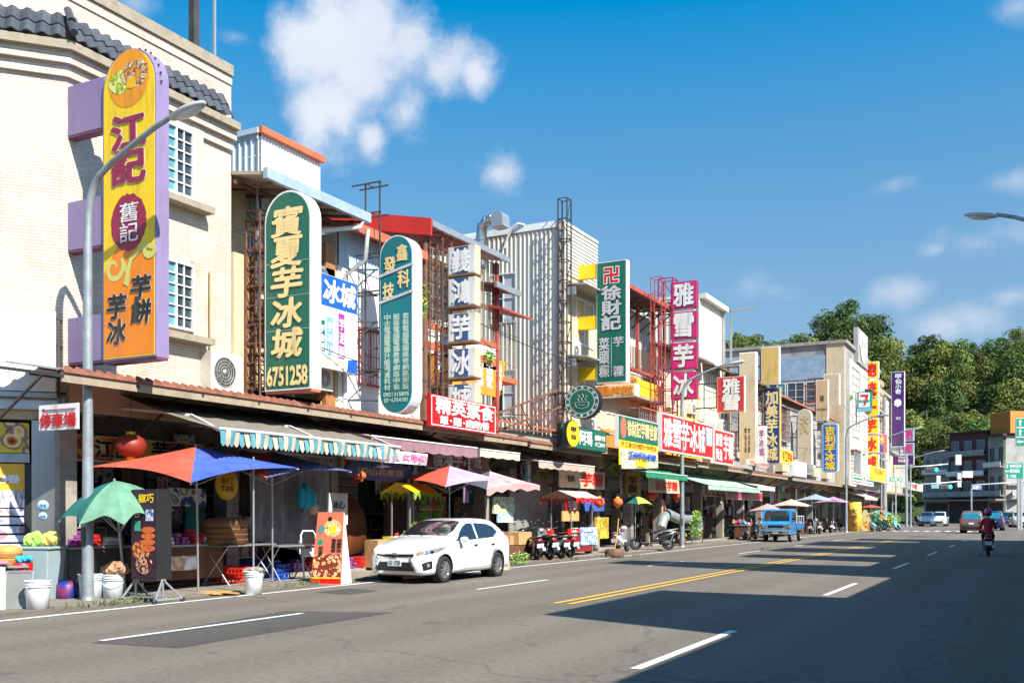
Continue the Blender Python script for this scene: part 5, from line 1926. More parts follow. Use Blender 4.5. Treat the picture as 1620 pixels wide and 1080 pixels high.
# 7 red vegetarian sign -------------------------------------------------------
fr=fac_frame(681,784,622,673,-14.42)
def frame_white(root,w,h,mt=None,t=.03,ins=.03):
 m=MB()
 a=ins
 m.box(a,-.014,a,w-a,-.010,a+t).box(a,-.014,h-a-t,w-a,-.010,h-a)
 m.box(a,-.014,a+t,a+t,-.010,h-a-t).box(w-a-t,-.014,a+t,w-a,-.010,h-a-t)
 m.build('border_line',mt or P['white'],root)
sign('wall_sign','bright red board with white characters standing on the tin canopy',fr,.12,P['red'],P['red'],[('精英素食',.06,.42,.96,.93,'h',P['white'],None,.03),('飯·麵·自助餐',.12,.10,.88,.38,'h',P['white'],None,.03)],extra=frame_white)
# bars of the empty sign frame beside the ribbed wall
t=thing('empty_sign_frame','long rusty steel struts reaching across the ribbed wall to the round sign','sign frame',(-15,33,4))
m=MB()
pa,pb,pc,pd_=atX(784,655,-15),atX(882,617,-15),atX(790,680,-15),atX(886,644,-15)
for a,b in((pa,pb),(pc,pd_),(atX(784,676,-15),atX(886,685,-15))):
 MB().bar(a,b,.06).build('strut',M_rust,t,world=True)
m=MB()
for k in range(6):
 a=pa.lerp(pb,k/6+.05)
 m.bar(a,(a.x,a.y,4.5),.03)
 m.bar(a,(a.x,a.y+.6,4.5),.025)
m.build('struts',M_rust,t,world=True)
# 9 tall green taro cake sign ----------------------------------------------
fr=bl(944,991,410,603,-14.3)
def ex9(root,w,h):
 cx,cz,a=w*.5,h*.885,w*.24
 def emb(g,y,mt_,nm):
  t_=a*.16+g
  y2=y+.003
  m=MB()
  m.box(cx-t_,y,cz-a-g,cx+t_,y2,cz+a+g)
  m.build(nm,mt_,root)
  m=MB()
  m.box(cx-a-g,y-.0006,cz-t_,cx+a+g,y2,cz+t_)
  m.build(nm,mt_,root)
  m=MB()
  y-=.0012
  m.box(cx-a-g,y,cz+a-2*t_+g,cx-0,y2,cz+a+g)
  m.box(cx+0,y,cz-a-g,cx+a+g,y2,cz-a+2*t_-g)
  m.build(nm,mt_,root)
  m=MB()
  y-=.0006
  m.box(cx+a-2*t_+g,y,cz,cx+a+g,y2,cz+a+g)
  m.box(cx-a-g,y,cz-a-g,cx-a+2*t_-g,y2,cz)
  m.build(nm,mt_,root)
 emb(.035,-.015,P['white'],'emblem_outline')
 emb(0,-.021,P['red'],'emblem')
 MB().box(w*.495,-.02,h*.05,w*.505,-.016,h*.37).build('divider_line',P['white'],root)
s9=sign('vertical_sign','tall dark green sign with red temple emblem and silver characters',fr,.34,P['green'],P['white'],[('徐財記',.16,.43,.84,.80,'v',P['silver'],P['black'],.03),('芋',.56,.29,.92,.375,'v',P['silver'],None,.02),('粿',.56,.04,.92,.135,'v',P['silver'],None,.02),('菜頭粿',.08,.04,.44,.375,'v',P['silver'],None,.02)],extra=ex9)
for py in((418,440),(500,520),(581,600)):
 z0=atY(930,py[1],fr[0].y).z-fr[0].z
 z1=atY(930,py[0],fr[0].y).z-fr[0].z
 xl_=atY(901,500,fr[0].y).x-fr[0].x
 MB().box(xl_,.03,z0,-.002,.3,z1).build('yellow_bracket',P['yellow'],s9)
tx=atY(894,500,35.0).x
zt=atY(894,316,35.0).z
lattice('sign_frame','tall thin dark lattice mast rising above the corrugated building corner',(tx,34.95,4.2),(tx,34.95,zt),.38,M_darksteel,.8,t=.045)
fr=bl(942,1005,606,625,-13.9)
sign('box_sign','cream box sign with orange characters hung below the tall green sign',fr,.45,P['cream'],P['white'],[('民國60年創立',.02,.1,.97,.9,'h',P['orange'],None,.03)])
# 10 round green sign ---------------------------------------------------------
fr=bl(893,949,606,661,-14.2)
def ex10(root,w,h):
 for a,b in((.47,.455),(.36,.345)):
  m=MB()
  ring=[]
  for i in range(40):
   t_=2*math.pi*i/40
   ring.append((math.cos(t_),math.sin(t_)))
  for i in range(40):
   p,q=ring[i],ring[(i+1)%40]
   m.quad((w*(.5+a*p[0]),-.013,h*(.5+a*p[1])),(w*(.5+b*p[0]),-.013,h*(.5+b*p[1])),(w*(.5+b*q[0]),-.013,h*(.5+b*q[1])),(w*(.5+a*q[0]),-.013,h*(.5+a*q[1])))
  m.build('ring_print',P['white'],root)
 m=MB()
 for i,c in enumerate('甲仙芋冰老店在地美味傳承創立'):
  t_=2*math.pi*i/14+.2
  cx,cz=w*(.5+.41*math.cos(t_)),h*(.5+.41*math.sin(t_))
  s_=w*.04
  put_text(m,c,cx-s_,cz-s_,cx+s_,cz+s_,False,.02,y=-.014)
 for pts in([(-.2,-.02),(-.16,-.16),(0,-.21),(.16,-.16),(.2,-.02),(-.2,-.02)],[(-.08,.02),(-.12,.08),(-.06,.14),(-.1,.2)],[(.02,.02),(-.02,.08),(.05,.15),(.01,.22)],[(.12,.02),(.08,.08),(.14,.13),(.11,.18)],[(-.1,-.08),(0,-.11),(.1,-.08)]):
  for(a,b),(c_,d_)in zip(pts,pts[1:]):
   m.bar((w*(.5+a),-.014,h*(.5+b)),(w*(.5+c_),-.014,h*(.5+d_)),.022,.01)
 m.build('lettering',P['white'],root)
s=sign('round_sign','round dark green projecting sign with white double ring',fr,.3,P['green'],P['black'],(),'disc',.04,extra=ex10)
arms(s,fr,[.4,1.0],M_darksteel)
fr=fac_frame(896,917,662,706,-14.2)
sign('round_sign','yellow oval sign mounted edge on below the round green sign',fr,.15,P['yellow'],P['black'],[('甲',.3,.55,.7,.75,'h',P['black'],None,.02),('仙',.3,.3,.7,.5,'h',P['black'],None,.02)],'disc')
fr=fac_frame(887,959,669,706,-14.6)
sign('wall_sign','dark green wall board with white characters right of the yellow oval',fr,.14,P['green'],P['black'],[('皇',.20,.45,.34,.8,'h',P['white'],None,.02),('阿瑪',.38,.2,.66,.85,'h',P['white'],None,.02),('鹹蛋黃芋粿',.72,.5,.96,.75,'h',P['white']),('手工製作',.72,.22,.96,.42,'h',P['white'])])
# 11 green / yellow banner ------------------------------------------------------
fr=fac_frame(978,1041,655,706,-14.4)
def ex11(root,w,h):
 MB().prism([(w*.115+.42*math.cos(R(12*i))*.75,h*.62+.42*math.sin(R(12*i)))for i in range(30)],-.014,-.01).build('round_emblem',P['salmon'],root)
 MB().box(.01*w,-.013,-.55*h,w*.99,-.009,.22*h).build('yellow_print',P['yellow'],root)
 m=MB()
 def fn(u,v):
  return(w*(.02+.96*u+.05*(1-v)*(1-u)),-.02-.05*math.sin(u*9)*(1-v),-.53*h+.5*h*v-.15*h*(1-u)*(1-v))
 m.sheet(fn,14,4)
 m.build('hanging_cloth',pict('banner cloth print',['f0e0b0','e88050','f4ead0','5a9860','f0c8c0'],3.0,stretch=(1,1,2)),root)
 m=MB()
 put_text(m,'手工香Q在地四十年老店',w*.06,0.02*h,w*.94,h*.19,False,.015,y=-.018)
 m.build('lettering',P['dred'],root)
 m=MB()
 put_text(m,'正宗甲仙芋粿',w*.2,-.32*h,w*.9,-h*.1,False,.03,y=-.09)
 m.build('lettering',P['blue'],root)
sign('banner_sign','green and yellow shop banner with hanging printed cloth in front of lattice mast',fr,.14,P['green'],P['white'],[('徐財記芋粿世家',.2,.38,.97,.9,'h',P['cream'],None,.02)],extra=ex11)
fr=bl(968,978,655,706,-14.4)
lattice('sign_frame','red brown lattice mast between the green banner and the long red sign',(-14.9,atX(1041,600,-14.9).y,4.2),(-14.9,atX(1041,600,-14.9).y,atX(1041,440,-14.9).z),.5,M_redsteel,.7)
# 12 pink stack -----------------------------------------------------------------
for i,(c,a,b)in enumerate((('雅',443,485),('雪',491,534),('芋',540,582),('冰',587,630))):
 fr=bl(1061,1101,a,b,-14.2)
 s=sign('box_sign','magenta box sign with white character, %s of the four in the stack'%['topmost','second','third','lowest'][i],fr,.4,P['pink'],P['maroon'],[(c,.1,.06,.92,.94,'h',P['white'],P['black'],.03)],group='magenta stacked box signs')
 if i<3:
  MB().box(.1,.05,-.3,fr[1]-.1,.3,-.0).build('spacer_frame',P['white'],s)
x0=atY(1045,500,fr[0].y).x
lattice('sign_frame','crimson lattice mast left of the magenta stacked signs',(x0+.3,fr[0].y+.2,4.3),(x0+.3,fr[0].y+.2,atY(1045,442,fr[0].y).z),.7,paint('crimson steel',(.35,.02,.10)),1.0,t=.06)
# 13 long red sign ---------------------------------------------------------------
fr=fac_frame(1046,1128,651,713,-14.4)
def ex13(root,w,h):
 frame_white(root,w,h,P['pgrey'],.08,.0)
 MB().box(w*.84,-.013,h*.38,w*.97,-.009,h*.9).build('picture_print',pict('sky blue print',['60b0e0','a0d8f0','3080c0','f0f0f0'],2),root)
sign('wall_sign','long red wall sign with five big white characters',fr,.2,P['red'],P['white'],[('雅雪芋冰城',.03,.12,.82,.9,'h',P['white'],None,.02)],extra=ex13)
fr=fac_frame(1130,1160,677,732,-14.4)
sign('wall_sign','shorter red wall sign with white characters right of the long one',fr,.2,P['red'],P['white'],[('芋粿',.45,.15,.97,.9,'h',P['white'],None,.02),('雅雪',.05,.5,.4,.88,'h',P['white'],None,.02),('黃金',.05,.1,.4,.45,'h',P['white'],None,.02)],extra=lambda r_,w,h:frame_white(r_,w,h,P['pgrey'],.08,.0))
# 14.. blades further down --------------------------------------------------------
fr=bl(1134,1178,594,651,-13.6)
s=sign('box_sign','square rose red projecting sign with two white characters in front of the tan board',fr,.25,P['rose'],P['white'],[('雅雪',.2,.05,.84,.95,'v',P['white'],P['black'],.03)],extra=lambda r_,w,h:frame_white(r_,w,h,P['salmon'],.06,.02))
arms(s,fr,[.3,1.6],M_darksteel)
def ex15(root,w,h):
 m=MB()
 put_text(m,'芋冰芋餅',w*.52,h*.1,w*.66,h*.32,True,.01,y=-.016)
 put_text(m,'甲仙名產',w*.30,h*.1,w*.44,h*.32,True,.01,y=-.016)
 m.build('lettering',P['black'],root)
blades=[((1170,1196,556,733,-14.2),'tall blank beige sign board left of the navy sign',P['tan2'],(),'rect',ex15,.4),((1204,1233,547,607,-14.2),'faded yellow blank sign board above the navy sign',P['ytan'],(),'rect',None,.3),((1207,1234,612,733,-14.2),'navy blue vertical sign with cream characters under the faded yellow board',P['navy'],[('加美芋冰城',.16,.04,.88,.96,'v',P['cream'],None,.03)],'rect',None,.35),((1197,1213,673,733,-13.6),'white cloth sign with purple vertical writing beside the navy sign',P['white'],[('芋冰城',.25,.2,.75,.9,'v',P['mag'],None,.01)],'rect',None,.1),((1262,1284,646,734,-14.1),'pale beige arched sign with one faint brush character',P['tan2'],[('大久',.2,.55,.8,.88,'v',P['tan'],None,.03)],'arch',None,.4),((1291,1310,600,664,-14.1),'ochre tan sign board with small dark characters below the concrete block',P['tan'],[('冰平',.3,.45,.7,.62,'v',P['black']),('芋冰老店',.08,.24,.9,.3,'h',P['brown'])],'rect',None,.4),((1303,1328,590,640,-13.9),'plain tan sign board behind the ochre one',P['tan2'],(),'rect',None,.4),((1300,1326,669,747,-13.7),'bright blue rounded vertical sign with yellow characters',P['blue'],[('吉利芋冰城',.2,.05,.82,.95,'v',P['yellow'],None,.03)],'round',lambda r_,w,h:frame_white(r_,w,h,P['sky'],.06,.1),.4),((1370,1404,686,717,-12.9),'salmon pink box sign reading old shop in front of the yellow stack',P['salmon'],[('芋冰',.1,.5,.9,.93,'h',P['cream'],None,.03),('老店',.2,.1,.85,.45,'h',P['blue'],P['white'],.03)],'rect',None,.4),((1410,1431,587,706,-13.2),'tall deep purple sign with white characters and shield',P['purple'],[('甲仙小奇',.3,.7,.75,.97,'v',P['white'],None,.03),('TARO ICE',.35,.36,.7,.40,'h',P['white'])],'rect',None,.6),((1430,1446,677,697,-12.9),'cyan sign with pink character beside the purple sign',P['cyan'],[('熱',.1,.08,.9,.92,'h',P['pink'],P['white'],.03)],'rect',None,.3),((1430,1446,700,718,-12.9),'cyan sign with pink character below the first cyan one',P['cyan'],[('都',.1,.08,.9,.92,'h',P['pink'],P['white'],.03)],'rect',None,.3),((1411,1446,719,735,-12.6),'dark plum horizontal box sign with white characters',P['purple'],[('甲仙名產',.3,.65,.72,.9,'h',P['white']),('芋冰專賣',.28,.25,.75,.6,'h',P['white'],None,.03)],'rect',None,.4),]
for(a,b,c,d,X),lb,mt_,tx,shp,ex,D_ in blades:
 fr=bl(a,b,c,d,X)
 s=sign('vertical_sign' if fr[2]>fr[1]*1.4 else 'box_sign',lb,fr,D_,mt_,P['white']if mt_ is not P['navy']else P['ytan'],tx,shp,.05,extra=ex)
 arms(s,fr,[fr[2]*.12,fr[2]*.5,fr[2]*.88],M_rust,X0=FX if X<-13.5 else FX2,D=.25,t=.07)
sp=[o for o in S.objects if o.get('label','').startswith('tall deep purple')][0]
_,w,h,_=bl(1410,1431,587,706,-13.2)
MB().prism([(w*.5+w*.3*math.cos(R(60*i+30)),h*.585+w*.34*math.sin(R(60*i+30)))for i in range(6)],-.014,-.009).build('shield_print',P['white'],sp)
m=MB()
for r_ in(.34,.26,.18,.10):
 for i in range(14):
  a,b=math.pi*i/14,math.pi*(i+1)/14
  m.bar((w*(.5+r_*1.25*math.cos(a)),-.016,w*(.15+r_*2*math.sin(a))),(w*(.5+r_*1.25*math.cos(b)),-.016,w*(.15+r_*2*math.sin(b))),w*.025,.006)
m.build('arc_print',P['tan2'],sp)
# seven-eleven sign
fr=bl(1356,1379,619,650,-13.2)
def ex7(root,w,h):
 g=P['rgreen']
 m=MB().box(w*.12,-.014,h*.22,w*.88,-.009,h*.95)
 m.build('white_field',P['white'],root)
 m=MB()
 m.add([(w*.22,-.022,h*.86),(w*.22,-.022,h*.74),(w*.58,-.022,h*.74),(w*.42,-.022,h*.28),(w*.56,-.022,h*.28),(w*.78,-.022,h*.80),(w*.78,-.022,h*.86)],[(0,1,2,3,4,5,6)])
 m.build('numeral',P['red'],root)
 m=MB()
 put_text(m,'ELEVEN',w*.16,h*.46,w*.84,h*.60,False,.04,y=-.028)
 m.build('lettering',g,root)
 MB().box(0,-.013,.0,w,-.009,h*.18).build('blue_strip',P['sky'],root)
sign('box_sign','square green, white and red convenience store sign before the yellow stack',fr,.35,P['rgreen'],P['rgreen'],(),extra=ex7)
# yellow stack
for i,(c,a,b)in enumerate((('飽',571,597),('統',601,628),('一',630,657),('芋',660,685),('冰',689,715),('城',719,745))):
 fr=bl(1364,1390,a,b,-13.6)
 sign('box_sign','yellow box sign with red character, %s in the tall yellow stack'%['arched topmost','second','third','fourth','fifth','lowest'][i],fr,.5,P['yellow'],P['white'],[(c,.12,.08,.88,.92,'h',P['red'],None,.035)],'arch' if i==0 and False else 'rect',group='yellow stacked box signs')
# fascia signs
for(a,b,c,d,X),lb,mt_,tx,ex in(((1350,1382,748,764,-13.4),'striped convenience store fascia in white, orange, green and red',P['white'],[('7',.45,.15,.55,.85,'h',P['red'])],1),((1376,1401,735,759,-13.4),'yellow projecting shop board right of the striped fascia',P['yellow'],[('名產',.2,.5,.8,.9,'h',P['orange'])],0),((1236,1254,709,731,-14.2),'small yellow wall board with red characters right of the navy sign',P['yellow'],[('手工芋冰',.08,.15,.92,.85,'h',P['red'],None,.02)],0),((1256,1276,728,752,-14.2),'blank pale pink wall board below the beige arched sign',P['paper'],(),0),((1186,1216,726,734,-14.3),'low red strip sign on the canopy edge beside the white cloth sign',P['salmon'],(),0),((1352,1384,768,782,-15.0),'white and purple shop window board under the striped fascia',P['white'],(),2),((1440,1460,762,774,-14.0),'white board with red squares near the junction',P['white'],[('芋粿',.1,.1,.5,.9,'h',P['red'],None,.03)],0),):
 fr=fac_frame(a,b,c,d,X)
 s=sign('wall_sign',lb,fr,.2,mt_,P['white'],tx)
 w,h=fr[1],fr[2]
 if ex==1:
  for z0,z1,mm_ in((.78,.92,P['orange']),(.42,.64,P['rgreen']),(.14,.26,P['red'])):
   MB().box(.02,-.014,h*z0,w*.42,-.009,h*z1).build('stripe',mm_,s)
   MB().box(w*.6,-.014,h*z0,w-.02,-.009,h*z1).build('stripe',mm_,s)
 if ex==2:
  MB().box(w*.6,-.014,h*.05,w*.97,-.009,h*.95).build('purple_print',P['mag'],s)
  MB().box(w*.1,-.014,h*.2,w*.5,-.009,h*.9).build('blue_print',P['blue'],s)
# parking sign on the lamp post -------------------------------------------------
fr=blade_frame(120,184,643,683,-14.35)
def exp(root,w,h):
 m=MB()
 m.bar((w*.14,-.012,h*.80),(w*.95,-.012,h*.80),.035,.004)
 m.add([(w*.06,-.014,h*.80),(w*.16,-.014,h*.73),(w*.16,-.014,h*.87)],[(0,1,2)])
 m.build('arrow',P['red'],root)
sign('parking_sign','white metal sign with red arrow and characters fixed to the lamp post',(fr[0]+Vector((0,-.75,0)),fr[1]*.96,fr[2],0),.02,P['white'],P['silver'],[('停車場',.04,.08,.97,.66,'h',P['red'],None,.028)],extra=exp,rim=.005)
# signs inside / under the canopies ------------------------------------------------
X=-18.2
inner=[((120,322,686,728),-17.6,'colourful snack banner with black brush characters inside the first arcade',pict('snack banner print',['c83018','e8a020','f0d8a0','e07010','903018','e8c040'],1.6),[('江記',.12,.15,.42,.85,'h',P['black'],P['paper'],.03),('芋舍',.55,.25,.85,.95,'h',P['black'],P['paper'],.03)]),((372,540,684,710),-17.0,'dark red fascia board with pale characters behind the striped awning',P['dred'],[('賓夏芋冰城',.05,.15,.95,.9,'h',P['paper'],None,.01)]),((676,765,706,740),-16.0,'dark red shop board with silver grey characters over the open bay',P['dred'],[('義鴻芋冰城',.08,.1,.95,.92,'h',P['silver'],None,.02)]),((887,957,741,770),-15.6,'cream framed board with red taro cake characters hanging in the arcade',P['tan2'],[('芋粿',.42,.12,.95,.9,'h',P['red'],None,.03),('徐',.12,.3,.3,.7,'h',P['black'])]),((1028,1078,755,778),-15.4,'rounded cream fretwork board with red bars above dark doors',P['tan2'],[('徐家芋粿',.15,.15,.85,.85,'h',P['red'],None,.02)]),((1115,1146,765,784),-15.6,'small red shop board with pale characters under the green awning',P['dred'],[('阿芋粿',.08,.15,.95,.88,'h',P['paper'],None,.01)]),((1150,1206,775,789),-15.2,'long dark red awning board with faint characters',P['rose'],[('芋冰芋粿名產',.05,.5,.7,.9,'h',P['mag'],None,.01)]),]
for(a,b,c,d),X,lb,mt_,tx in inner:
 fr=fac_frame(a,b,c,d,X)
 sign('shop_board',lb,fr,.08,mt_,P['paper'],tx)
# white promo banner with pink print hanging over the canopy end, blue oval sign
fr=fac_frame(551,679,694,712,-14.2)
root=thing('cloth_banner','white cloth banner with pink writing hung under the striped awning end','banner',fr[0],R(90))
w,h=fr[1],fr[2]
m=MB()
m.sheet(lambda u,v:(w*u-.1*(1-v),-.04*math.sin(u*11),-h*.8+1.15*h*v+.25*h*(1-u)*0),24,5)
m.build('cloth',paint('white cloth',(.78,.74,.74),rough=.8),root)
m=MB()
put_text(m,'專賣女服飾',w*.38,-h*.55,w*.95,h*.2,False,.02,y=-.06)
m.build('lettering',paint('pink print',(.75,.12,.32)),root)
m=MB()
put_text(m,'卡依',w*.08,-h*.5,w*.3,h*.05,False,.0,.3,y=-.06)
m.build('lettering',P['mag'],root)
fr=fac_frame(548,652,724,758,-15.6)
def exo(root,w,h):
 pass
sign('shop_board','dark blue oval shop board with a pale lamp in front',fr,.1,paint('ink blue',(.008,.05,.16)),P['navy'],[('甲仙名產店',.15,.25,.85,.6,'h',P['tan'],None,.0)],'disc')
# vertical yellow board in arcade right
fr=bl(990,1012,745,782,-15.4)
sign('shop_board','yellow vertical arcade board with dark characters beside the green awning',fr,.1,P['ytan'],P['tan'],[('芋粿',.15,.05,.85,.8,'v',P['brown'],None,.02)])
# green road signs on the right ------------------------------------------------------
def gantry_sign(px0,px1,py0,py1,D,label,parts):
 a,b=atD(px0,py1,D),atD(px1,py0,D)
 w=math.hypot(b.x-a.x,b.y-a.y)
 fr=(a,w,b.z-a.z,TH)
 s=sign('road_sign',label,fr,.08,P['rgreen'],P['silver'],())
 h=b.z-a.z
 m=MB()
 parts(m,w,h)
 m.build('lettering',P['white'],s)
 return s,w,h
def arrow(m,x,z,s,d):
 dx,dz=d
 px_,pz_=-dz,dx
 q=lambda a,b:(x+s*(a*dx+b*px_),-.016,z+s*(a*dz+b*pz_))
 m.add([q(1,0),q(.25,-.6),q(.25,-.25),q(-1,-.25),q(-1,.25),q(.25,.25),q(.25,.6)],[(0,1,2,3,4,5,6)])
def pr1(m,w,h):
 for i,d in enumerate(((0,1),(0,1),(-1,0))):
  arrow(m,w*.16,h*(.84-.335*i),h*.11,d)
  if i:
   m.box(.05,-.014,h*(1-.333*i)-.03,w-.05,-.01,h*(1-.333*i)+.03)
 put_text(m,'台南',w*.3,h*.72,w*.6,h*.94,False,.02,y=-.016)
 put_text(m,'旗山',w*.3,h*.4,w*.6,h*.6,False,.02,y=-.016)
 put_text(m,'那瑪夏',w*.3,h*.08,w*.75,h*.26,False,.02,y=-.016)
s,w,h=gantry_sign(1607,1650,661,706,62,'green road direction sign with three white arrows at the right edge',pr1)
def pr2(m,w,h):
 arrow(m,w*.12,h*.80,h*.12,(0,1))
 arrow(m,w*.12,h*.48,h*.12,(-1,0))
 arrow(m,w*.12,h*.17,h*.12,(0,1))
 put_text(m,'台南玉井',w*.25,h*.70,w*.9,h*.92,False,.02,y=-.016)
 put_text(m,'那瑪夏',w*.25,h*.38,w*.8,h*.60,False,.02,y=-.016)
 put_text(m,'六龜',w*.25,h*.08,w*.6,h*.28,False,.02,y=-.016)
s,w,h=gantry_sign(1590,1619,732,757,95,'large green direction board in front of the yellow lit house',pr2)
m=MB().bar((w*.75,.1,-s.location.z),(w*.75,.1,h),.2).bar((w*.9,.1,-s.location.z),(w*.9,.1,h),.2)
m.build('posts',M_alu,s)
s,w,h=gantry_sign(1407,1428,754,762,100,'small green street name sign left of the junction',lambda m,w,h:put_text(m,'文化路二段',w*.08,h*.15,w*.92,h*.85,False,.02,y=-.016))
MB().bar((w*.5,.06,0),(w*.5,.06,-s.location.z),.12).build('post',M_alu,s)
s,w,h=gantry_sign(1537,1553,766,774,146,'blue shop sign on the maroon row house',lambda m,w,h:put_text(m,'電器行',w*.1,h*.1,w*.9,h*.9,False,.02,y=-.016))
s.children[1].active_material=P['blue']
for(a,b,c,d),lb,mt_ in(((1512,1521,719,735),'grey box sign on the far row, uppermost',P['silver']),((1515,1521,748,758),'grey box sign on the far row, second',P['silver']),((1515,1521,762,770),'grey box sign on the far row, lowest',P['silver']),((1523,1539,745,755),'tilted white shop sign on the maroon row house',P['white']),((1474,1487,766,772),'light blue signboard under the traffic lights',P['sky']),((1482,1488,752,768),'small poster on the dim grey house',P['paper'])):
 a_,b_=atD(a,d,145 if a>1490 else 152),atD(b,c,145 if a>1490 else 152)
 sign('box_sign',lb,(a_,math.hypot(b_.x-a_.x,b_.y-a_.y),b_.z-a_.z,TH),.3,mt_,P['white'],())
# ================================================================ STREET OBJECTS
def G(px,py,z=0.0):
 return atG(px,py,z)
def lampmat():
 return mat('galvanised pole',(.29,.33,.36),.5,metal=.35,var=.2,scale=5,dirt=(.2,.13,.08),dirt_amt=.5,dscale=3)
def street_lamp(loc,label,ht,arm,face=0.,r=.085,base=True,mt=None):
 t=thing('street_lamp',label,'street lamp',loc,face,'street lamps')
 mt=mt or lampmat()
 m=MB()
 pts=[(0,0,0),(0,0,ht*.5),(0,0,ht*.80)]
 for u_,z_ in((.01,.84),(.035,.87),(.08,.895),(.14,.912),(.3,.935),(.55,.962),(.8,.986),(1,1.0)):
  pts.append((arm*u_,0,ht*z_))
 m.tube(pts,[r*1.25,r,r*.85]+[r*.8-k*r*.04 for k in range(8)],12)
 m.build('pole',mt,t)
 h=MB()
 e=pts[-1]
 h.ell((e[0]+.33,0,e[2]+.02),(.42,.14,.075),16,8,Matrix.Rotation(R(-10),3,'Y'))
 h.build('lamp_head',mat('lamp head',(.45,.45,.45),.5),t)
 g=MB().ell((e[0]+.38,0,e[2]-.02),(.28,.10,.06),14,6,Matrix.Rotation(R(-10),3,'Y'))
 g.build('lamp_glass',mat('lamp diffuser',(.6,.6,.58),.3),t)
 if base:
  MB().lathe([(r*1.7,0),(r*1.7,.03),(r*1.3,.06),(r*1.27,.12)],12).build('base',mt,t)
  b=MB().box(-.05,-.11,1.0,.05,-.085,1.35)
  b.build('hatch',M_darksteel,t)
 return t
street_lamp((-15.0,12.2,.0),'tall grey street lamp curving over in front of the yellow sign',8.3,2.1,0.)
a=G(1079,866)
zt=a.z+1.6+(811-556)*(Vector((a.x,a.y)).length/Vector((a.x,a.y)).length)*0
street_lamp((a.x,a.y,0),'grey street lamp beside the potted plants, arching in front of the magenta sign',8.4,2.1,R(14),.09)
q=atD(1283,842,80)
street_lamp((-14.0,86,0),'grey street lamp in front of the yellow stacked signs',9.6,2.6,R(5),.1)
street_lamp((1.1,27.5,.13),'street lamp on the near pavement whose arm enters at the right edge',8.9,2.0,R(178),.09)
street_lamp((-13.6,104,0),'distant street lamp near the plum coloured box sign',9.8,3.0,0,.1)
street_lamp((-13.2,126,0),'farthest street lamp beside the traffic lights',8.8,3.0,0,.1)
p=atX(1399,800,-13.9)
tag(MB().tube([(p.x,p.y,0),(p.x,p.y,13.5)],[.28,.2],12).build('utility_pole',M_conc),'thick concrete utility pole between the yellow and purple signs','utility pole')
p=atX(1434,800,-13.3)
tag(MB().tube([(p.x,p.y,0),(p.x,p.y,8.5)],[.16,.14],10).build('utility_pole',M_alu),'pale slim utility pole near the junction crossing','utility pole')
# traffic lights
M_glo=mat('green signal',(.02,.8,.45),.3,emit=3,var=0)
for i,(px,py,D,lb)in enumerate(((1474,743,118,'traffic light showing green on the upper gantry arm'),(1496,770,118,'traffic light showing green on the lower gantry arm'),(1603,770,112,'traffic light showing green at the right edge'))):
 q=atD(px,py,D)
 t=thing('traffic_light',lb,'traffic light',(q.x,q.y,0),TH,'traffic lights at the junction')
 z=q.z
 MB().box(-.75,-.15,z-.28,.75,.15,z+.28).build('housing',M_black,t,bevel=.04)
 for k,c in enumerate((M_dark,M_dark,M_glo)):
  MB().lathe([(.2,-.16),(.001,-.165)],14,(-.5+.5*k,0,z),'y').build('lens',c,t)
 m=MB().tube([(-4.6,.2,0),(-4.6,.2,z-.2),(-4.2,.2,z+.25),(0,.2,z+.5),(2,.2,z+.7)],.09,8)
 m.build('mast',M_alu,t)
# ------------------------------------------------ umbrellas
def umbrella(label,loc,R_,mats,drop=.42,ht=2.9,n=4,rot=R(45),sag=.12,tilt=(0,0),group='market umbrellas over the pavement',fr=.0,pole=True,valance=0.,cat='parasol',name='market_umbrella'):
 t=thing(name,label,cat,loc,0,group)
 t.rotation_euler=(tilt[0],tilt[1],0)
 apex=Vector((0,0,ht))
 cs=[Vector((R_*math.cos(rot+2*math.pi*i/n),R_*math.sin(rot+2*math.pi*i/n),ht-drop))for i in range(n)]
 rr=random.Random(int(loc[1]*10))
 for i in range(n):
  a,b=cs[i],cs[(i+1)%n]
  def fn(u,v):
   e=a.lerp(b,u)
   mid=math.sin(math.pi*u)
   e=e*(1-.10*mid)+Vector((0,0,ht*.10*mid))if False else e
   p=apex.lerp(e,v)
   inw=(1-.13*mid*v)
   p=Vector((p.x*inw,p.y*inw,p.z-sag*math.sin(math.pi*v)*.6+.10*sag*math.sin(9*u+i*2)*v+sag*.9*mid*v*(1-v)))
   p.z+=drop*.18*mid*v
   return p
  m=MB().sheet(fn,10,8)
  if valance:
   m.sheet(lambda u,v:fn(u,1)+Vector((0,0,-valance*v*(1+.25*math.sin(u*25)))),16,1)
  m.build('canopy_panel',mats[i%len(mats)],t)
  rb=MB().tube([apex-Vector((0,0,.05)),a*.5+apex*.5-Vector((0,0,sag*.6+.04)),a-Vector((0,0,.03))],.011,5)
  rb.bar((0,0,ht-drop-.35),a*.55+apex*.45-Vector((0,0,sag*.6+.05)),.014)
  rb.build('rib',M_alu,t)
 if pole:
  MB().tube([(0,0,0),(0,0,ht+.04)],.022,8).build('pole',M_alu,t)
 return t
fab=lambda n,c:mat('cloth '+n,c,.85,var=.2,scale=3,spec=.2,bump=.5,bscale=5,dirt=(.2,.17,.13),dirt_amt=.35,dscale=2)
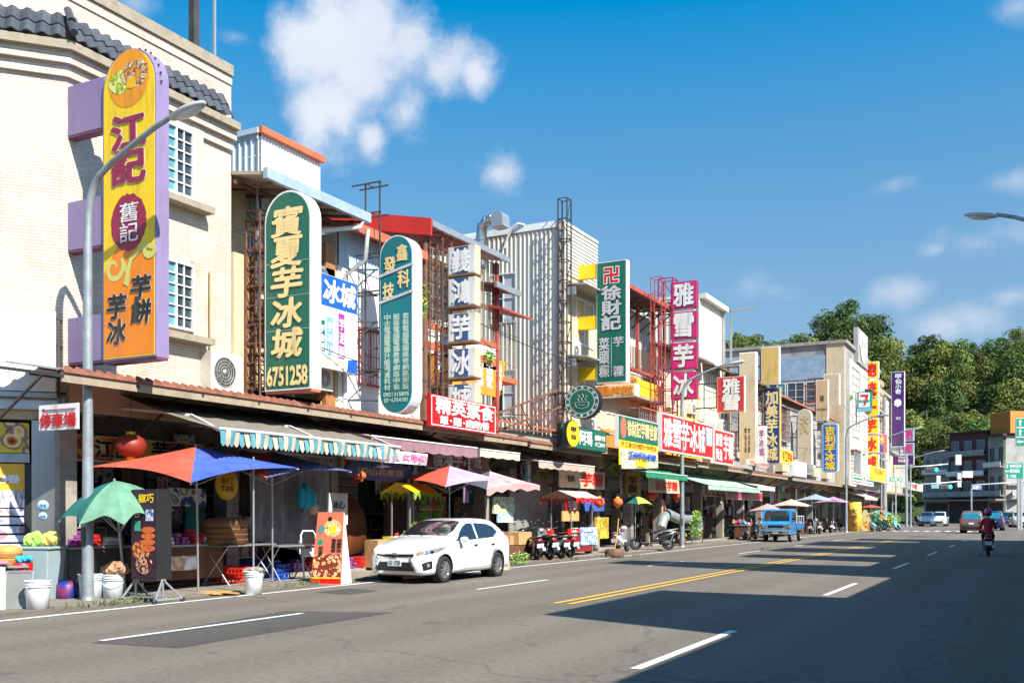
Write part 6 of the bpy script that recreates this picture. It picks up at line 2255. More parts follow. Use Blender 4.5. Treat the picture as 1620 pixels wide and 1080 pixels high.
U=dict(red=fab('coral red',(.55,.09,.055)),blue=fab('blue',(.05,.10,.40)),dblue=fab('dull blue',(.10,.11,.26)),lav=fab('lavender',(.40,.30,.48)),grn=fab('jade green',(.13,.28,.19)),dgrn=fab('dark green',(.02,.13,.12)),gry=fab('grey blue',(.30,.36,.42)),pnk=fab('dusty pink',(.55,.32,.32)),bei=fab('beige pink',(.58,.42,.36)),yg=fab('lime',(.36,.42,.08)),teal=fab('teal blue',(.01,.13,.25)),slate=fab('slate',(.10,.11,.13)),mauve=fab('mauve',(.42,.25,.38)))
umbrella('big square umbrella half coral red and half blue at the first stall',(-14.75,14.6,0),1.95,[U['blue'],U['blue'],U['red'],U['red']],.40,2.93,4,R(-47),.03,(R(8),R(7)))
umbrella('square umbrella in red and dull lavender blue behind the first red and blue one',(-15.3,17.4,0),1.75,[U['dblue'],U['dblue'],U['red'],U['red']],.42,3.0,4,R(-52),.03,(R(6),R(5)))
umbrella('square umbrella coral on one side and lavender on the other behind the white car',(-14.9,24.4,0),1.75,[U['lav'],U['lav'],U['red'],U['red']],.42,2.95,4,R(-62),.03,(R(6),R(4)))
umbrella('dark slate and dusty pink umbrella past the coral and lavender one',(-15.6,28.0,0),1.6,[U['pnk'],U['pnk'],U['slate'],U['slate']],.42,2.95,4,R(-64),.03,(R(6),R(4)),valance=.18)
umbrella('sagging jade green umbrella beside the street lamp, half folded',(-14.9,12.95,0),.98,[U['grn'],U['grn'],U['dgrn'],U['grn'],U['grn'],U['dgrn'],U['grn'],U['grn']],.62,2.22,8,R(10),-.20,(R(10),R(4)))
a=atX(1005,784,-15.2)
umbrella('small round umbrella with lime, green and teal panels behind the scooters',(a.x,a.y,.1),.78,[U['teal'],U['dgrn'],U['yg'],U['teal'],U['dgrn'],U['yg']],.38,a.z-.1,6,R(0),-.12)
for px,py,X,cols,lb in((1252,789,-14.0,'bei','beige pink parasol behind the blue truck'),(1290,781,-14.2,'gry','grey blue parasol past the blue truck'),(1318,785,-14.2,'mauve','mauve parasol beyond the grey blue one'),(1214,796,-15.2,'pnk','dusty pink parasol over the stall left of the truck')):
 a=atX(px,py,X)
 umbrella(lb,(a.x,a.y,.0),1.9 if px!=1214 else 1.5,[U[cols]],.5,a.z,4,R(45),.05)
a=atX(1378,798,-13.4)
umbrella('coral red parasol near the yellow inflatable column',(a.x,a.y,0),1.7,[U['red']],.3,a.z,4,R(45),.05)
a=atX(1392,806,-13.2)
umbrella('jade green parasol beside the distant scooter riders',(a.x,a.y,0),1.7,[U['grn']],.5,a.z,4,R(45),-.1)
# ------------------------------------------------ retractable striped awning
aw=thing('striped_awning','grey retractable awning with blue and cream striped scalloped valance','awning',(-15,14,3.2),0)
A0,A1=14.0,20.0
m=MB()
m.sheet(lambda u,v:Vector((FX+.05+(2.75)*v,A0+(A1-A0)*u,4.0-.82*v-.05*math.sin(math.pi*v)+.012*math.sin(u*60))),60,6)
m.build('canvas',fab('weathered canvas',(.20,.175,.14)),aw,world=True)
stripe=[fab('pale blue stripe',(.10,.28,.33)),fab('cream stripe',(.55,.44,.34))]
for s_ in range(2):
 m=MB()
 n=44
 for i in range(n):
  if i%2!=s_:
   continue
  y0,y1=A0+(A1-A0)*i/n,A0+(A1-A0)*(i+1)/n
  m.sheet(lambda u,v:Vector((FX+2.8+.03*math.sin(i+v*2),y0+(y1-y0)*u,3.18-(.25+.07*math.sin(math.pi*u))*v)),5,3)
 m.build('valance_stripes',stripe[s_],aw,world=True)
m=MB().tube([(FX+2.8,A0,3.19),(FX+2.8,A1,3.19)],.03,8)
m.build('front_bar',M_white2,aw,world=True)
for y in(A0+.05,A1-.05,(A0+A1)/2):
 MB().bar((FX+.05,y,3.7),(FX+1.5,y+.5,3.55),.05).bar((FX+1.5,y+.5,3.55),(FX+2.75,y,3.16),.05).build('folding_arm',M_white2,aw,world=True)
def fab_awning(label,ya,yb,xi,xo,zi,zo,mt_,val=.2,stripes=None):
 t=thing('fabric_awning',label,'awning',((xi+xo)/2,ya,zo),0,'fabric awnings over the shops')
 m=MB()
 n=int((yb-ya)*5)
 m.sheet(lambda u,v:Vector((xi+(xo-xi)*v,ya+(yb-ya)*u,zi+(zo-zi)*v-.05*math.sin(math.pi*v)+.01*math.sin(u*n*2))),n,5)
 m.build('canvas',mt_,t,world=True)
 m=MB()
 m.sheet(lambda u,v:Vector((xo,ya+(yb-ya)*u,zo-val*v*(1+.18*abs(math.sin(u*n))))),n*3,1)
 m.build('valance',stripes or mt_,t,world=True)
 m=MB().tube([(xo,ya,zo+.01),(xo,yb,zo+.01)],.025,6)
 for k in range(3):
  y=ya+(yb-ya)*(k+.5)/3
  m.bar((xi,y,zi-.3),(xo,y,zo-.02),.04)
 m.build('frame',M_white2,t,world=True)
M_mint=fab('mint green',(.33,.52,.38))
fab_awning('long mint green awning with fringed edge right of the lamp post',46.5,56.5,-16.2,-13.9,3.75,2.95,M_mint)
fab_awning('short pale mint awning beyond the long mint one',57.2,61.5,-16.2,-14.2,3.7,3.15,fab('pale mint',(.5,.6,.45)))
fab_awning('dark green awning under the green and yellow banner',39.0,44.5,-16.2,-14.3,3.9,3.3,fab('bottle green',(.02,.22,.11)))
fab_awning('pink scalloped awning behind the cloth banner',20.2,25.5,-16.3,-14.6,3.95,3.5,fab('dull plum',(.28,.16,.18)),.25)
fab_awning('salmon awning near the striped store fascia',92,100,-15.6,-13.4,3.9,3.0,U['bei'])
fab_awning('cream canvas awning under the red vegetarian sign',26.0,29.2,-16.2,-15.1,3.95,3.55,fab('cream',(.62,.56,.42)))
fab_awning('pink beige canvas awning in front of the ribbed wall bay',30.2,35.0,-16.2,-14.9,3.8,3.35,fab('pinkish canvas',(.5,.36,.3)))
# ------------------------------------------------ pots, buckets, boxes
M_wp=mat('white plastic',(.66,.72,.76),.45,var=.05,dirt=(.3,.28,.25),dirt_amt=.25,dscale=5)
M_wps=mat('bright white plastic',(.80,.80,.80),.4,var=.04)
def bucket(label,loc,r=.17,h=.38,mt=None,lid=False,group='white plastic buckets',ring=True,name='bucket'):
 t=thing(name,label,'bucket',loc,rnd.uniform(0,6),group)
 m=MB().lathe([(.001,.003),(r*.84,0),(r*.95,h*.8),(r,h),(r*.93,h),(r*.88,h*.8),(r*.78,.03),(.001,.02)],24)
 if ring:
  for z in(.80,.88):
   m.lathe([(r*.97,h*z-.006),(r*1.06,h*z),(r*.97,h*z+.006)],24)
  m.lathe([(r,h-.02),(r*1.07,h-.01),(r*1.07,h+.005),(r*.95,h+.01)],24)
 m.build('shell',mt or M_wp,t)
 k=MB().tube([(r*1.02*math.cos(a),r*1.02*math.sin(a),h*.86-.16*math.sin(a))for a in[math.pi*q/12 for q in range(13)]],.005,5)
 k.build('handle',M_wps,t)
 if lid:
  MB().lathe([(.001,h+.02),(r*1.05,h+.015),(r*1.08,h-.01)],24).build('lid',M_wps,t)
 return t
def crumple(label,cat,name,loc,r,mt,seed=1,n=16):
 rr=random.Random(seed)
 o=MB()
 for k in range(n//4):
  ph=[rr.uniform(0,6)for _ in range(6)]
  def fn(u,v):
   a,b=u*2*math.pi,v*math.pi-math.pi/2
   q=1+.22*math.sin(3*a+ph[0])*math.cos(2*b+ph[1])+.14*math.sin(7*a+ph[2]+4*b)+.08*math.sin(13*a+ph[3])
   return Vector((r[0]*q*math.cos(a)*math.cos(b)+(k-1)*r[0]*.25,r[1]*q*math.sin(a)*math.cos(b),r[2]*(q*math.sin(b))+k*r[2]*.12))
  o.sheet(fn,22,10,smooth=False)
 return tag(o.build(name,mt,loc=loc),label,cat)
bucket('bright white bucket alone at the front beside the leaning grey panel',G(60,966),.20,.50,M_wps)
bucket('bluish white bucket left of the one stuffed with paper',G(144,951),.215,.50,M_wp)
bk=bucket('bluish white bucket stuffed with brown paper',G(179,950),.20,.48,M_wp)
crumple('crumpled brown wrapping paper sticking out of the bucket','paper','crumpled_paper',G(179,950)+Vector((0,0,.54)),(.2,.18,.12),mat('kraft paper',(.40,.22,.12),.8,var=.3),3)
ub=bucket('white bucket weighing down the umbrella pole by the kerb line',G(401,940),.19,.46,M_wps)
crumple('rubble and string filling the kerbside white bucket','rubble','bucket_rubble',G(401,940)+Vector((0,0,.46)),(.15,.15,.06),M_conc,5)
tag(MB().tube([G(401,940)+Vector((0,0,.1)),G(401,940)+Vector((0,0,2.7))],.02,8).build('umbrella_pole',M_alu),'thin steel pole standing in the kerbside white bucket','pole')
tag(MB().bar(G(401,943),G(425,946),.03).bar(G(360,946),G(401,938),.03).build('pole_foot',M_alu),'flat steel cross foot under the kerbside white bucket','stand')
bucket('dark grey bin just behind the two bluish buckets',G(122,938),.26,.55,mat('dark bin',(.06,.075,.09),.5),group=None,ring=False,name='rubbish_bin')
bucket('red tub with blue top on the table at the left',G(36,957)+Vector((0,0,.38)),.17,.36,mat('red plastic',(.72,.01,.01),.4),group=None,ring=False)
crumple('cyan cloth heaped on top of the red tub','cloth','blue_cloth',G(36,957)+Vector((0,0,.78)),(.13,.12,.06),mat('cyan cloth',(.03,.35,.50),.8),8)
# grey green tall bin with bags
g=G(66,951)
t=thing('wheeled_bin','tall pale grey green bin topped with plastic bags','bin',g,R(20))
MB().hexa([(-.25,-.23,.04),(.25,-.23,.04),(.25,.23,.04),(-.25,.23,.04),(-.30,-.28,.95),(.30,-.28,.95),(.30,.28,.95),(-.30,.28,.95)]).build('body',mat('grey green plastic',(.30,.40,.42),.5,var=.08),t,bevel=.02)
MB().box(-.33,-.3,.95,.33,.3,1.0).build('rim',MATS['grey green plastic'],t,bevel=.015)
crumple('lime green plastic bag on the tall grey green bin','plastic bag','plastic_bag',g+Vector((-.12,-.1,1.08)),(.15,.13,.12),mat('lime bag',(.35,.62,.12),.4,var=.15),11)
crumple('yellow plastic bag on the tall grey green bin','plastic bag','plastic_bag',g+Vector((.12,.06,1.1)),(.14,.12,.11),mat('yellow bag',(.70,.55,.14),.4,var=.15),12)
# leaning grey panel, table, steamers, white slab at the very left
g=G(31,964)
t=thing('leaning_panel','grey aluminium framed panel leaning against the table','panel',g,R(35))
m=MB().hexa([(-.2,-.2,0),(.2,-.2,0),(.2,-.17,0),(-.2,-.17,0),(-.2,.04,.62),(.2,.04,.62),(.2,.07,.62),(-.2,.07,.62)])
m.build('sheet',mat('grey mesh sheet',(.17,.18,.17),.6,var=.1),t)
m=MB()
for x in(-.21,.21):
 m.bar((x,-.2,0),(x,.04,.63),.03)
m.bar((-.21,.04,.63),(.21,.04,.63),.03).bar((-.21,-.2,.02),(.21,-.2,.02),.03)
m.build('edge_frame',M_alu,t)
g=G(6,957)
t=thing('folding_table','small grey topped table holding bamboo steamers at the left edge','table',g,R(47))
MB().box(-.8,-.3,.66,.42,.25,.70).build('table_top',M_alu,t)
for x in(-.75,.36):
 for y in(-.25,.2):
  MB().bar((x,y,0),(x,y,.66),.03).build('leg',M_alu,t)
M_bam=mat('bamboo',(.62,.30,.07),.6,var=.25,scale=8,stretch=(1,1,6))
def steamer(label,loc,r,n,lid=True,mt=None):
 t=thing('bamboo_steamer',label,'steamer',loc,0,'stacked bamboo steamers')
 for k in range(n):
  m=MB().lathe([(r*.95,0),(r,.005),(r,.085),(r*1.02,.09),(r*1.02,.11),(r*.94,.11),(r*.93,.02),(.001,.02)],26,(0,0,k*.115))
  m.build('basket',mt or M_bam,t)
 if lid:
  MB().lathe([(r*1.02,0),(r*1.02,.05),(r*.6,.1),(.001,.12)],26,(0,0,n*.115)).build('lid',mt or M_bam,t)
 return t
steamer('orange bamboo steamers stacked on the table at the left edge',g+Vector((.02,.05,.70)),.24,2)
crumple('pink cloth on the table in front of the steamers','cloth','folded_cloth',g+Vector((.0,-.2,.73)),(.25,.1,.04),mat('pink cloth',(.6,.22,.28),.8),21)
g=G(-16,968)
tag(MB().box(-.25,-.2,0,.1,.2,.72).build('white_box',M_wps,loc=g),'white polystyrene box cut off by the left picture edge','box')
# blue drum with bag
g=G(106,950)
t=thing('water_jug','blue and red printed bag beside the dark bin','bag',g)
MB().lathe([(.001,0),(.17,.01),(.2,.12),(.19,.3),(.12,.36),(.001,.37)],18).build('body',pict('blue bag print',['081c60','0a3090','0c2a80','802040','103898'],4),t)
# hanging white kitchen sink + drape left of the pole
g=G(118,905)
t=thing('wall_basin','cream fabric covered shelf with tap and hose on the tiled pillar','basin',(g.x*.98,g.y*.98,0),R(40))
MB().box(-.35,-.1,1.15,.45,.25,1.6).build('cloth_cover',mat('cream striped cloth',(.62,.48,.34),.8,var=.15,stretch=(20,1,1)),t)
MB().box(-.2,-.12,1.65,.2,.15,1.95).build('box',M_alu,t)
MB().tube([(-.05,-.1,1.2),(.02,-.14,.9),(-.04,-.12,.5),(.05,-.14,.2)],.018,6).build('hose',M_cream,t)
MB().box(-.1,-.05,.25,.5,.35,.75).build('basin',M_white2,t,bevel=.02)
tag(MB().box(-.1,-.15,2.05,.22,0,2.75).build('letter_box',mat('blue green enamel',(.01,.10,.12),.4),loc=(g.x,g.y,0)),'dark blue green box fixed on the pillar left of the lamp post','box')
# black menu sign on wheeled stand
g=G(243,952)
t=thing('menu_lightbox','tall black menu board with dumpling pictures on a wheeled steel stand','menu board',g,R(0))
w,h0,h1=.64,.42,2.02
MB().box(-w/2,-.22,h0,w/2,.12,h1).build('case',M_black,t,bevel=.01)
MB().box(-w/2+.02,-.228,h0+.03,w/2-.04,-.221,h1-.03).build('poster',mat('dark plum print',(.04,.012,.03),.4,var=.1),t)
m=MB()
put_text(m,'椒巧',-.12,1.78,.26,1.94,False,.03,y=-.236)
m.build('lettering',P['yellow'],t)
m=MB()
put_text(m,'25',-.22,1.52,-.08,1.64,False,.03,y=-.236)
put_text(m,'小籠包',-.24,1.66,-.06,1.74,False,.02,y=-.236)
m.build('lettering',P['white'],t)
MB().box(.06,-.236,1.46,.24,-.229,1.66).build('photo_print',pict('pale photo',['d0d8e8','8090b8','f0f0f0','5060a0'],9),t)
MB().box(-.22,-.236,1.28,-.08,-.229,1.46).build('green_print',mat('jade print',(.05,.4,.28),.5),t)
m=MB()
for k in range(4):
 m.prism([(.12+.17*math.cos(R(a)),1.30-.11*k+.055*math.sin(R(a)))for a in range(0,360,20)],-.236-.002*k,-.23)
m.build('steamer_print',mat('orange steamer print',(.68,.14,.03),.5,var=.3,scale=10),t)
for cx,cz,r_,cols in((-.06,.93,.22,['e89040','f8c880','c05818','f0b060','903010']),(.02,.68,.2,['6a1414','e0a070','8a2020','f0c8a0','501010'])):
 MB().prism([(cx+r_*math.cos(R(a)),cz+r_*.82*math.sin(R(a)))for a in range(0,360,15)],-.238-(.004 if cz<.8 else 0),-.231).build('dumpling_print',pict('dumpling print %d'%int(cz*100),cols,14,dist=2),t)
for x in(-.42,.42):
 m=MB().bar((x,-.38,.08),(x,.3,.08),.035).bar((x,-.34,.08),(x*.8,-.1,.42),.03).bar((x,.26,.08),(x*.8,-.1,.42),.03).bar((x*.8,-.1,.1),(x*.8,-.1,.42),.03)
 m.build('stand_leg',M_alu,t)
 for y in(-.36,.28):
  MB().lathe([(.001,-.02),(.045,-.02),(.045,.02),(.001,.02)],12,(x,y,.045),'x').build('castor',M_black,t)
MB().bar((-.42,-.1,.1),(.42,-.1,.1),.035).bar((-.4,-.1,.42),(.4,-.1,.42),.03).build('stand_bar',M_alu,t)
# A-frame sign orange
g=G(524,923)
t=thing('a_frame_sign','tall salmon A frame board with food pictures and price list','sign board',g,R(14))
H_,w=1.62,.74
lean=.30
def face(y0,y1,z0,z1,x0,x1,off):
 return[(x0,y0+off,z0),(x1,y0+off,z0),(x1*.84+.0,y1+off,z1),(x0*.84,y1+off,z1)]
MB().hexa([(-w/2,-lean,0),(w/2,-lean,0),(w/2,-lean+.02,0),(-w/2,-lean+.02,0),(-w/2*.84,-.02,H_),(w/2*.84,-.02,H_),(w/2*.84,0,H_),(-w/2*.84,0,H_)]).build('front_board',mat('salmon print',(.60,.16,.09),.45,var=.06),t)
MB().hexa([(-w/2,lean,0),(w/2,lean,0),(w/2,lean-.02,0),(-w/2,lean-.02,0),(-w/2*.84,.02,H_),(w/2*.84,.02,H_),(w/2*.84,0.001,H_),(-w/2*.84,0.001,H_)][::1]).build('back_board',M_white2,t)
MB().add([(w/2+.001,-lean,.01),(w/2+.001,lean,.01),(w/2*.84,0,H_-.01)],[(0,1,2)]).build('side_cloth',M_wps,t)
def onface(u0,v0,u1,v1,mt_,nm,off=.004,round_=False):
 P_=lambda u,v:(((u-.5)*w)*(1-.16*v),-lean+(lean-.02)*v-off,H_*v)
 if round_:
  cx,cz=(u0+u1)/2,(v0+v1)/2
  pts=[P_(cx+(u1-u0)/2*math.cos(R(a)),cz+(v1-v0)/2*math.sin(R(a)))for a in range(0,360,18)]
  MB().add(pts,[tuple(range(20))]).build(nm,mt_,t)
 else:
  MB().add([P_(u0,v0),P_(u1,v0),P_(u1,v1),P_(u0,v1)],[(0,1,2,3)]).build(nm,mt_,t)
onface(.02,.10,.98,.42,pict('grilled food print',['a04820','e8a870','c86838','f4d0a0','7a3018'],12,dist=2),'food_print')
onface(.02,.02,.98,.085,P['red'],'red_band')
onface(.02,.085,.98,.10,P['yellow'],'yellow_band')
onface(.28,.66,.95,.90,pict('fruit print',['e8b818','4a7828','f0d8a0','e07818','f4e8c0'],10),'fruit_print',.005,True)
onface(.50,.70,.74,.82,P['yellow'],'egg_print',.008,True)
onface(.06,.70,.32,.82,mat('slate green print',(.12,.22,.20),.5),'bowl_print',.006,True)
onface(.1,.55,.3,.62,P['rgreen'],'badge_print',.006,True)
m=MB()
ang=math.atan2(lean-.02,H_)
tm=MB()
put_text(tm,'芋餅芋冰',.22,.72,.36,1.02,True,.03,y=0)
put_text(tm,'現做現烤',.08,.72,.20,1.02,True,.03,y=0)
put_text(tm,'招牌',-.26,.62,-.14,.86,True,.02,y=0)
put_text(tm,'8',-.05,1.42,.05,1.52,False,.04,y=0)
tm.v=[(x*.9,-lean+(lean-.02)*z/H_-.01+y,z)for x,y,z in tm.v]
tm.build('lettering',P['black'],t)
# folding X leg table with trays, steamers etc in front of bay 1
M_top=mat('steel table top',(.42,.42,.42),.35,metal=.6)
def xtable(label,loc,rz,w=1.3,d=.6,h=.85):
 t=thing('folding_table',label,'table',loc,rz,'folding stall tables')
 MB().box(-w/2,-d/2,h,w/2,d/2,h+.035).build('table_top',M_top,t,bevel=.008)
 for x in(-w/2+.06,w/2-.06):
  for s in(-1,1):
   MB().tube([(x,s*d*.48,.02),(x,0,h*.55),(x,-s*d*.42,h)],.016,6).build('leg',M_alu,t)
  m=MB()
 MB().tube([(-w/2+.06,-d*.48,.05),(w/2-.06,-d*.48,.05)],.014,6).build('stretcher',M_alu,t)
 MB().tube([(-w/2+.06,d*.48,.05),(w/2-.06,d*.48,.05)],.014,6).build('stretcher',M_alu,t)
 return t
xt=xtable('grey steel table with crossed tubular legs in front of the first bay',(-15.55,16.6,.03),R(96),1.7,.75)
xt2=xtable('second crossed leg table beside the blue crates',(-15.3,17.9,.03),R(82),1.1,.7,.8)
steamer('dark brown wooden steamers stacked on the crossed leg table',(-15.6,16.2,.93),.5,4,mt=mat('brown steamer wood',(.22,.11,.05),.6,var=.2))
for i,(px,py,mt_,lb)in enumerate(((372,915,(.62,.03,.01),'bright red basket under the crossed leg tables'),(427,908,(.01,.07,.42),'blue lattice crate beside the kerbside bucket'),(412,898,(.01,.06,.36),'darker blue crate behind the first blue crate'))):
 g=atX(px,py,(-15.7,-15.9,-16.3)[i])
 t=thing('plastic_crate',lb,'crate',(g.x,g.y,.12 if i==2 else.05),R(10),None)
 mt_=mat('crate colour %d'%i,mt_,.4,var=.05)
 m=MB()
 w,d,h=.36,.28,.32
 for s in(-1,1):
  for z in(0,h*.33,h*.66,h):
   m.box(-w,s*d-.012,z,w,s*d+.012,z+.035)
   m.box(s*w-.012,-d,z,s*w+.012,d,z+.035)
  for k in range(9):
   x=-w+k*w/4
   m.box(x-.012,s*d-.01,0,x+.012,s*d+.01,h)
  for k in range(7):
   y=-d+k*d/3
   m.box(s*w-.01,y-.012,0,s*w+.01,y+.012,h)
 m.build('lattice_sides',mt_,t)
 MB().box(-w,-d,.0,w,d,.02).build('bottom',mt_,t)
g=G(350,940)
crumple('flattened tan cardboard lying by the kerb','cardboard','cardboard',g+Vector((0,0,.03)),(.45,.3,.03),mat('tan cardboard',(.50,.27,.07),.8,var=.15),31,4)
# hand truck
t=thing('hand_truck','white tubular hand truck leaning by the blue crates','trolley',(-15.0,18.4,.03),R(80))
MB().tube([(-.22,0,.05),(-.22,.12,1.05),(-.15,.13,1.15),(.15,.13,1.15),(.22,.12,1.05),(.22,0,.05)],.02,8).build('frame',M_wps,t)
MB().box(-.22,.02,.55,.22,.05,.75).build('plate',M_white2,t)
# plastic curtain, stall frames
t=thing('plastic_curtain','crinkled clear plastic sheet hung across the second bay','curtain',(-16.0,18,0))
m=MB()
m.sheet(lambda u,v:Vector((-16.05+.10*math.sin(u*22)*(1-.4*v)+.05*math.sin(u*51+v*4),17.45+3.0*u-.25*(1-v)*u,.95+2.05*v-.18*math.sin(math.pi*u)*(1-v)+.08*math.sin(u*7)*(1-v))),70,10)
pc=mat('hazy plastic film',(.30,.28,.28),.25,var=.3,scale=3,alpha=.72,spec=.6)
m.build('film',pc,t,world=True)
MB().bar((-16.05,17.4,3.02),(-16.05,20.6,3.02),.04).build('rail',M_alu,t,world=True)
tag(MB().box(-18.6,17.9,.15,-17.9,20.1,1.0).build('stall_counter',M_dark),'dark stall counter behind the plastic sheet','counter')
tag(MB().box(-18.5,17.9,1.0,-18.0,18.9,1.35).build('cool_box',mat('navy cool box',(.02,.03,.08),.5),bevel=.02),'dark blue cool box on the counter behind the plastic sheet','cool box')
# yellow round sign and board column
g=atX(358,767,-16.1)
t=thing('round_sign','yellow round board with dark characters on the pillar beside the plastic sheet','sign',g,R(90))
MB().lathe([(.001,-.03),(.34,-.03),(.34,0)],28,(0,0,0),'y').build('disc',P['yellow'],t)
m=MB()
put_text(m,'純手工',-.2,.02,.2,.17,False,.02,y=-.04)
put_text(m,'芋冰城',-.2,-.15,.2,-.0,False,.02,y=-.04)
m.build('lettering',P['brown'],t)
# stall: menu panels, teal cloth in bay 1
for(a,b,c,d),X,mt_,lb in(((268,326,771,800),-16.3,pict('menu print',['e8e8e0','d8dcd8','3a6a30','f4f4f0','28488a'],5),'white menu poster with small drawings above the first stall'),((295,325,800,865),-16.9,mat('teal cloth',(.02,.22,.22),.8,var=.3),'teal cloth hanging behind the first stall'),((270,312,880,903),-15.3,pict('dumpling price card',['f0f0ec','e8d8c0','c89060','ffffff'],4),'white price card with dumpling photo on the stall front'),((372,382,822,842),-16.2,pict('blue notice',['f0f4f8','2058a0','ffffff','3070c0'],8),'small white and blue notice on the pillar'),((521,550,779,830),-16.3,P['paper'],'cream panel with ink characters beside the brown round table'),((781,814,785,812),-15.0,pict('rainbow menu',['d03018','f0f0e0','2868b0','e8e060','208858','f8f8f0'],7,stretch=(3,3,1)),'rainbow coloured menu board on a stand past the white car'),((788,812,812,826),-15.0,pict('pale blue cards',['a8d0e8','80b8d8','e8f4f8'],6),'pale blue cards below the rainbow menu board'),((942,963,818,852),-15.6,pict('yellow mural print',['a8b038','d8c040','687828','e89838','c8b848'],3),'yellow green painted poster leaning in the arcade'),((896,915,790,808),-15.0,P['red'],'red cloth with white characters on the taro cake cart'),((890,916,808,824),-14.95,mat('blond wood board',(.60,.34,.12),.6,var=.15),'blond wooden board under the red cloth of the cart'),((899,917,836,856),-14.9,P['red'],'red panel on the lower front of the cart'),((919,945,834,862),-14.85,pict('blue price list',['0858a8','f0f4f8','1068b8','d8e8f4'],7),'bright blue price list board standing by the cart'),((925,956,786,808),-15.4,U['blue'],'blue cloth hanging beside the red lantern'),((735,742,770,795),-15.8,fab('lilac',(.45,.3,.5)),'lilac vertical flag under the lavender umbrella')):
 fr=fac_frame(a,b,c,d,X)
 o=tag(MB().box(0,-.0,0,fr[1],.05,fr[2]).build('poster_board',mt_,loc=fr[0]),lb,'board')
 o.rotation_euler=(0,0,R(90))
 if mt_ is P['red']and c==790:
  m=MB()
  put_text(m,'芋粿',fr[1]*.1,fr[2]*.1,fr[1]*.9,fr[2]*.95,False,.03,y=-.012)
  m.build('lettering',P['white'],o)
 elif mt_ is P['red']:
  m=MB()
  put_text(m,'芋',fr[1]*.25,fr[2]*.2,fr[1]*.75,fr[2]*.9,False,.03,y=-.012)
  m.build('lettering',P['white'],o)
 if mt_ is P['paper']:
  m=MB()
  put_text(m,'冰心',fr[1]*.15,fr[2]*.5,fr[1]*.85,fr[2]*.75,False,.02,y=-.012)
  m.build('lettering',P['black'],o)
def cart(label,loc,w,d,rz,mt_top,mt_front,h=.85,roof=None,rh=2.3,rmt=None):
 t=thing('food_stall',label,'food stall',loc,rz,'small food stalls in the arcade')
 MB().box(-w/2,-d/2,h-.05,w/2,d/2,h).build('counter_top',mt_top,t,bevel=.01)
 MB().box(-w/2+.04,-d/2+.04,.12,w/2-.04,d/2-.04,h-.052).build('cabinet',mt_front,t,bevel=.01)
 for x in(-w/2+.05,w/2-.05):
  for y in(-d/2+.05,d/2-.05):
   MB().bar((x,y,0),(x,y,rh if roof else.12),.035).build('post',M_alu,t)
 if roof:
  m=MB()
  for s in(-1,1):
   m.sheet(lambda u,v:Vector((-w*.62+w*1.24*u,s*d*.8*v,rh+.22-.28*v-.03*math.sin(u*20)*v)),16,3)
  m.build('stall_roof',roof,t)
  for s in(-1,1):
   MB().sheet(lambda u,v:Vector((-w*.62+w*1.24*u,s*d*.8,rh-.06-.14*v*(1+.5*math.sin(u*34)))),40,1).build('roof_fringe',rmt or roof,t)
 rr=random.Random(int(loc[1]*7))
 for k in range(6):
  x,y=rr.uniform(-w/2+.12,w/2-.12),rr.uniform(-d/2+.1,d/2-.1)
  r_=rr.uniform(.05,.11)
  MB().lathe([(.001,h),(r_,h),(r_*1.05,h+r_*1.5),(.001,h+r_*1.6)],12,(x,y,0)).build('jar',rr.choice([M_wps,M_alu,P['red'],P['lgreen'],P['cream'],M_glass]),t)
 return t
cart('first snack stall under the red and blue umbrella',(-16.0,15.1,.1),2.3,.8,R(90),M_top,M_wood)
cart('glass fronted stall by the grey pillar near the green umbrella',(-16.6,13.6,.1),1.6,.7,R(90),M_top,mat('glass cabinet',(.12,.12,.11),.1,spec=.7))
a=G(638,905)
cart('little stall with yellow and green scalloped roof behind the white car',(-15.6,23.5,.1),1.15,.7,R(90),M_wood,M_wood,roof=P['yellow'],rh=2.12,rmt=fab('green yellow fringe',(.2,.32,.03)))
a=atX(905,850,-15.3)
cart('taro cake cart with red fringe and beige canvas roof',(a.x,a.y,.05),2.0,.9,R(90),M_wood,P['dred'],roof=U['bei'],rh=2.15,rmt=P['red'])
cart('jar covered stall under the dark pink umbrella',(-15.9,27.4,.1),1.8,.7,R(90),M_wood,M_wood)
for i,y in enumerate((59,63,68.5,73,79)):
 cart('far food stall with jars under the parasols, %s from the truck'%['first','second','third','fourth','fifth'][i],(-15.3,y,.05),2.6,.9,R(90),M_alu,rnd.choice([M_wood,P['dred'],M_alu]),roof=None)
# white plastic chair
t=thing('plastic_chair','grey white plastic armchair left of the A frame board','chair',G(492,905)+Vector((0,0,.03)),R(60))
MB().box(-.24,-.22,.40,.24,.22,.44).build('seat',M_wp,t,bevel=.02)
for x in(-.21,.21):
 for y in(-.19,.19):
  MB().bar((x*1.15,y*1.15,0),(x,y,.41),.035).build('leg',M_wp,t)
 MB().tube([(x*1.1,-.2,.42),(x*1.2,-.2,.63),(x*1.2,.15,.65),(x*1.0,.24,.8)],.022,6).build('armrest',M_wp,t)
m=MB()
m.sheet(lambda u,v:Vector(((u-.5)*.46,.22+.08*v+.04*math.cos((u-.5)*3),.46+.42*v-.05*(2*u-1)**2*v)),8,4)
m.sheet(lambda u,v:Vector(((u-.5)*.46,.24+.08*v+.04*math.cos((u-.5)*3),.46+.42*v-.05*(2*u-1)**2*v)),8,4)
m.build('backrest',M_wp,t)
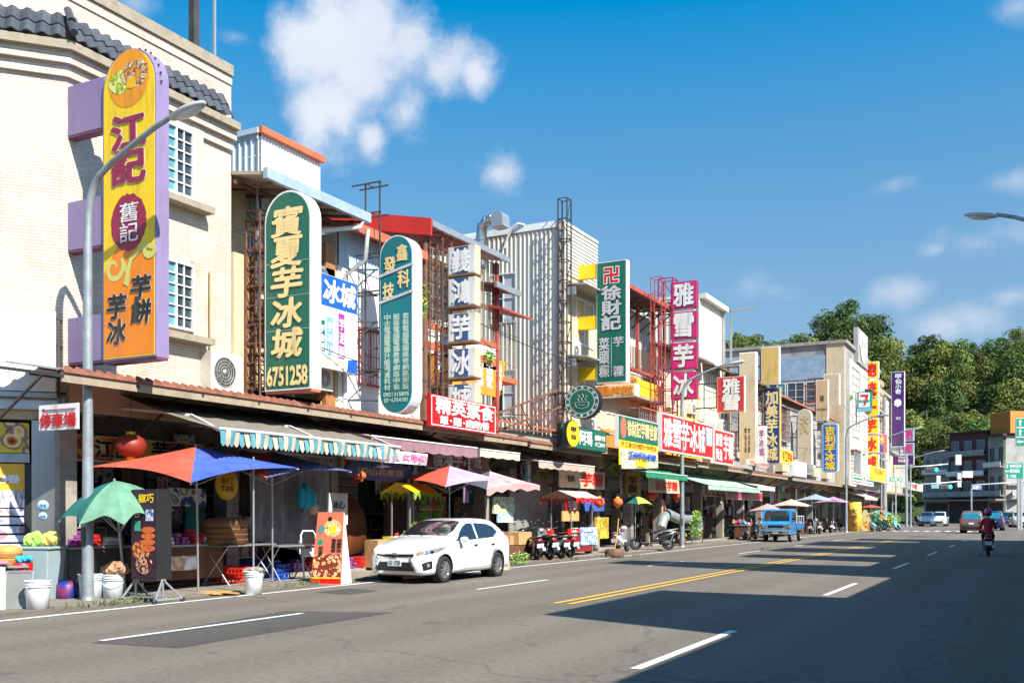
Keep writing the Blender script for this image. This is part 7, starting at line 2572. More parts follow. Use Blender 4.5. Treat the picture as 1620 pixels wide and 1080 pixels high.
# blue plush bunch
g=atX(483,785,-15.7)
t=thing('hanging_toy','cyan plush toys bunched and hung at the end of the plastic sheet','toy',(g.x,g.y,g.z))
MB().ell((0,0,0),(.16,.14,.34),14,10).build('plush_body',mat('cyan plush',(.02,.36,.48),.9,var=.2,bump=.4),t)
MB().ell((0,.22,-.08),(.14,.16,.22),14,8).build('plush_body',mat('cyan plush',0),t)
MB().ell((0,.3,-.28),(.13,.15,.16),12,8).build('plush_face',mat('peach plush',(.65,.40,.24),.9),t)
MB().ell((.02,-.18,-.02),(.1,.1,.28),12,8).build('plush_arm',mat('cyan plush',0),t)
# brown round table top / door leaning
g=G(595,893)
t=thing('round_table_top','big round brown table top leaning upright in the third bay','table top',(-16.9,22.2,.12),R(90))
MB().lathe([(.001,-.03),(.95,-.03),(.95,.02),(.001,.02)],40,(0,0,.97),'y').build('disc',mat('reddish wood',(.20,.055,.02),.5,var=.25,scale=2,stretch=(8,1,.5)),t)
# broom, dustpan, white bin
t=thing('broom','broom with red plastic head and thin pink handle by the third bay','broom',G(582,893)+Vector((0,0,.05)))
MB().tube([(0,0,.2),(.05,.1,1.35)],.012,6).build('handle',P['pink'],t)
MB().box(-.05,-.2,.0,.05,.2,.16).build('brush',P['pink'],t,bevel=.02)
bucket('white rubbish pail with blue bag behind the car bonnet',G(577,896),.2,.42,M_wp)
# red standing fire extinguisher like cylinder
t=thing('fire_extinguisher','red gas cylinder standing in the arcade beside the cream panel','cylinder',(-16.9,20.6,.12))
MB().lathe([(.001,0),(.2,.01),(.2,1.35),(.1,1.55),(.05,1.6),(.001,1.6)],16).build('body',mat('deep red enamel',(.40,.005,.01),.35),t)
# lattice screens in bay 3
t=thing('lattice_screen','black square lattice window in the third bay','screen',(-18.6,22,0))
m=MB()
for k in range(15):
 m.bar((-18.6,20.9+.22*k,2.1),(-18.6,20.9+.22*k,3.7),.07)
for k in range(8):
 m.bar((-18.6,20.9,2.1+.22*k),(-18.6,24.0,2.1+.22*k),.07)
m.build('lattice',M_black,t,world=True)
MB().box(-18.8,20.9,2.1,-18.75,24.0,3.7).build('pane',M_inner,t,world=True)
# lanterns
def lantern(label,p,r=.28,squash=.82,mt=None,cord=.6):
 t=thing('paper_lantern',label,'lantern',p,0,'red paper lanterns')
 mt=mt or mat('lantern red',(.55,.05,.02),.6,var=.15)
 m=MB()
 pr=[]
 for k in range(17):
  a=-math.pi/2+math.pi*k/16
  pr.append((max(.02,r*math.cos(a)*(1 if k%2 else.965)),r*squash*math.sin(a)))
 m.lathe(pr,18)
 m.build('shade',mt,t)
 MB().lathe([(r*.3,r*squash-.02),(r*.3,r*squash+.04),(.001,r*squash+.04)],12).build('cap',P['yellow'],t)
 MB().lathe([(r*.3,-r*squash+.02),(r*.3,-r*squash-.04),(.001,-r*squash-.04)],12).build('cap',P['yellow'],t)
 MB().bar((0,0,r*squash+.03),(0,0,r*squash+cord),.01).build('cord',M_black,t)
 return t
lantern('large dark red oval lantern hanging left of the snack banner',atX(207,705,-15.6),.30,.78,mat('lantern dark red',(.24,.025,.015),.5,var=.2),.9)
for px,py,X,r,lb in((948,794,-15.0,.22,'orange red lantern beside the taro cake cart'),(977,794,-15.2,.22,'orange red lantern right of the first cart lantern'),(898,735,-16.4,.3,'red lantern high under the dark green board'),(912,734,-16.4,.3,'second red lantern high under the dark green board'),(1032,781,-15.8,.3,'red lantern left under the fretwork board'),(1071,783,-15.6,.3,'red lantern right under the fretwork board'),(572,752,-15.2,.12,'small orange lantern below the blue oval board')):
 lantern(lb,atX(px,py,X),r,.85,mat('lantern orange',(.70,.14,.04),.6,var=.1)if 'orange' in lb else None,.4)
# ------------------------------------------------ plants
M_leafp=[mat('plant leaf bright',(.16,.34,.03),.5,var=.4),mat('plant leaf dark',(.04,.14,.02),.5,var=.3),mat('plant leaf lime',(.40,.48,.06),.5,var=.3)]
def foliage(label,name,cat,centres,n,leaf,loc,pot=None,pr=.16,ph=.26,seed=1,fl=None):
 rr=random.Random(seed)
 t=thing(name,label,cat,loc,0,None)
 m=MB()
 for i in range(n):
  c,r_=rr.choice(centres)
  d=Vector((rr.gauss(0,1),rr.gauss(0,1),rr.gauss(0,1))).normalized()
  p=Vector(c)+Vector((d.x*r_[0],d.y*r_[1],d.z*r_[2]))*rr.uniform(.4,1)
  s=leaf*rr.uniform(.6,1.2)
  x=Vector((rr.gauss(0,1),rr.gauss(0,1),rr.gauss(0,.5))).normalized()
  y=x.orthogonal().normalized()
  m.cur=rr.choice((0,0,1,2))if fl is None or rr.random()>.12 else 3
  m.add([p-x*s,p-y*s*.4,p+x*s,p+y*s*.4+Vector((0,0,s*.15))],[(0,1,2,3)],False)
 o=m.build('leaves',M_leafp+([fl]if fl else[]),t)
 o['kind']='stuff'
 st=MB()
 for c,r_ in centres[:6]:
  st.tube([(0,0,ph*.8 if pot else 0),(c[0]*.5,c[1]*.5,c[2]*.6),c],.012,5)
 st.build('stems',M_leafp[1],t)
 if pot:
  MB().lathe([(.001,0),(pr*.7,0),(pr,ph),(pr*1.08,ph),(pr*1.08,ph*.85),(pr*.9,ph*.9),(.001,ph*.88)],16).build('pot',pot,t)
 return t
M_terra=mat('terracotta',(.50,.14,.05),.8,var=.15)
g=G(1079,863)
foliage('potted shrub in a terracotta pot at the foot of the lamp post','potted_plant','plant',[((0,0,.55),(.3,.3,.25)),((.1,-.3,.5),(.2,.2,.2))],160,.06,g+Vector((.1,-.35,0)),M_terra,.2,.34,3)
g=G(1127,862,.1)
foliage('tall green bush in the dark bay right of the lamp post','bush','plant',[((0,0,.8),(.35,.45,.6)),((0,.2,1.3),(.25,.3,.4))],420,.08,g+Vector((-.8,0,0)),None,seed=4)
# vine arch behind the white car
a,b=atX(655,828,-15.1),atX(699,800,-15.1)
cs_=[((0,(a.y-22.6)+.14*k,a.z-.05+.02*k),(.15,.16,.12))for k in range(10)]+[((0,(atX(670,800,-15.1).y-22.6),a.z+.12*k),(.1,.1,.12))for k in range(7)]+[((0,(b.y-22.6)-.1*k,b.z-.11*k+.1),(.12,.12,.12))for k in range(6)]
foliage('bright green vine climbing the little stall roof behind the white car','climbing_plant','plant',cs_,900,.05,(-15.1,22.6,0),None,seed=5)
t=thing('tiled_stall_roof','small pitched roof of brown tiles framed by the green vine','roof',(-15.3,25,0))
p0,p1,p2,p3=atX(665,807,-15.0),atX(699,807,-15.0),atX(706,785,-15.8),atX(676,786,-15.8)
for r_ in range(4):
 for c_ in range(8):
  u0,u1,v0,v1=c_/8,(c_+.96)/8,r_/4,(r_+1.15)/4
  q=lambda u,v,dz:tuple(p0.lerp(p1,u).lerp(p3.lerp(p2,u),min(v,1))+Vector((0,0,dz)))
  MB().hexa([q(u0,v0,0),q(u1,v0,0),q(u1,v1,-.01),q(u0,v1,-.01),q(u0,v0,.03),q(u1,v0,.03),q(u1,v1,.01),q(u0,v1,.01)]).build('tile',mat('brown roof tile',(.36,.12,.05),.7,var=.3,perobj=.3),t,world=True)
g=G(822,893)
foliage('low weedy plant with white flowers beside the A board and scooters','flowering_plant','plant',[((0,0,.2),(.3,.45,.2))],300,.05,g+Vector((0,0,.02)),None,seed=6,fl=mat('white petals',(.8,.8,.75),.6))
g=G(832,872)
foliage('pale spiky plant between the scooters','potted_plant','plant',[((0,1.6,.75),(.3,.4,.25))],150,.07,g+Vector((-.8,0,.02)),None,seed=7)
for k,(px,X,z,lb)in enumerate(((1172,-15.8,6.6,'trailing yellow green plant hanging on the facade behind the red square sign'),(770,-15.9,6.9,'small potted plant on the caged balcony beside the box signs'),(1345,-14.6,12.0,'small tuft growing from the concrete block corner'),(664,-15.9,8.0,'plants on the balcony between the teal and box signs'))):
 a=atX(px,640,X)
 foliage(lb,'hanging_plant','plant',[((0,0,-.2),(.3,.35,.6 if k in(0,3)else.25))],200,.08,(a.x,a.y,z),None,seed=20+k)
for k,(px,py)in enumerate(((1466,815),(1420,822),(1425,818))):
 g=G(px,py+18)
 foliage('green bush by the kerb near the junction, %s one'%['farthest','nearest','middle'][k],'bush','plant',[((0,0,.7),(.8,.8,.7))],300,.2,(-14.6-k*.2,g.y*0+112+k*7,0),None,seed=30+k)
# boxes, A-board, log, pallets, pipes ------------------------------------------
M_card=mat('cardboard',(.48,.29,.13),.85,var=.15)
for px,py,w,h,X,z,lb in((601,880,.7,.75,-15.9,.12,'upright cardboard box behind the car windscreen'),(622,880,.5,.35,-15.8,.6,'yellow crate on the stall behind the white car'),(818,862,.9,.42,-15.4,.55,'large cardboard box on the bench past the rainbow menu'),(803,862,.6,.3,-15.5,.55,'smaller cardboard box beside the large one'),(851,868,.7,.5,-16.2,.1,'cardboard box behind the parked scooters')):
 a=atX(px,py,X)
 t=thing('cardboard_box',lb,'box',(X,a.y,z),R(90+rnd.uniform(-8,8)),None)
 MB().box(-w/2,-w*.35,0,w/2,w*.35,h).build('carton',M_card if 'yellow' not in lb else P['yellow'],t,bevel=.006)
 MB().box(-w/2-.001,-.03,h-.1,w/2+.001,.03,h+.002).build('tape',M_cream,t)
a=atX(815,862,-15.4)
tag(MB().box(-15.8,a.y-1.0,.08,-15.1,a.y+.7,.53).build('bench',M_wood,bevel=.01),'low brown wooden bench carrying the cardboard boxes','bench')
g=G(800,901)
t=thing('a_frame_sign','worn grey A board showing a faded menu behind the white car','sign board',g+Vector((-.3,0,0)),R(78))
MB().hexa([(-.3,-.25,0),(.3,-.25,0),(.3,-.23,0),(-.3,-.23,0),(-.28,-.02,1.05),(.28,-.02,1.05),(.28,0,1.05),(-.28,0,1.05)]).build('front_board',pict('faded menu print',['b09080','d0c0b0','a87060','c8b8a8'],9),t)
MB().hexa([(-.3,.23,0),(.3,.23,0),(.3,.25,0),(-.3,.25,0),(-.28,.003,1.05),(.28,.003,1.05),(.28,.02,1.05),(-.28,.02,1.05)]).build('back_board',M_wood,t)
m=MB()
for x in(-.31,.31):
 m.bar((x,-.25,0),(x*.93,-.01,1.08),.03).bar((x,.25,0),(x*.93,.01,1.08),.03)
m.build('edge_frame',M_alu,t)
g=G(972,881)
t=thing('tree_stump','rough brown log section with a bamboo pole stuck in it beside the white tailed scooter','log',g,R(20))
MB().lathe([(.001,0),(.33,.0),(.36,.12),(.33,.26),(.3,.3),(.001,.29)],14).build('log',mat('bark',(.16,.09,.06),.9,var=.4,scale=8,bump=.6),t)
MB().tube([(0,0,.2),(.1,.16,.9),(.14,.25,1.4)],.022,6).build('bamboo_pole',M_bam,t)
# feather flag
g=atX(1046,850,-15.5)
t=thing('feather_flag','narrow pink, violet and orange feather flag at the dark doorway','flag',(g.x,g.y,.1),R(80))
zt=atX(1046,791,-15.5).z
m=MB()
m.sheet(lambda u,v:Vector((.02+.42*u*math.sin(math.pi*min(1,(1.08-v*.98)))**.6,.03*math.sin(v*6),.25+(zt-.3)*v)),5,20)
m.build('flag_cloth',pict('flag print',['b050a0','e07030','e8a040','c060b0','a84898'],1.8,stretch=(1,1,.7)),t)
MB().tube([(0,0,0),(0,0,zt)],.015,6).build('pole',M_alu,t)
for px,X,z,r_,lb in((1078,-15.3,.85,.22,'fat grey duct pipe bending behind the lamp post'),):
 a=atX(1050,840,X)
 b=atX(1104,835,X)
 m=MB().tube([(X,a.y-.4,.9),(X,a.y-.1,1.3),(X,a.y+.6,1.55),(X,a.y+2.2,1.3),(X,b.y-.6,1.35),(X,b.y,1.2),(X,b.y+.1,.8)],.24,14)
 tag(m.build('duct_pipe',mat('grey duct',(.30,.33,.33),.45,metal=.3,var=.15)),lb,'duct')
a=atX(1095,845,-15.3)
t=thing('machine_cart','rusty machine cart under the grey duct beside the lamp post','cart',(a.x,a.y,.1),R(90))
MB().box(-.9,-.3,.65,.9,.3,.72).build('cart_top',M_alu,t)
MB().box(-.5,-.25,.15,.5,.25,.6).build('motor',M_dark,t,bevel=.05)
for x in(-.85,.85):
 for y in(-.27,.27):
  MB().bar((x,y,0),(x,y,.65),.05).build('leg',M_rust,t)
# inflatable yellow column
a,b=G(1352,842),atX(1352,794,-14.0)
t=thing('yellow_column','tall yellow banner column with dark and red characters by the kerb','advertising column',(-14.0,b.y,0),0)
hh=atX(1352,794,-14.0).z
MB().lathe([(.001,0),(.55,.0),(.58,hh*.5),(.55,hh),(.001,hh)],20).build('column',mat('sunny yellow cloth',(.80,.52,.05),.6,var=.1),t)
m=MB()
put_text(m,'大芋冰',-.35,hh*.12,.35,hh*.8,True,.03,y=-.6)
m.build('lettering',P['brown'],t)
a=thing('orange_figure','orange and yellow printed standee beside the yellow column','standee',(-13.7,b.y+4,0))
MB().prism([(-.35,0),(.35,0),(.5,.8),(.3,1.5),(.1,1.9),(-.2,1.85),(-.45,1.2)],-.03,.03).build('panel',pict('standee print',['e89018','d05818','f0c840','f0e0c0'],3),a)
# goods crowded inside the near arcades: shelves with boxes
rr=random.Random(9)
gm=[mat('goods %d'%i,c,.5,var=.15)for i,c in enumerate([(.5,.05,.03),(.6,.35,.04),(.05,.2,.4),(.55,.5,.42),(.1,.3,.08),(.35,.1,.25),(.4,.25,.12),(.7,.68,.62),(.03,.03,.03)])]
lab=['small shop shelf crowded with boxed goods in the %s bay']
box_me={}
for bi,(ya,yb)in enumerate(bays[:14]):
 for s_ in range(3 if bi<10 else 2):
  X=-17.2-s_*.9
  y=ya+.4+s_*(yb-ya-.9)/3+rr.uniform(0,.3)
  t=thing('goods_shelf','%s shelf crowded with goods in the %s bay, %s'%(rr.choice(['steel','wooden','dark']),ORD[bi],['nearest the street','in the middle','at the back'][s_]),'shelf',(X,y,.12),R(90),'shelves of goods inside the arcade')
  w,h=rr.uniform(.9,1.5),rr.uniform(1.0,1.9)
  n=3
  for k in range(n+1):
   MB().box(0,0,h*k/n,w,.45,h*k/n+.025).build('board',rr.choice([M_wood,M_alu,M_inner]),t)
  for x in(0,w):
   MB().box(x-.015,0,0,x+.015,.45,h).build('side',M_inner,t)
  for k in range(n+1):
   x=.05
   while x<w-.15:
    bw,bh=rr.uniform(.08,.28),rr.uniform(.1,h/n-.06)
    key=(round(bw,1),round(bh,1))
    m=MB().box(0,0,0,bw,.25,bh)if rr.random()<.6 else MB().lathe([(.001,0),(bw*.45,0),(bw*.45,bh*.8),(bw*.2,bh),(.001,bh)],10,(bw/2,.15,0))
    m.build('goods',rr.choice(gm),t,loc=(x,.04,h*k/n+.026))
    x+=bw+rr.uniform(.01,.08)
# banners, posters and cloths hanging along the arcade front
hb_txt=['芋冰','芋粿','芋頭酥','冰城','小吃','名產','梅子','筍乾','飲料','麵食','冷飲','便當']
hb_m=[P['red'],P['ytan'],P['paper'],P['dred'],P['orange'],P['sky'],P['green'],P['white'],P['rose'],P['lgreen']]
rb=random.Random(31)
k=0
nm_=['red','faded yellow','cream','dark red','orange','light blue','green','white','rose','leaf green']
for bi in range(2,15):
 ya,yb=bays[bi]
 for q in range(4):
  y=ya+(yb-ya)*(q+.35+rb.uniform(-.1,.1))/4
  X=FX+rb.choice((.1,-.3,-1.0,.5))
  vert=rb.random()<.5
  w,h=(.35,1.0)if vert else(rb.uniform(.7,1.2),.38)
  z=rb.uniform(2.0,2.6)if vert else rb.uniform(2.7,3.3)
  c=rb.randrange(10)
  tx=hb_txt[k%12]
  t=thing('hanging_banner','%s %s hung in the %s bay, %s'%(nm_[c],'vertical banner' if vert else 'small board',ORD[bi],['at its near column','left of its middle','right of its middle','at its far column'][q]),'banner',(X,y,z),R(90),'small banners hung in the arcade')
  MB().sheet(lambda u,v:Vector((w*u,.02*math.sin(u*7+v*3),h*v)),6,5).build('cloth',hb_m[c],t)
  MB().bar((0,0,h),(w,0,h),.03).bar((w/2,0,h),(w/2,0,3.84-z),.012).build('rod',M_alu,t)
  if bi<10:
   m=MB()
   put_text(m,tx,w*.12,h*.08,w*.88,h*.92,vert,.02,y=-.035)
   m.build('lettering',P['white']if c in(0,3,5,6,8)else P['dred'],t)
  k+=1
# hanging bulbs and clear bags
for i,(px,py,X)in enumerate(((522,740,-15.6),(604,738,-15.4),(1128,800,-15.8),(845,720,-15.9))):
 a=atX(px,py,X)
 t=thing('pendant_lamp','white enamel pendant lamp in the arcade, %s'%['beside the cream panel','in front of the blue oval board','in the dark bay right of the lamp post','under the orange tiled canopy'][i],'lamp',a)
 MB().lathe([(.03,.12),(.05,.06),(.22,.0),(.21,-.01),(.04,.05)],18).build('shade',M_wps,t)
 MB().lathe([(.001,-.05),(.04,-.03),(.03,.04)],10).build('bulb',M_white2,t)
 MB().bar((0,0,.1),(0,0,3.8-a.z),.012).build('cord',M_black,t)
# dark arcs with wrought ornament over the sixth bay
t=thing('arch_ornament','black wrought bracket frame with scrolls around the pale shutter bay','ornament',(-16.1,31,3.2),R(90))
m=MB()
m.prism([(0,-.9),(.35,-.5),(.8,.05),(3.4,.05),(3.85,-.5),(4.2,-.9),(4.2,.45),(0,.45)],0,.06)
m.build('frame',M_black,t)
m=MB()
for cx in(.35,3.85):
 for r_ in(.2,.12):
  m.tube([(cx+r_*math.cos(a*.5),-.03,-.1+r_*1.4*math.sin(a*.5))for a in range(13)],.02,5)
m.build('scroll',M_alu,t)
MB().box(.5,.6,-2.6,3.7,.66,.0).build('pale_shutter',M_shut,t)
# packed goods along the front of the first three bays
pk=[('red',(.5,.02,.02)),('cream',(.7,.6,.42)),('purple',(.25,.06,.25)),('green',(.05,.3,.08)),('yellow',(.75,.5,.03)),('white',(.75,.75,.72)),('orange',(.7,.2,.02)),('blue',(.03,.15,.45))]
rb=random.Random(5)
for i,(x,y,z,what)in enumerate([(-15.75,14.2+.42*k,.96,'first stall counter')for k in range(5)]+[(-16.4,13.0+.4*k,.96,'stall by the grey pillar')for k in range(3)]+[(-16.6,19.7+.5*k,.13,'floor of the second bay')for k in range(3)]+[(-16.3,21.5+.55*k,.13,'floor behind the car bonnet')for k in range(5)]+[(-15.9,26.6+.45*k,.96,'jar covered stall')for k in range(4)]+[(-16.5,29.6+.7*k,.13,'floor before the pale shutter')for k in range(6)]):
 n,c=pk[(i*5+i//3)%8]
 t=thing('goods_pile','pile of %s wrapped packets on the %s'%(n,what),'goods',(x,y,z),R(rb.uniform(-15,15)),'packed goods in front of the shops')
 mm_=mat('packet '+n,c,.45,var=.2,scale=9)
 for a in range(3):
  for b in range(rb.choice((2,3,4))):
   MB().box(-.13,-.055,0,.13,.055,.07).build('packet',mm_,t,bevel=.012).location=(rb.uniform(-.03,.03),-.13+.13*a,.075*b)
# ================================================================ VEHICLES
def catmull(rows,n):
 out=[]
 k=len(rows)
 for i in range(k-1):
  p0,p1,p2,p3=rows[max(0,i-1)],rows[i],rows[i+1],rows[min(k-1,i+2)]
  for j in range(n):
   t=j/n
   out.append([.5*((2*b)+(-a+c)*t+(2*a-5*b+4*c-d)*t*t+(-a+3*b-3*c+d)*t**3)if q else b+(c-b)*t for q,(a,b,c,d)in enumerate(zip(p0,p1,p2,p3))])
 out.append(list(rows[-1]))
 return out
M_tyre=mat('tyre rubber',(.018,.018,.018),.8,var=.2)
M_rim=mat('alloy rim',(.50,.50,.52),.3,metal=.8,var=.05)
M_cglass=mat('car glass',(.012,.016,.02),.03,var=0,spec=1.,coat=.6)
M_chrome=mat('chrome',(.65,.65,.66),.12,metal=1,var=0)
M_blackp=mat('black trim',(.012,.012,.013),.45,var=0)
M_tail=mat('red tail lamp',(.45,.01,.01),.15,var=0,coat=.5)
M_amber=mat('amber lens',(.7,.2,.02),.15,var=0,coat=.5)
M_lens=mat('headlamp lens',(.35,.38,.40),.06,var=.5,scale=14,metal=.5,coat=1)
def paintm(n,c):
 return mat('car paint '+n,c,.28,var=.02,coat=1.,spec=.5,dirt=(.3,.26,.2),dirt_amt=.12,dscale=1.5)
def wheel(par,x,y,r,w=.19,spokes=7,name='wheel'):
 s=1 if y>0 else-1
 m=MB().lathe([(r*.66,-w/2),(r*.93,-w/2),(r,-w*.34),(r,w*.34),(r*.93,w/2),(r*.66,w/2),(r*.62,0),(r*.66,-w/2)],28,(0,0,0),'y')
 o=m.build('wheel',M_tyre,par,loc=(x,y,r))
 g=MB().lathe([(r*.66,s*w*.42),(r*.60,s*w*.36),(r*.58,s*w*.1),(.001,s*w*.05)],28,(0,0,0),'y')
 g.lathe([(r*.67,s*w*.44),(r*.60,s*w*.46),(r*.59,s*w*.36)],28,(0,0,0),'y')
 for k in range(spokes):
  a=2*math.pi*k/spokes
  for da in(-.11,.11):
   g.bar((r*.12*math.cos(a),s*w*.40,r*.12*math.sin(a)),(r*.62*math.cos(a+da),s*w*.42,r*.62*math.sin(a+da)),r*.09,w*.1)
 g.lathe([(r*.16,s*w*.38),(r*.14,s*w*.47),(.001,s*w*.48)],14,(0,0,0),'y')
 g.build('rim',M_rim,o)
 d=MB().lathe([(r*.57,s*w*.2),(.001,s*w*.2)],20,(0,0,0),'y')
 d.build('brake_disc',M_blackp,o)
 return o
def car_body(root,rows,wheels,r,bodymat,taper=.8):
 st=catmull(rows,6)
 rings=[]
 for x,zb,w,belt,zt,rw in st:
  h=max(zt-belt,.02)
  half=[(0,zb),(w*.78,zb),(w*.95,zb+.03),(w*.99,zb+.12),(w,zb+(belt-zb)*.45),(w*1.0,zb+(belt-zb)*.72),(w*.985,belt-.05),(w*.955,belt),(rw+(w*.955-rw)*.62,belt+h*.40),(rw+(w*.955-rw)*.30,belt+h*.74),(rw*1.0,zt-.035-h*.03),(rw*.9,zt-.012),(rw*.5,zt-.002),(0,zt)]
  rings.append([(x,y,z)for y,z in half]+[(x,-y,z)for y,z in half[-2:0:-1]])
 m=MB()
 n=len(rings[0])
 vs=[p for q in rings for p in q]
 fs=[]
 for i in range(len(rings)-1):
  for j in range(n):
   a,b=i*n+j,i*n+(j+1)%n
   fs.append((a,b,b+n,a+n))
 fs.append(tuple(range(n))[::-1])
 fs.append(tuple((len(rings)-1)*n+j for j in range(n)))
 m.add(vs,fs,True)
 bm_=bmesh.new()
 for v in m.v:
  bm_.verts.new(v)
 bm_.verts.ensure_lookup_table()
 for f in m.f:
  bm_.faces.new([bm_.verts[i]for i in f])
 bmesh.ops.recalc_face_normals(bm_,faces=bm_.faces)
 bvh=BVHTree.FromBMesh(bm_)
 bm_.free()
 body=m.build('body',[bodymat,M_blackp],root)
 cut=MB()
 for wx in wheels:
  for s in(-1,1):
   cut.lathe([(.001,s*.5),(r*1.16,s*.5),(r*1.16,s*1.2),(.001,s*1.2)],28,(wx,0,r*1.0),'y',smooth=False)
 cu=cut.mesh('cut',M_blackp)
 bmm=bmesh.new()
 bmm.from_mesh(cu)
 bmesh.ops.remove_doubles(bmm,verts=bmm.verts,dist=.002)
 bmesh.ops.recalc_face_normals(bmm,faces=bmm.faces)
 for f in bmm.faces:
  f.material_index=0
 bmm.to_mesh(cu)
 bmm.free()
 co_=bpy.data.objects.new('cut',cu)
 C.objects.link(co_)
 bmm=bmesh.new()
 bmm.from_mesh(body.data)
 bmesh.ops.recalc_face_normals(bmm,faces=bmm.faces)
 bmm.to_mesh(body.data)
 bmm.free()
 md=body.modifiers.new('b','BOOLEAN')
 md.operation='DIFFERENCE'
 md.object=co_
 md.solver='EXACT'
 par,body.parent=body.parent,None
 dg=bpy.context.evaluated_depsgraph_get()
 dg.update()
 me=bpy.data.meshes.new_from_object(body.evaluated_get(dg))
 body.modifiers.clear()
 body.data=me
 body.parent=par
 bpy.data.objects.remove(co_)
 for wx in wheels:
  for s in(-1,1):
   MB().lathe([(.001,s*.5),(r*1.16,s*.5),(r*1.17,s*(rows[6][2]-.03))],24,(wx,0,r),'y').build('wheel_arch_liner',M_blackp,root)
 return bvh
def patch(root,bvh,poly,fn,d,mt,nm,off=.006,cuts=3,thick=None):
 """project a 2-D polygon onto the body: fn(u,v)->origin point, d direction of projection"""
 b=bmesh.new()
 vs=[b.verts.new((u,v,0))for u,v in poly]
 b.faces.new(vs)
 bmesh.ops.triangulate(b,faces=b.faces)
 for _ in range(cuts):
  es=[e for e in b.edges if e.calc_length()>.07]
  if not es:
   break
  bmesh.ops.subdivide_edges(b,edges=es,cuts=1)
  bmesh.ops.triangulate(b,faces=[f for f in b.faces if len(f.verts)>4])
 d=Vector(d).normalized()
 last=None
 for v in b.verts:
  o=Vector(fn(v.co.x,v.co.y))
  h=bvh.ray_cast(o-d*3,d)
  if h[0]is not None:
   v.co=h[0]-d*off
  else:
   v.co=o
 bmesh.ops.recalc_face_normals(b,faces=b.faces)
 if b.faces:
  b.faces.ensure_lookup_table()
  s=sum((f.normal.dot(d)for f in b.faces))
  if s>0:
   bmesh.ops.reverse_faces(b,faces=b.faces)
 for f in b.faces:
  f.smooth=True
 me=bpy.data.meshes.new(nm)
 b.to_mesh(me)
 b.free()
 me.materials.append(mt)
 return place(nm,me,root)
def strip(path,w=.008):
 """thin closed polygon along a polyline"""
 a,b=[],[]
 for i,p in enumerate(path):
  q0,q1=path[max(0,i-1)],path[min(len(path)-1,i+1)]
  dx,dz=q1[0]-q0[0],q1[1]-q0[1]
  l=math.hypot(dx,dz)or 1
  a.append((p[0]-dz/l*w/2,p[1]+dx/l*w/2))
  b.append((p[0]+dz/l*w/2,p[1]-dx/l*w/2))
 return a+b[::-1]
def mirror_(root,x,y,z,mt,s):
 o=MB().ell((0,0,0),(.07,.11,.065),14,9).build('wing_mirror',mt,root,loc=(x,s*(y+.1),z))
 MB().bar((0,-s*.12,-.03),(0,0,-.02),.03).build('mirror_arm',M_blackp,o)
 MB().ell((-.055,0,0),(.02,.09,.05),10,6).build('mirror_glass',M_cglass,o)
SIDE=lambda u,v:(u,0,v)
def plate(root,x,z,face,txt,w=.36,h=.15,y=0.0):
 m=MB().box(x,y-w/2,z,x+.012*face,y+w/2,z+h)
 o=m.build('number_plate',M_wps,root)
 return o
# ---- white hatchback
hb=thing('parked_car','white five door hatchback with tinted windows parked facing the camera','car',(-12.85,20.75,.004),R(-90))
PW=paintm('white',(.80,.80,.80))
rows=[(2.06,.34,.50,.60,.63,.40),(2.02,.23,.66,.68,.725,.55),(1.92,.19,.745,.74,.80,.62),(1.75,.18,.80,.79,.875,.66),(1.40,.18,.84,.85,.965,.70),(1.05,.18,.848,.90,1.03,.715),(.85,.18,.848,.92,1.075,.715),(.45,.18,.848,.93,1.285,.64),(.12,.18,.848,.935,1.415,.59),(-.30,.18,.848,.945,1.47,.575),(-.95,.18,.848,.965,1.462,.565),(-1.50,.18,.845,.99,1.40,.55),(-1.78,.20,.825,1.0,1.25,.55),(-1.94,.22,.80,.96,1.04,.62),(-2.03,.28,.75,.80,.88,.60),(-2.055,.36,.6,.7,.78,.45)]
bvh=car_body(hb,rows,(1.26,-1.29),.305,PW)
for x in(1.26,-1.29):
 for s in(-1,1):
  wheel(hb,x,s*.745,.305,.19,9)
patch(hb,bvh,[(.86,-.62),(.86,.62),(.55,.655),(.14,.56),(.12,0),(.14,-.56),(.55,-.655)],lambda u,v:(u,v,1),(0,0,-1),M_cglass,'windscreen',cuts=4)
patch(hb,bvh,[(-1.58,-.42),(-1.58,.42),(-1.84,.52),(-1.84,-.52)],lambda u,v:(u,v,1),(0,0,-1),M_cglass,'rear_window')
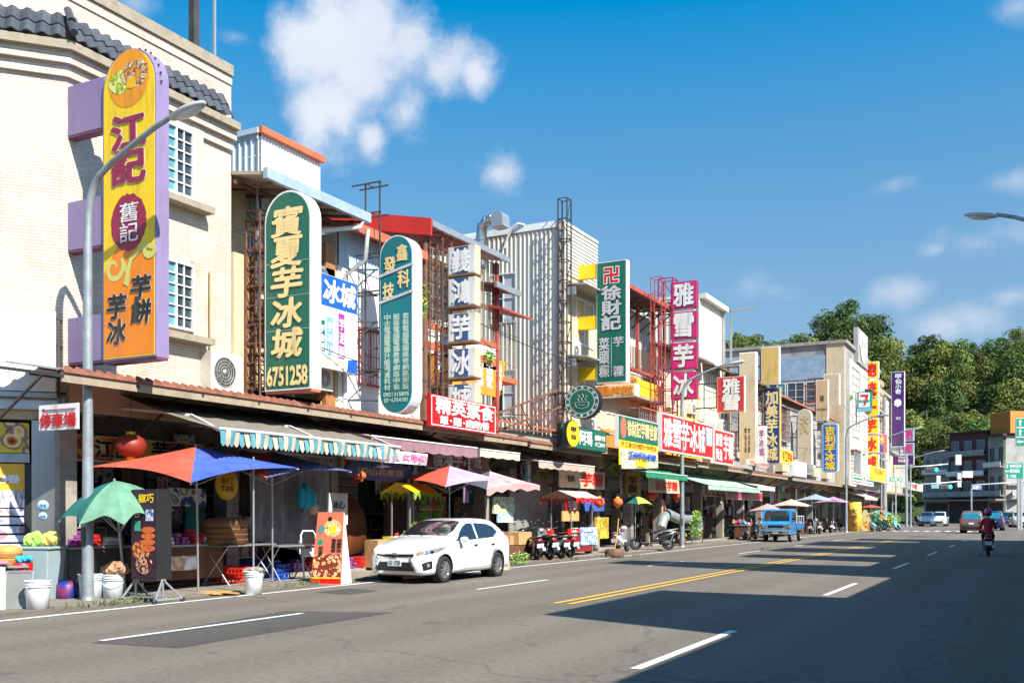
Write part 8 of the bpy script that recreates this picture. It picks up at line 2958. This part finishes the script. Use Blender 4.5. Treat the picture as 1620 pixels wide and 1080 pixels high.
for s in(-1,1):
 d=(0,-s,0)
 patch(hb,bvh,[(.62,.965),(-.27,.985),(-.27,1.355),(-.02,1.345),(.20,1.275),(.42,1.15)],SIDE,d,M_cglass,'door_window')
 patch(hb,bvh,[(-.35,.99),(-1.10,1.02),(-1.40,1.13),(-1.28,1.26),(-1.0,1.325),(-.35,1.358)],SIDE,d,M_cglass,'door_window')
 patch(hb,bvh,strip([(.64,.955),(-.3,.975),(-1.1,1.01),(-1.42,1.12)],.016),SIDE,d,M_blackp,'window_trim',.009)
 patch(hb,bvh,[(.80,.93),(.60,.955),(.48,1.10),(.62,.99)],SIDE,d,M_blackp,'corner_trim',.009)
 patch(hb,bvh,strip([(.55,.95),(.60,.75),(.60,.45),(.55,.28),(-.25,.28),(-.31,.6),(-.31,.98)],.009),SIDE,d,M_blackp,'door_seam',.004,4)
 patch(hb,bvh,strip([(-.31,.28),(-.92,.30),(-1.0,.62),(-1.28,.80),(-1.3,1.1)],.009),SIDE,d,M_blackp,'door_seam',.004,4)
 patch(hb,bvh,strip([(.85,.21),(-.85,.21)],.05),SIDE,d,M_blackp,'sill',.004,4)
 for x in(-.14,-1.0):
  MB().ell((x,s*.862,.83),(.10,.022,.018),12,6).build('door_handle',M_blackp,hb)
 mirror_(hb,.60,.86,.98,PW,s)
 dd=Vector((-.75,-s*.66,0)).normalized()
 uu=Vector((-.66,s*.75,0))
 f2=lambda u,v:Vector((1.75,s*.70,0))+uu*u+Vector((0,0,v))
 patch(hb,bvh,[(-.30,.665),(-.02,.665),(.28,.72),(.52,.82),(.30,.815),(-.05,.765),(-.26,.715)],f2,dd,M_lens,'headlight',.008,4)
 patch(hb,bvh,[(-.30,.66),(-.22,.665),(-.18,.735),(-.28,.72)],f2,dd,M_amber,'indicator',.014)
 for q in(-.08,.08):
  patch(hb,bvh,[(q+.05*math.cos(R(a)),.715+.035*math.sin(R(a)))for a in range(0,360,30)],f2,dd,M_chrome,'lamp_reflector',.014)
 patch(hb,bvh,[(-.14,.30),(.08,.34),(.08,.52),(-.06,.50),(-.18,.46)],f2,dd,M_blackp,'fog_lamp_recess',.006)
 patch(hb,bvh,[(-.02+.045*math.cos(R(a)),.42+.045*math.sin(R(a)))for a in range(0,360,30)],f2,dd,M_lens,'fog_lamp',.012)
 patch(hb,bvh,strip([(s*.50,.64),(s*.40,.56),(s*.55,.30)],.035),lambda u,v:(2,u,v),(-1,0,0),M_chrome,'grille_trim',.012)
 patch(hb,bvh,[(-.02*0-s*.0+.0,0)]and[(s*.60,.78),(s*.78,.80),(s*.76,1.02),(s*.64,.98)],lambda u,v:(-2,u,v),(1,0,0),M_tail,'tail_light',.008)
FR=lambda u,v:(2,u,v)
patch(hb,bvh,[(-.48,.605),(.48,.605),(.50,.665),(-.50,.665)],FR,(-1,0,0),M_blackp,'upper_grille',.006)
patch(hb,bvh,strip([(-.48,.61),(0,.60),(.48,.61)],.014),FR,(-1,0,0),M_chrome,'grille_bar',.014)
patch(hb,bvh,strip([(-.50,.668),(0,.66),(.50,.668)],.012),FR,(-1,0,0),M_chrome,'grille_bar',.014)
patch(hb,bvh,[(-.52,.29),(.52,.29),(.42,.49),(-.42,.49)],FR,(-1,0,0),M_blackp,'lower_grille',.008)
patch(hb,bvh,strip([(-.56,.265),(.56,.265)],.045),FR,(-1,0,0),M_chrome,'lower_lip',.014)
m=MB()
for a0 in(0,):
 for k in range(24):
  a,b=2*math.pi*k/24,2*math.pi*(k+1)/24
  m.bar((2.083,.085*math.cos(a),.642+.05*math.sin(a)),(2.083,.085*math.cos(b),.642+.05*math.sin(b)),.014)
  m.bar((2.084,.034*math.cos(a),.647+.04*math.sin(a)),(2.084,.034*math.cos(b),.647+.04*math.sin(b)),.010)
  m.bar((2.085,.06*math.cos(a),.667+.018*math.sin(a)),(2.085,.06*math.cos(b),.667+.018*math.sin(b)),.010)
m.build('badge',M_chrome,hb)
o=plate(hb,2.075,.40,1,'')
m=MB()
m.M=Matrix.Rotation(R(90),4,'Z')
put_text(m,'AGX·5728',-.16,.42,.16,.53,False,.02,y=-2.092)
m.build('lettering',mat('plate green',(.02,.12,.08),.5,var=0),hb)
patch(hb,bvh,strip([(.80,-.55),(.98,-.30),(1.0,0),(.98,.30),(.80,.55)],.01),lambda u,v:(u,v,1),(0,0,-1),M_blackp,'bonnet_seam',.003)
MB().bar((-.9,0,1.46),(-1.1,0,1.6),.01).build('roof_aerial',M_blackp,hb)
for s in(-1,1):
 MB().bar((.93,-.35+.3*s,1.06),(.72,-.55+.5*s+.2,1.165),.012).build('wiper',M_blackp,hb)
MB().box(-1.9,-.55,.16,1.8,.55,.22).build('underbody',M_blackp,hb)
# ---- brown people carrier, dark blue one, and far cars (one body kind, copied)
vrows=[(2.2,.40,.60,.62,.68,.5),(2.12,.25,.76,.74,.84,.62),(1.8,.22,.85,.86,.98,.70),(1.2,.22,.865,.95,1.10,.72),(.95,.22,.865,.97,1.2,.72),(.4,.22,.865,.98,1.60,.64),(.0,.22,.865,.99,1.73,.62),(-.8,.22,.865,1.0,1.78,.62),(-1.7,.22,.865,1.02,1.74,.62),(-2.0,.25,.85,1.02,1.55,.64),(-2.14,.28,.83,.96,1.08,.70),(-2.2,.35,.78,.70,.80,.60)]
def mpv(label,loc,rz,pm,front=False):
 t=thing('car',label,'car',loc,rz)
 b=car_body(t,vrows,(1.35,-1.35),.33,pm)
 for x in(1.35,-1.35):
  for s in(-1,1):
   wheel(t,x,s*.76,.33,.2,6)
 for s in(-1,1):
  d=(0,-s,0)
  patch(t,b,[(.78,1.0),(-.1,1.02),(-.1,1.62),(.12,1.60),(.45,1.38)],SIDE,d,M_cglass,'door_window')
  patch(t,b,[(-.2,1.02),(-1.05,1.03),(-1.05,1.66),(-.2,1.64)],SIDE,d,M_cglass,'door_window')
  patch(t,b,[(-1.13,1.04),(-1.85,1.08),(-1.75,1.55),(-1.13,1.65)],SIDE,d,M_cglass,'side_window')
  mirror_(t,.8,.88,1.06,pm,s)
  patch(t,b,[(s*.62,.78),(s*.80,.80),(s*.78,1.12),(s*.68,1.10)],lambda u,v:(-2,u,v),(1,0,0),M_tail,'tail_light',.012)
  patch(t,b,[(s*.42,.68),(s*.74,.72),(s*.76,.84),(s*.45,.79)],lambda u,v:(2,u,v),(-1,0,0),M_lens,'headlight',.012)
 patch(t,b,[(.90,-.62),(.90,.62),(.28,.56),(.28,-.56)],lambda u,v:(u,v,1),(0,0,-1),M_cglass,'windscreen',cuts=4)
 patch(t,b,[(-.60,1.12),(.60,1.12),(.54,1.60),(-.54,1.60)],lambda u,v:(-2,u,v),(1,0,0),mat('blue reflecting glass',(.03,.20,.28),.05,var=.2,spec=1),'rear_window',.008)
 patch(t,b,[(-.78,.36),(.78,.36),(.78,.52),(-.78,.52)],lambda u,v:(-2,u,v),(1,0,0),M_blackp,'bumper',.01)
 patch(t,b,[(-.45,.42),(.45,.42),(.5,.62),(-.5,.62)],lambda u,v:(2,u,v),(-1,0,0),M_blackp,'grille',.01)
 plate(t,-2.21,.70,-1,'')
 plate(t,2.19,.48,1,'')
 patch(t,b,strip([(-.66,1.08),(-.66,.60),(.66,.60),(.66,1.08)],.012),lambda u,v:(-2,u,v),(1,0,0),M_blackp,'tailgate_seam',.006)
 return t
q=atD(1539,811,80)
v1=mpv('brown people carrier driving away behind the red scooter rider',(q.x,q.y,0),R(90),paintm('bronze',(.16,.09,.07)))
q=atD(1573,811,92)
v2=dup(v1,(q.x,q.y,0),R(90),'dark blue people carrier driving away beside the brown one',mats={'car paint bronze':paintm('dark blue',(.01,.03,.10))})
for px,D,lb,c,rz in((1467,120,'blue grey car facing the camera at the kerb before the junction',(.05,.10,.18),-90),(1487,122,'white van like car facing the camera near the junction',(.7,.72,.75),-90),(1612,112,'silver car parked at the right edge of the picture',(.55,.56,.58),-80),(1590,128,'dark blue car parked beyond the silver one',(.02,.04,.18),-80)):
 q=atD(px,811,D)
 dup(v1,(q.x,q.y,0),R(rz),lb,mats={'car paint bronze':paintm(lb.split()[0]+lb.split()[1],c)})
# ---- blue mini truck
TX=-13.1
q=atX(1236,857,TX)
tr=thing('parked_truck','bright blue mini truck with open cargo bed parked facing the camera','truck',(-12.75,57.0,.004),R(-90))
PB=paintm('sky blue',(.01,.22,.55))
m=MB().prism([(.95,.42),(1.62,.42),(1.66,.62),(1.64,.98),(1.42,1.16),(1.12,1.74),(1.02,1.80),(.12,1.82),(.05,1.78),(.02,.42)][::1],-.80,.80,'y')
m.build('cab',PB,tr,bevel=.05)
m=MB().hexa([(1.45,-.70,1.17),(1.45,.70,1.17),(1.43,.70,1.165),(1.43,-.70,1.165),(1.155,-.64,1.72),(1.155,.64,1.72),(1.13,.64,1.71),(1.13,-.64,1.71)])
m.build('windscreen',M_cglass,tr)
for s in(-1,1):
 MB().prism([(.20,1.12),(1.20,1.12),(1.32,1.2),(1.06,1.66),(.2,1.68)],s*.805,s*.812,'y').build('door_window',M_cglass,tr)
 MB().prism([(.16,.50),(.20,.50),(.20,1.7),(.16,1.7)],s*.803,s*.81,'y').build('door_seam',M_blackp,tr)
 MB().box(1.60,s*.42,.78,1.68,s*.76,.96).build('headlight',M_lens,tr,bevel=.01)
 MB().box(1.58,s*.76,.80,1.66,s*.81,.95).build('indicator',M_amber,tr)
 mirror_(tr,1.30,.84,1.28,M_blackp,s)
 for x in(1.05,-1.25):
  wheel(tr,x,s*.68,.29,.17,6)
 MB().box(-2.05,s*.80,.72,-.02,s*.76,1.0).build('bed_side',PB,tr)
 for k in range(4):
  MB().bar((-.1-k*.62,s*.78,1.0),(-.1-k*.62,s*.78,1.42),.035).build('rail_post',M_white2,tr)
 MB().bar((-.1,s*.78,1.42),(-1.98,s*.78,1.42),.035).build('rail',M_white2,tr)
 MB().box(-1.02,s*.60,.56,-1.5,s*.81,.60).build('mudguard',M_blackp,tr)
MB().box(-2.05,-.76,.66,-.02,.76,.72).build('bed_floor',PB,tr)
MB().box(-2.08,-.80,.68,-2.05,.80,1.0).build('tailgate',PB,tr)
MB().box(-2.0,-.4,.34,1.4,.4,.50).build('chassis',M_blackp,tr)
MB().box(1.62,-.80,.40,1.76,.80,.66).build('bumper',mat('grey bumper',(.2,.21,.22),.5),tr,bevel=.03)
m=MB()
for z in(.46,.60,.74):
 m.tube([(1.80,-.6,z),(1.84,-.4,z),(1.84,.4,z),(1.80,.6,z)],.018,6)
for y in(-.45,0,.45):
 m.bar((1.84,y,.42),(1.84,y,.78),.03)
m.build('bull_bar',M_alu,tr)
MB().box(1.76,-.5,.43,1.765,.5,.54).build('bumper_intake',M_blackp,tr)
MB().box(1.655,-.40,.80,1.67,.40,.93).build('grille',M_blackp,tr)
MB().box(1.766,-.17,.48,1.775,.17,.60).build('number_plate',M_wps,tr)
MB().bar((-.06,-.76,1.0),(-.06,-.76,1.7),.04).bar((-.06,.76,1.0),(-.06,.76,1.7),.04).bar((-.06,-.76,1.7),(-.06,.76,1.7),.04).build('headboard',M_white2,tr)
# ---- scooters
def scooter(label,body,seatm=None,box=False):
 t=thing('scooter',label,'scooter',(0,0,0),0,'scooters parked along the kerb')
 sm=seatm or M_black
 for x,nm in((.64,'front_wheel'),(-.62,'rear_wheel')):
  r=.235
  o=MB().lathe([(r*.6,-.05),(r*.9,-.055),(r,-.02),(r,.02),(r*.9,.055),(r*.6,.05),(r*.6,-.05)],20,(0,0,0),'y').build(nm,M_tyre,t,loc=(x,0,r))
  g=MB().lathe([(r*.62,-.03),(r*.58,.03),(r*.16,.045),(.001,.045)],16,(0,0,0),'y').lathe([(.001,-.045),(r*.16,-.045),(r*.58,-.03),(r*.62,.03)],16,(0,0,0),'y')
  g.build('rim',M_rim,o)
 MB().sheet(lambda u,v:Vector((.64+.27*math.cos(math.pi*(.15+.65*u)),(v-.5)*.15,.235+.27*math.sin(math.pi*(.15+.65*u))+.01)),10,3).build('front_fender',body,t)
 m=MB().tube([(.64,.07,.24),(.56,.06,.55),(.44,0,.95)],.025,8).tube([(.64,-.07,.24),(.56,-.06,.55)],.025,8)
 m.build('fork',M_alu,t)
 m=MB()
 m.sheet(lambda u,v:Vector((.40+.17*(1-v)**1.5+.09*math.cos((u-.5)*3.0)+.02,(u-.5)*(.42-.12*abs(v-.45)),.30+.66*v)),10,8)
 m.sheet(lambda u,v:Vector((.36+.13*(1-v)**1.5+.03*math.cos((u-.5)*3.0)+.02,(u-.5)*(.42-.12*abs(v-.45)),.30+.66*v)),10,8,flip=True)
 m.build('leg_shield',body,t)
 MB().box(-.22,-.17,.24,.46,.17,.30).build('floorboard',M_black,t,bevel=.02)
 secs=[(-.12,.36,.30,.13,.10),(-.25,.44,.34,.16,.16),(-.50,.52,.40,.17,.17),(-.75,.60,.46,.15,.13),(-.92,.68,.56,.08,.06)]
 m=MB()
 vs,fs=[],[]
 n=14
 for x,zc,zl,hw,hh in secs:
  for k in range(n):
   a=2*math.pi*k/n
   vs.append((x,hw*math.cos(a),zc+hh*math.sin(a)))
 for i in range(len(secs)-1):
  for k in range(n):
   a,b=i*n+k,i*n+(k+1)%n
   fs.append((a,b,b+n,a+n))
 fs+=[tuple(range(n)),tuple((len(secs)-1)*n+k for k in range(n))]
 m.add(vs,fs,True)
 m.build('rear_body',body,t)
 m=MB()
 m.sheet(lambda u,v:Vector((-.08-.80*u,(v-.5)*(.28-.06*u),.70+.07*math.sin(math.pi*u)+.06*u-.10*abs(2*v-1)**3)),12,8)
 m.sheet(lambda u,v:Vector((-.08-.80*u,(v-.5)*(.28-.06*u),.60+.05*u)),6,2,flip=True)
 m.build('seat',sm,t)
 MB().ell((-.52,0,.28),(.24,.12,.12),12,8).build('engine',M_darksteel,t)
 MB().tube([(-.3,-.13,.22),(-.6,-.16,.25),(-.9,-.17,.36)],[.03,.05,.055],8).build('exhaust',M_alu,t)
 MB().bar((-.62,.12,.24),(-.78,.13,.6),.04).build('shock_absorber',M_rim,t)
 m=MB().tube([(.34,-.34,1.02),(.40,-.2,1.0),(.42,0,.98),(.40,.2,1.0),(.34,.34,1.02)],.018,6)
 m.build('handlebar',M_black,t)
 MB().ell((.46,0,.95),(.12,.16,.10),12,8).build('handlebar_cover',body,t)
 MB().ell((.56,0,.92),(.05,.09,.055),10,6).build('headlight',M_lens,t)
 for s in(-1,1):
  MB().bar((.38,s*.24,1.0),(.34,s*.30,1.2),.012).build('mirror_stem',M_black,t)
  MB().ell((.34,s*.31,1.22),(.015,.055,.036),10,6).build('mirror',M_black,t)
 MB().tube([(-.6,.10,.74),(-.95,.09,.80),(-1.0,0,.80),(-.95,-.09,.80),(-.6,-.10,.74)],.013,6).build('grab_rail',M_alu,t)
 MB().ell((-.95,0,.66),(.04,.10,.045),10,6).build('tail_light',M_tail,t)
 MB().hexa([(-.98,-.12,.42),(-.97,-.12,.42),(-.97,.12,.42),(-.98,.12,.42),(-1.02,-.12,.56),(-1.01,-.12,.56),(-1.01,.12,.56),(-1.02,.12,.56)]).build('number_plate',M_wps,t)
 MB().sheet(lambda u,v:Vector((-.80-.18*u,(v-.5)*.13,.50-.18*u)),3,1).build('rear_mudguard',M_black,t)
 MB().bar((-.35,.14,.22),(-.30,.30,.01),.02).build('side_stand',M_darksteel,t)
 if box:
  MB().box(-1.12,-.18,.80,-.78,.18,1.06).build('top_box',M_black,t,bevel=.04)
 return t
Ms=dict(k=mat('scooter black',(.015,.015,.018),.25,coat=.8,var=0),w=mat('scooter white',(.7,.7,.7),.3,coat=.8,var=0),b=mat('scooter blue',(.02,.22,.42),.3,coat=.8,var=0),s=mat('scooter silver',(.35,.36,.38),.3,metal=.5,coat=.5,var=0),o=mat('scooter red',(.5,.04,.02),.3,coat=.8,var=0),m=mat('scooter mint',(.15,.5,.45),.3,coat=.8,var=0))
g=atX(1032,870,-14.35)
sc=scooter('large glossy black scooter parked side on in front of the dark doorway',Ms['k'])
sc.location=(-14.35,g.y,.04)
sc.rotation_euler=(0,0,R(213))
sc.scale=(1.12,)*3
PK='scooters parked along the kerb'
for px,X,rz,c,lb,s_ in((838,-15.1,140,'k','black scooter nearest the flowering plant, tail towards the road',1.0),(853,-14.9,150,'k','black scooter with red tail lamp, second from the flowering plant',1.05),(871,-14.9,152,'s','silver scooter with white plate in the middle of the parked group',1.0),(884,-14.9,155,'o','red and white scooter at the right end of the first parked group',1.0),(985,-14.55,95,'w','white tailed scooter standing by the log section, seen from behind',1.0),(1168,-15.6,-40,'b','light blue scooter beside the mini truck, loaded with bags',1.05),(1190,-14.9,-60,'k','black scooter squeezed against the front of the mini truck',1.0),(1283,-14.6,100,'k','black scooter just behind the mini truck',1.1),(1294,-14.5,110,'s','dark grey scooter second behind the mini truck',1.1),(1309,-14.6,120,'k','black scooter with top box under the grey blue parasol',1.1),(1325,-14.7,80,'k','black scooter under the mauve parasol',1.1),(1448,-13.6,80,'k','black scooter by the pale slim pole',1.1),(1453,-13.4,95,'s','silver scooter by the pale slim pole',1.1),(1458,-13.2,100,'o','reddish scooter near the blue grey car',1.1),(905,-15.9,10,'k','black scooter beside the cart, half hidden',1.0)):
 a=atX(px,850,X)
 d_=dup(sc,(X,a.y,.04),R(rz),lb,PK,mats={'scooter black':Ms[c]},scale=s_)
 d_.rotation_euler=(R(-5),0,R(rz))
# ---------------------------------------------------------------- people
def skin_mesh(name,joints,edges,mt,parent,sub=2,root=0):
 me=bpy.data.meshes.new(name)
 me.from_pydata([j[0]for j in joints],edges,[])
 o=bpy.data.objects.new(name,me)
 C.objects.link(o)
 md=o.modifiers.new('s','SKIN')
 for i,j in enumerate(joints):
  r=j[1]
  me.skin_vertices[0].data[i].radius=r if isinstance(r,tuple)else(r,r)
  me.skin_vertices[0].data[i].use_root=(i==root)
 sb=o.modifiers.new('u','SUBSURF')
 sb.levels=sub
 sb.render_levels=sub
 dg=bpy.context.evaluated_depsgraph_get()
 dg.update()
 m2=bpy.data.meshes.new_from_object(o.evaluated_get(dg))
 bpy.data.objects.remove(o)
 m2.materials.clear()
 m2.materials.append(mt)
 for p in m2.polygons:
  p.use_smooth=True
 return place(name,m2,parent)
M_skin=mat('skin',(.50,.27,.18),.55,var=.05)
def rider(label,loc,rz,shirt,pants,helmet,sc_=1.0):
 """seated on a scooter of this file's size, facing local +x"""
 t=thing('person',label,'person',loc,rz)
 P0=(-.30,0,.82)
 bj=[(P0,(.13,.11)),((-.28,0,.98),(.13,.10)),((-.24,0,1.18),(.15,.10)),((-.22,0,1.32),(.12,.08)),((-.19,0,1.42),.052),((-.16,0,1.50),.055),((-.15,0,1.58),(.085,.085)),((-.15,0,1.66),(.07,.07))]
 be=[(i,i+1)for i in range(7)]
 for s in(-1,1):
  k=len(bj)
  bj+=[((-.22,s*.15,1.33),.055),((-.12,s*.23,1.12),.042),((.12,s*.27,1.02),.034),((.30,s*.27,1.03),.028)]
  be+=[(3,k),(k,k+1),(k+1,k+2),(k+2,k+3)]
  k=len(bj)
  bj+=[((-.25,s*.10,.80),.085),((.10,s*.17,.76),.070),((.16,s*.15,.56),.052),((.12,s*.13,.36),.040),((.24,s*.14,.33),(.045,.03))]
  be+=[(0,k),(k,k+1),(k+1,k+2),(k+2,k+3),(k+3,k+4)]
 skin_mesh('body',bj,be,M_skin,t,1)
 sj=[((-.30,0,.80),(.155,.135)),((-.28,0,.98),(.155,.125)),((-.24,0,1.18),(.175,.125)),((-.21,0,1.34),(.13,.09)),((-.20,0,1.39),(.07,.07))]
 se=[(0,1),(1,2),(2,3),(3,4)]
 for s in(-1,1):
  k=len(sj)
  sj+=[((-.22,s*.16,1.33),.072),((-.12,s*.235,1.12),.058),((.12,s*.275,1.02),.048),((.22,s*.275,1.025),.042)]
  se+=[(3,k),(k,k+1),(k+1,k+2),(k+2,k+3)]
 skin_mesh('jacket',sj,se,shirt,t,1,1)
 pj=[((-.30,0,.80),(.15,.12))]
 pe=[]
 for s in(-1,1):
  k=len(pj)
  pj+=[((-.22,s*.10,.80),.10),((.10,s*.17,.77),.082),((.16,s*.15,.58),.066),((.13,s*.13,.42),.058)]
  pe+=[(0,k),(k,k+1),(k+1,k+2),(k+2,k+3)]
 skin_mesh('trousers',pj,pe,pants,t,1)
 for s in(-1,1):
  MB().ell((.20,s*.14,.335),(.14,.05,.045),12,6).build('shoe',M_black,t)
  h=MB().ell((.31,s*.27,1.035),(.045,.04,.022),10,6)
  for f in range(4):
   y=s*(.235+.024*f)
   h.tube([(.33,y,1.04),(.365,y,1.03),(.362,y,1.0),(.34,y,.992)],[.011,.010,.009,.008],6)
  h.tube([(.30,s*.235,1.03),(.325,s*.215,1.01),(.35,s*.22,1.0)],[.012,.011,.009],6)
  h.build('hand',M_skin,t)
 m=MB().lathe([(.001,.155),(.06,.145),(.105,.10),(.128,.03),(.132,-.04),(.125,-.07),(.11,-.075)],20,(-.155,0,1.635))
 m.build('helmet',helmet,t)
 MB().sheet(lambda u,v:Vector((-.155+.145*math.cos((u-.5)*2.2),.14*math.sin((u-.5)*2.2),1.50+.12*v)),10,3).build('visor',M_cglass,t)
 f=MB().ell((-.055,0,1.555),(.016,.016,.022),8,6).ell((-.075,.03,1.585),(.01,.012,.007),6,4).ell((-.075,-.03,1.585),(.01,.012,.007),6,4).ell((-.07,0,1.515),(.012,.026,.007),8,4)
 f.build('face',M_skin,t)
 MB().ell((-.165,0,1.53),(.10,.088,.05),12,6).build('hair',M_black,t)
 t.scale=(sc_,)*3
 return t
D=37.5
q=atD(1563,811,D)
d_=dup(sc,(q.x,q.y,0),R(93),'dark scooter ridden away from the camera by the rider in red','scooters being ridden',mats={'scooter black':Ms['k']},scale=1.0)
rider('person in red jacket and magenta helmet riding a dark scooter away',(q.x,q.y,0),R(93),mat('crimson jacket',(.42,.01,.02),.7,var=.15),mat('black trousers',(.015,.015,.02),.8),mat('magenta helmet',(.45,.03,.18),.25,coat=.8,var=0))
q=atD(1386,811,86)
dup(sc,(q.x,q.y,0),R(70),'teal scooter carrying the rider in green near the yellow column','scooters being ridden',mats={'scooter black':Ms['m']})
rider('person in dark green jacket on a teal scooter near the yellow column',(q.x,q.y,0),R(70),mat('bottle green jacket',(.01,.16,.10),.8),mat('black trousers',0),mat('grey helmet',(.3,.32,.33),.3))
q=atD(1396,811,88)
dup(sc,(q.x,q.y,0),R(60),'mint scooter carrying the rider in yellow','scooters being ridden',mats={'scooter black':Ms['m']})
rider('person in yellow jacket and red helmet on a mint scooter',(q.x,q.y,0),R(60),mat('yellow jacket',(.75,.50,.02),.8),mat('black trousers',0),mat('red helmet',(.5,.03,.02),.3))
q=atD(1409,811,90)
dup(sc,(q.x,q.y,0),R(-30),'mint green scooter standing right of the rider in yellow',PK,mats={'scooter black':Ms['m']})
bx=crumple('red and pink bags piled on the light blue scooter','bag','bags',(-15.5,atX(1168,850,-15.6).y,.9),(.25,.3,.22),mat('pink bag',(.45,.08,.15),.7),51)
# overhead cables along the facades
M_cable=mat('cable',(.03,.03,.03),.6,var=0)
for i,(x0,y0,z0,x1,y1,z1,s_)in enumerate(((-16.1,17.6,6.2,-14.5,25.0,5.2,.3),(-15.8,25,8.0,-14.6,38,7.4,.5),(-15.2,39,7.2,-14.9,53,8.0,.5),(-15.0,53,8.2,-14.4,86,9.2,.9),(-14.2,86,10.5,-13.3,126,8.3,1.2),(-16.2,21.4,5.6,-15.2,30,4.9,.35),(-14.6,56,6.4,-14.2,86,7.6,.9))):
 pts=[(x0+(x1-x0)*k/12,y0+(y1-y0)*k/12,z0+(z1-z0)*k/12-s_*4*(k/12)*(1-k/12))for k in range(13)]
 tag(MB().tube(pts,.014,5).build('overhead_cable',M_cable),'thin black cable sagging along the facades, %s span from the corner'%ORD[i],'cable','cables along the facades')
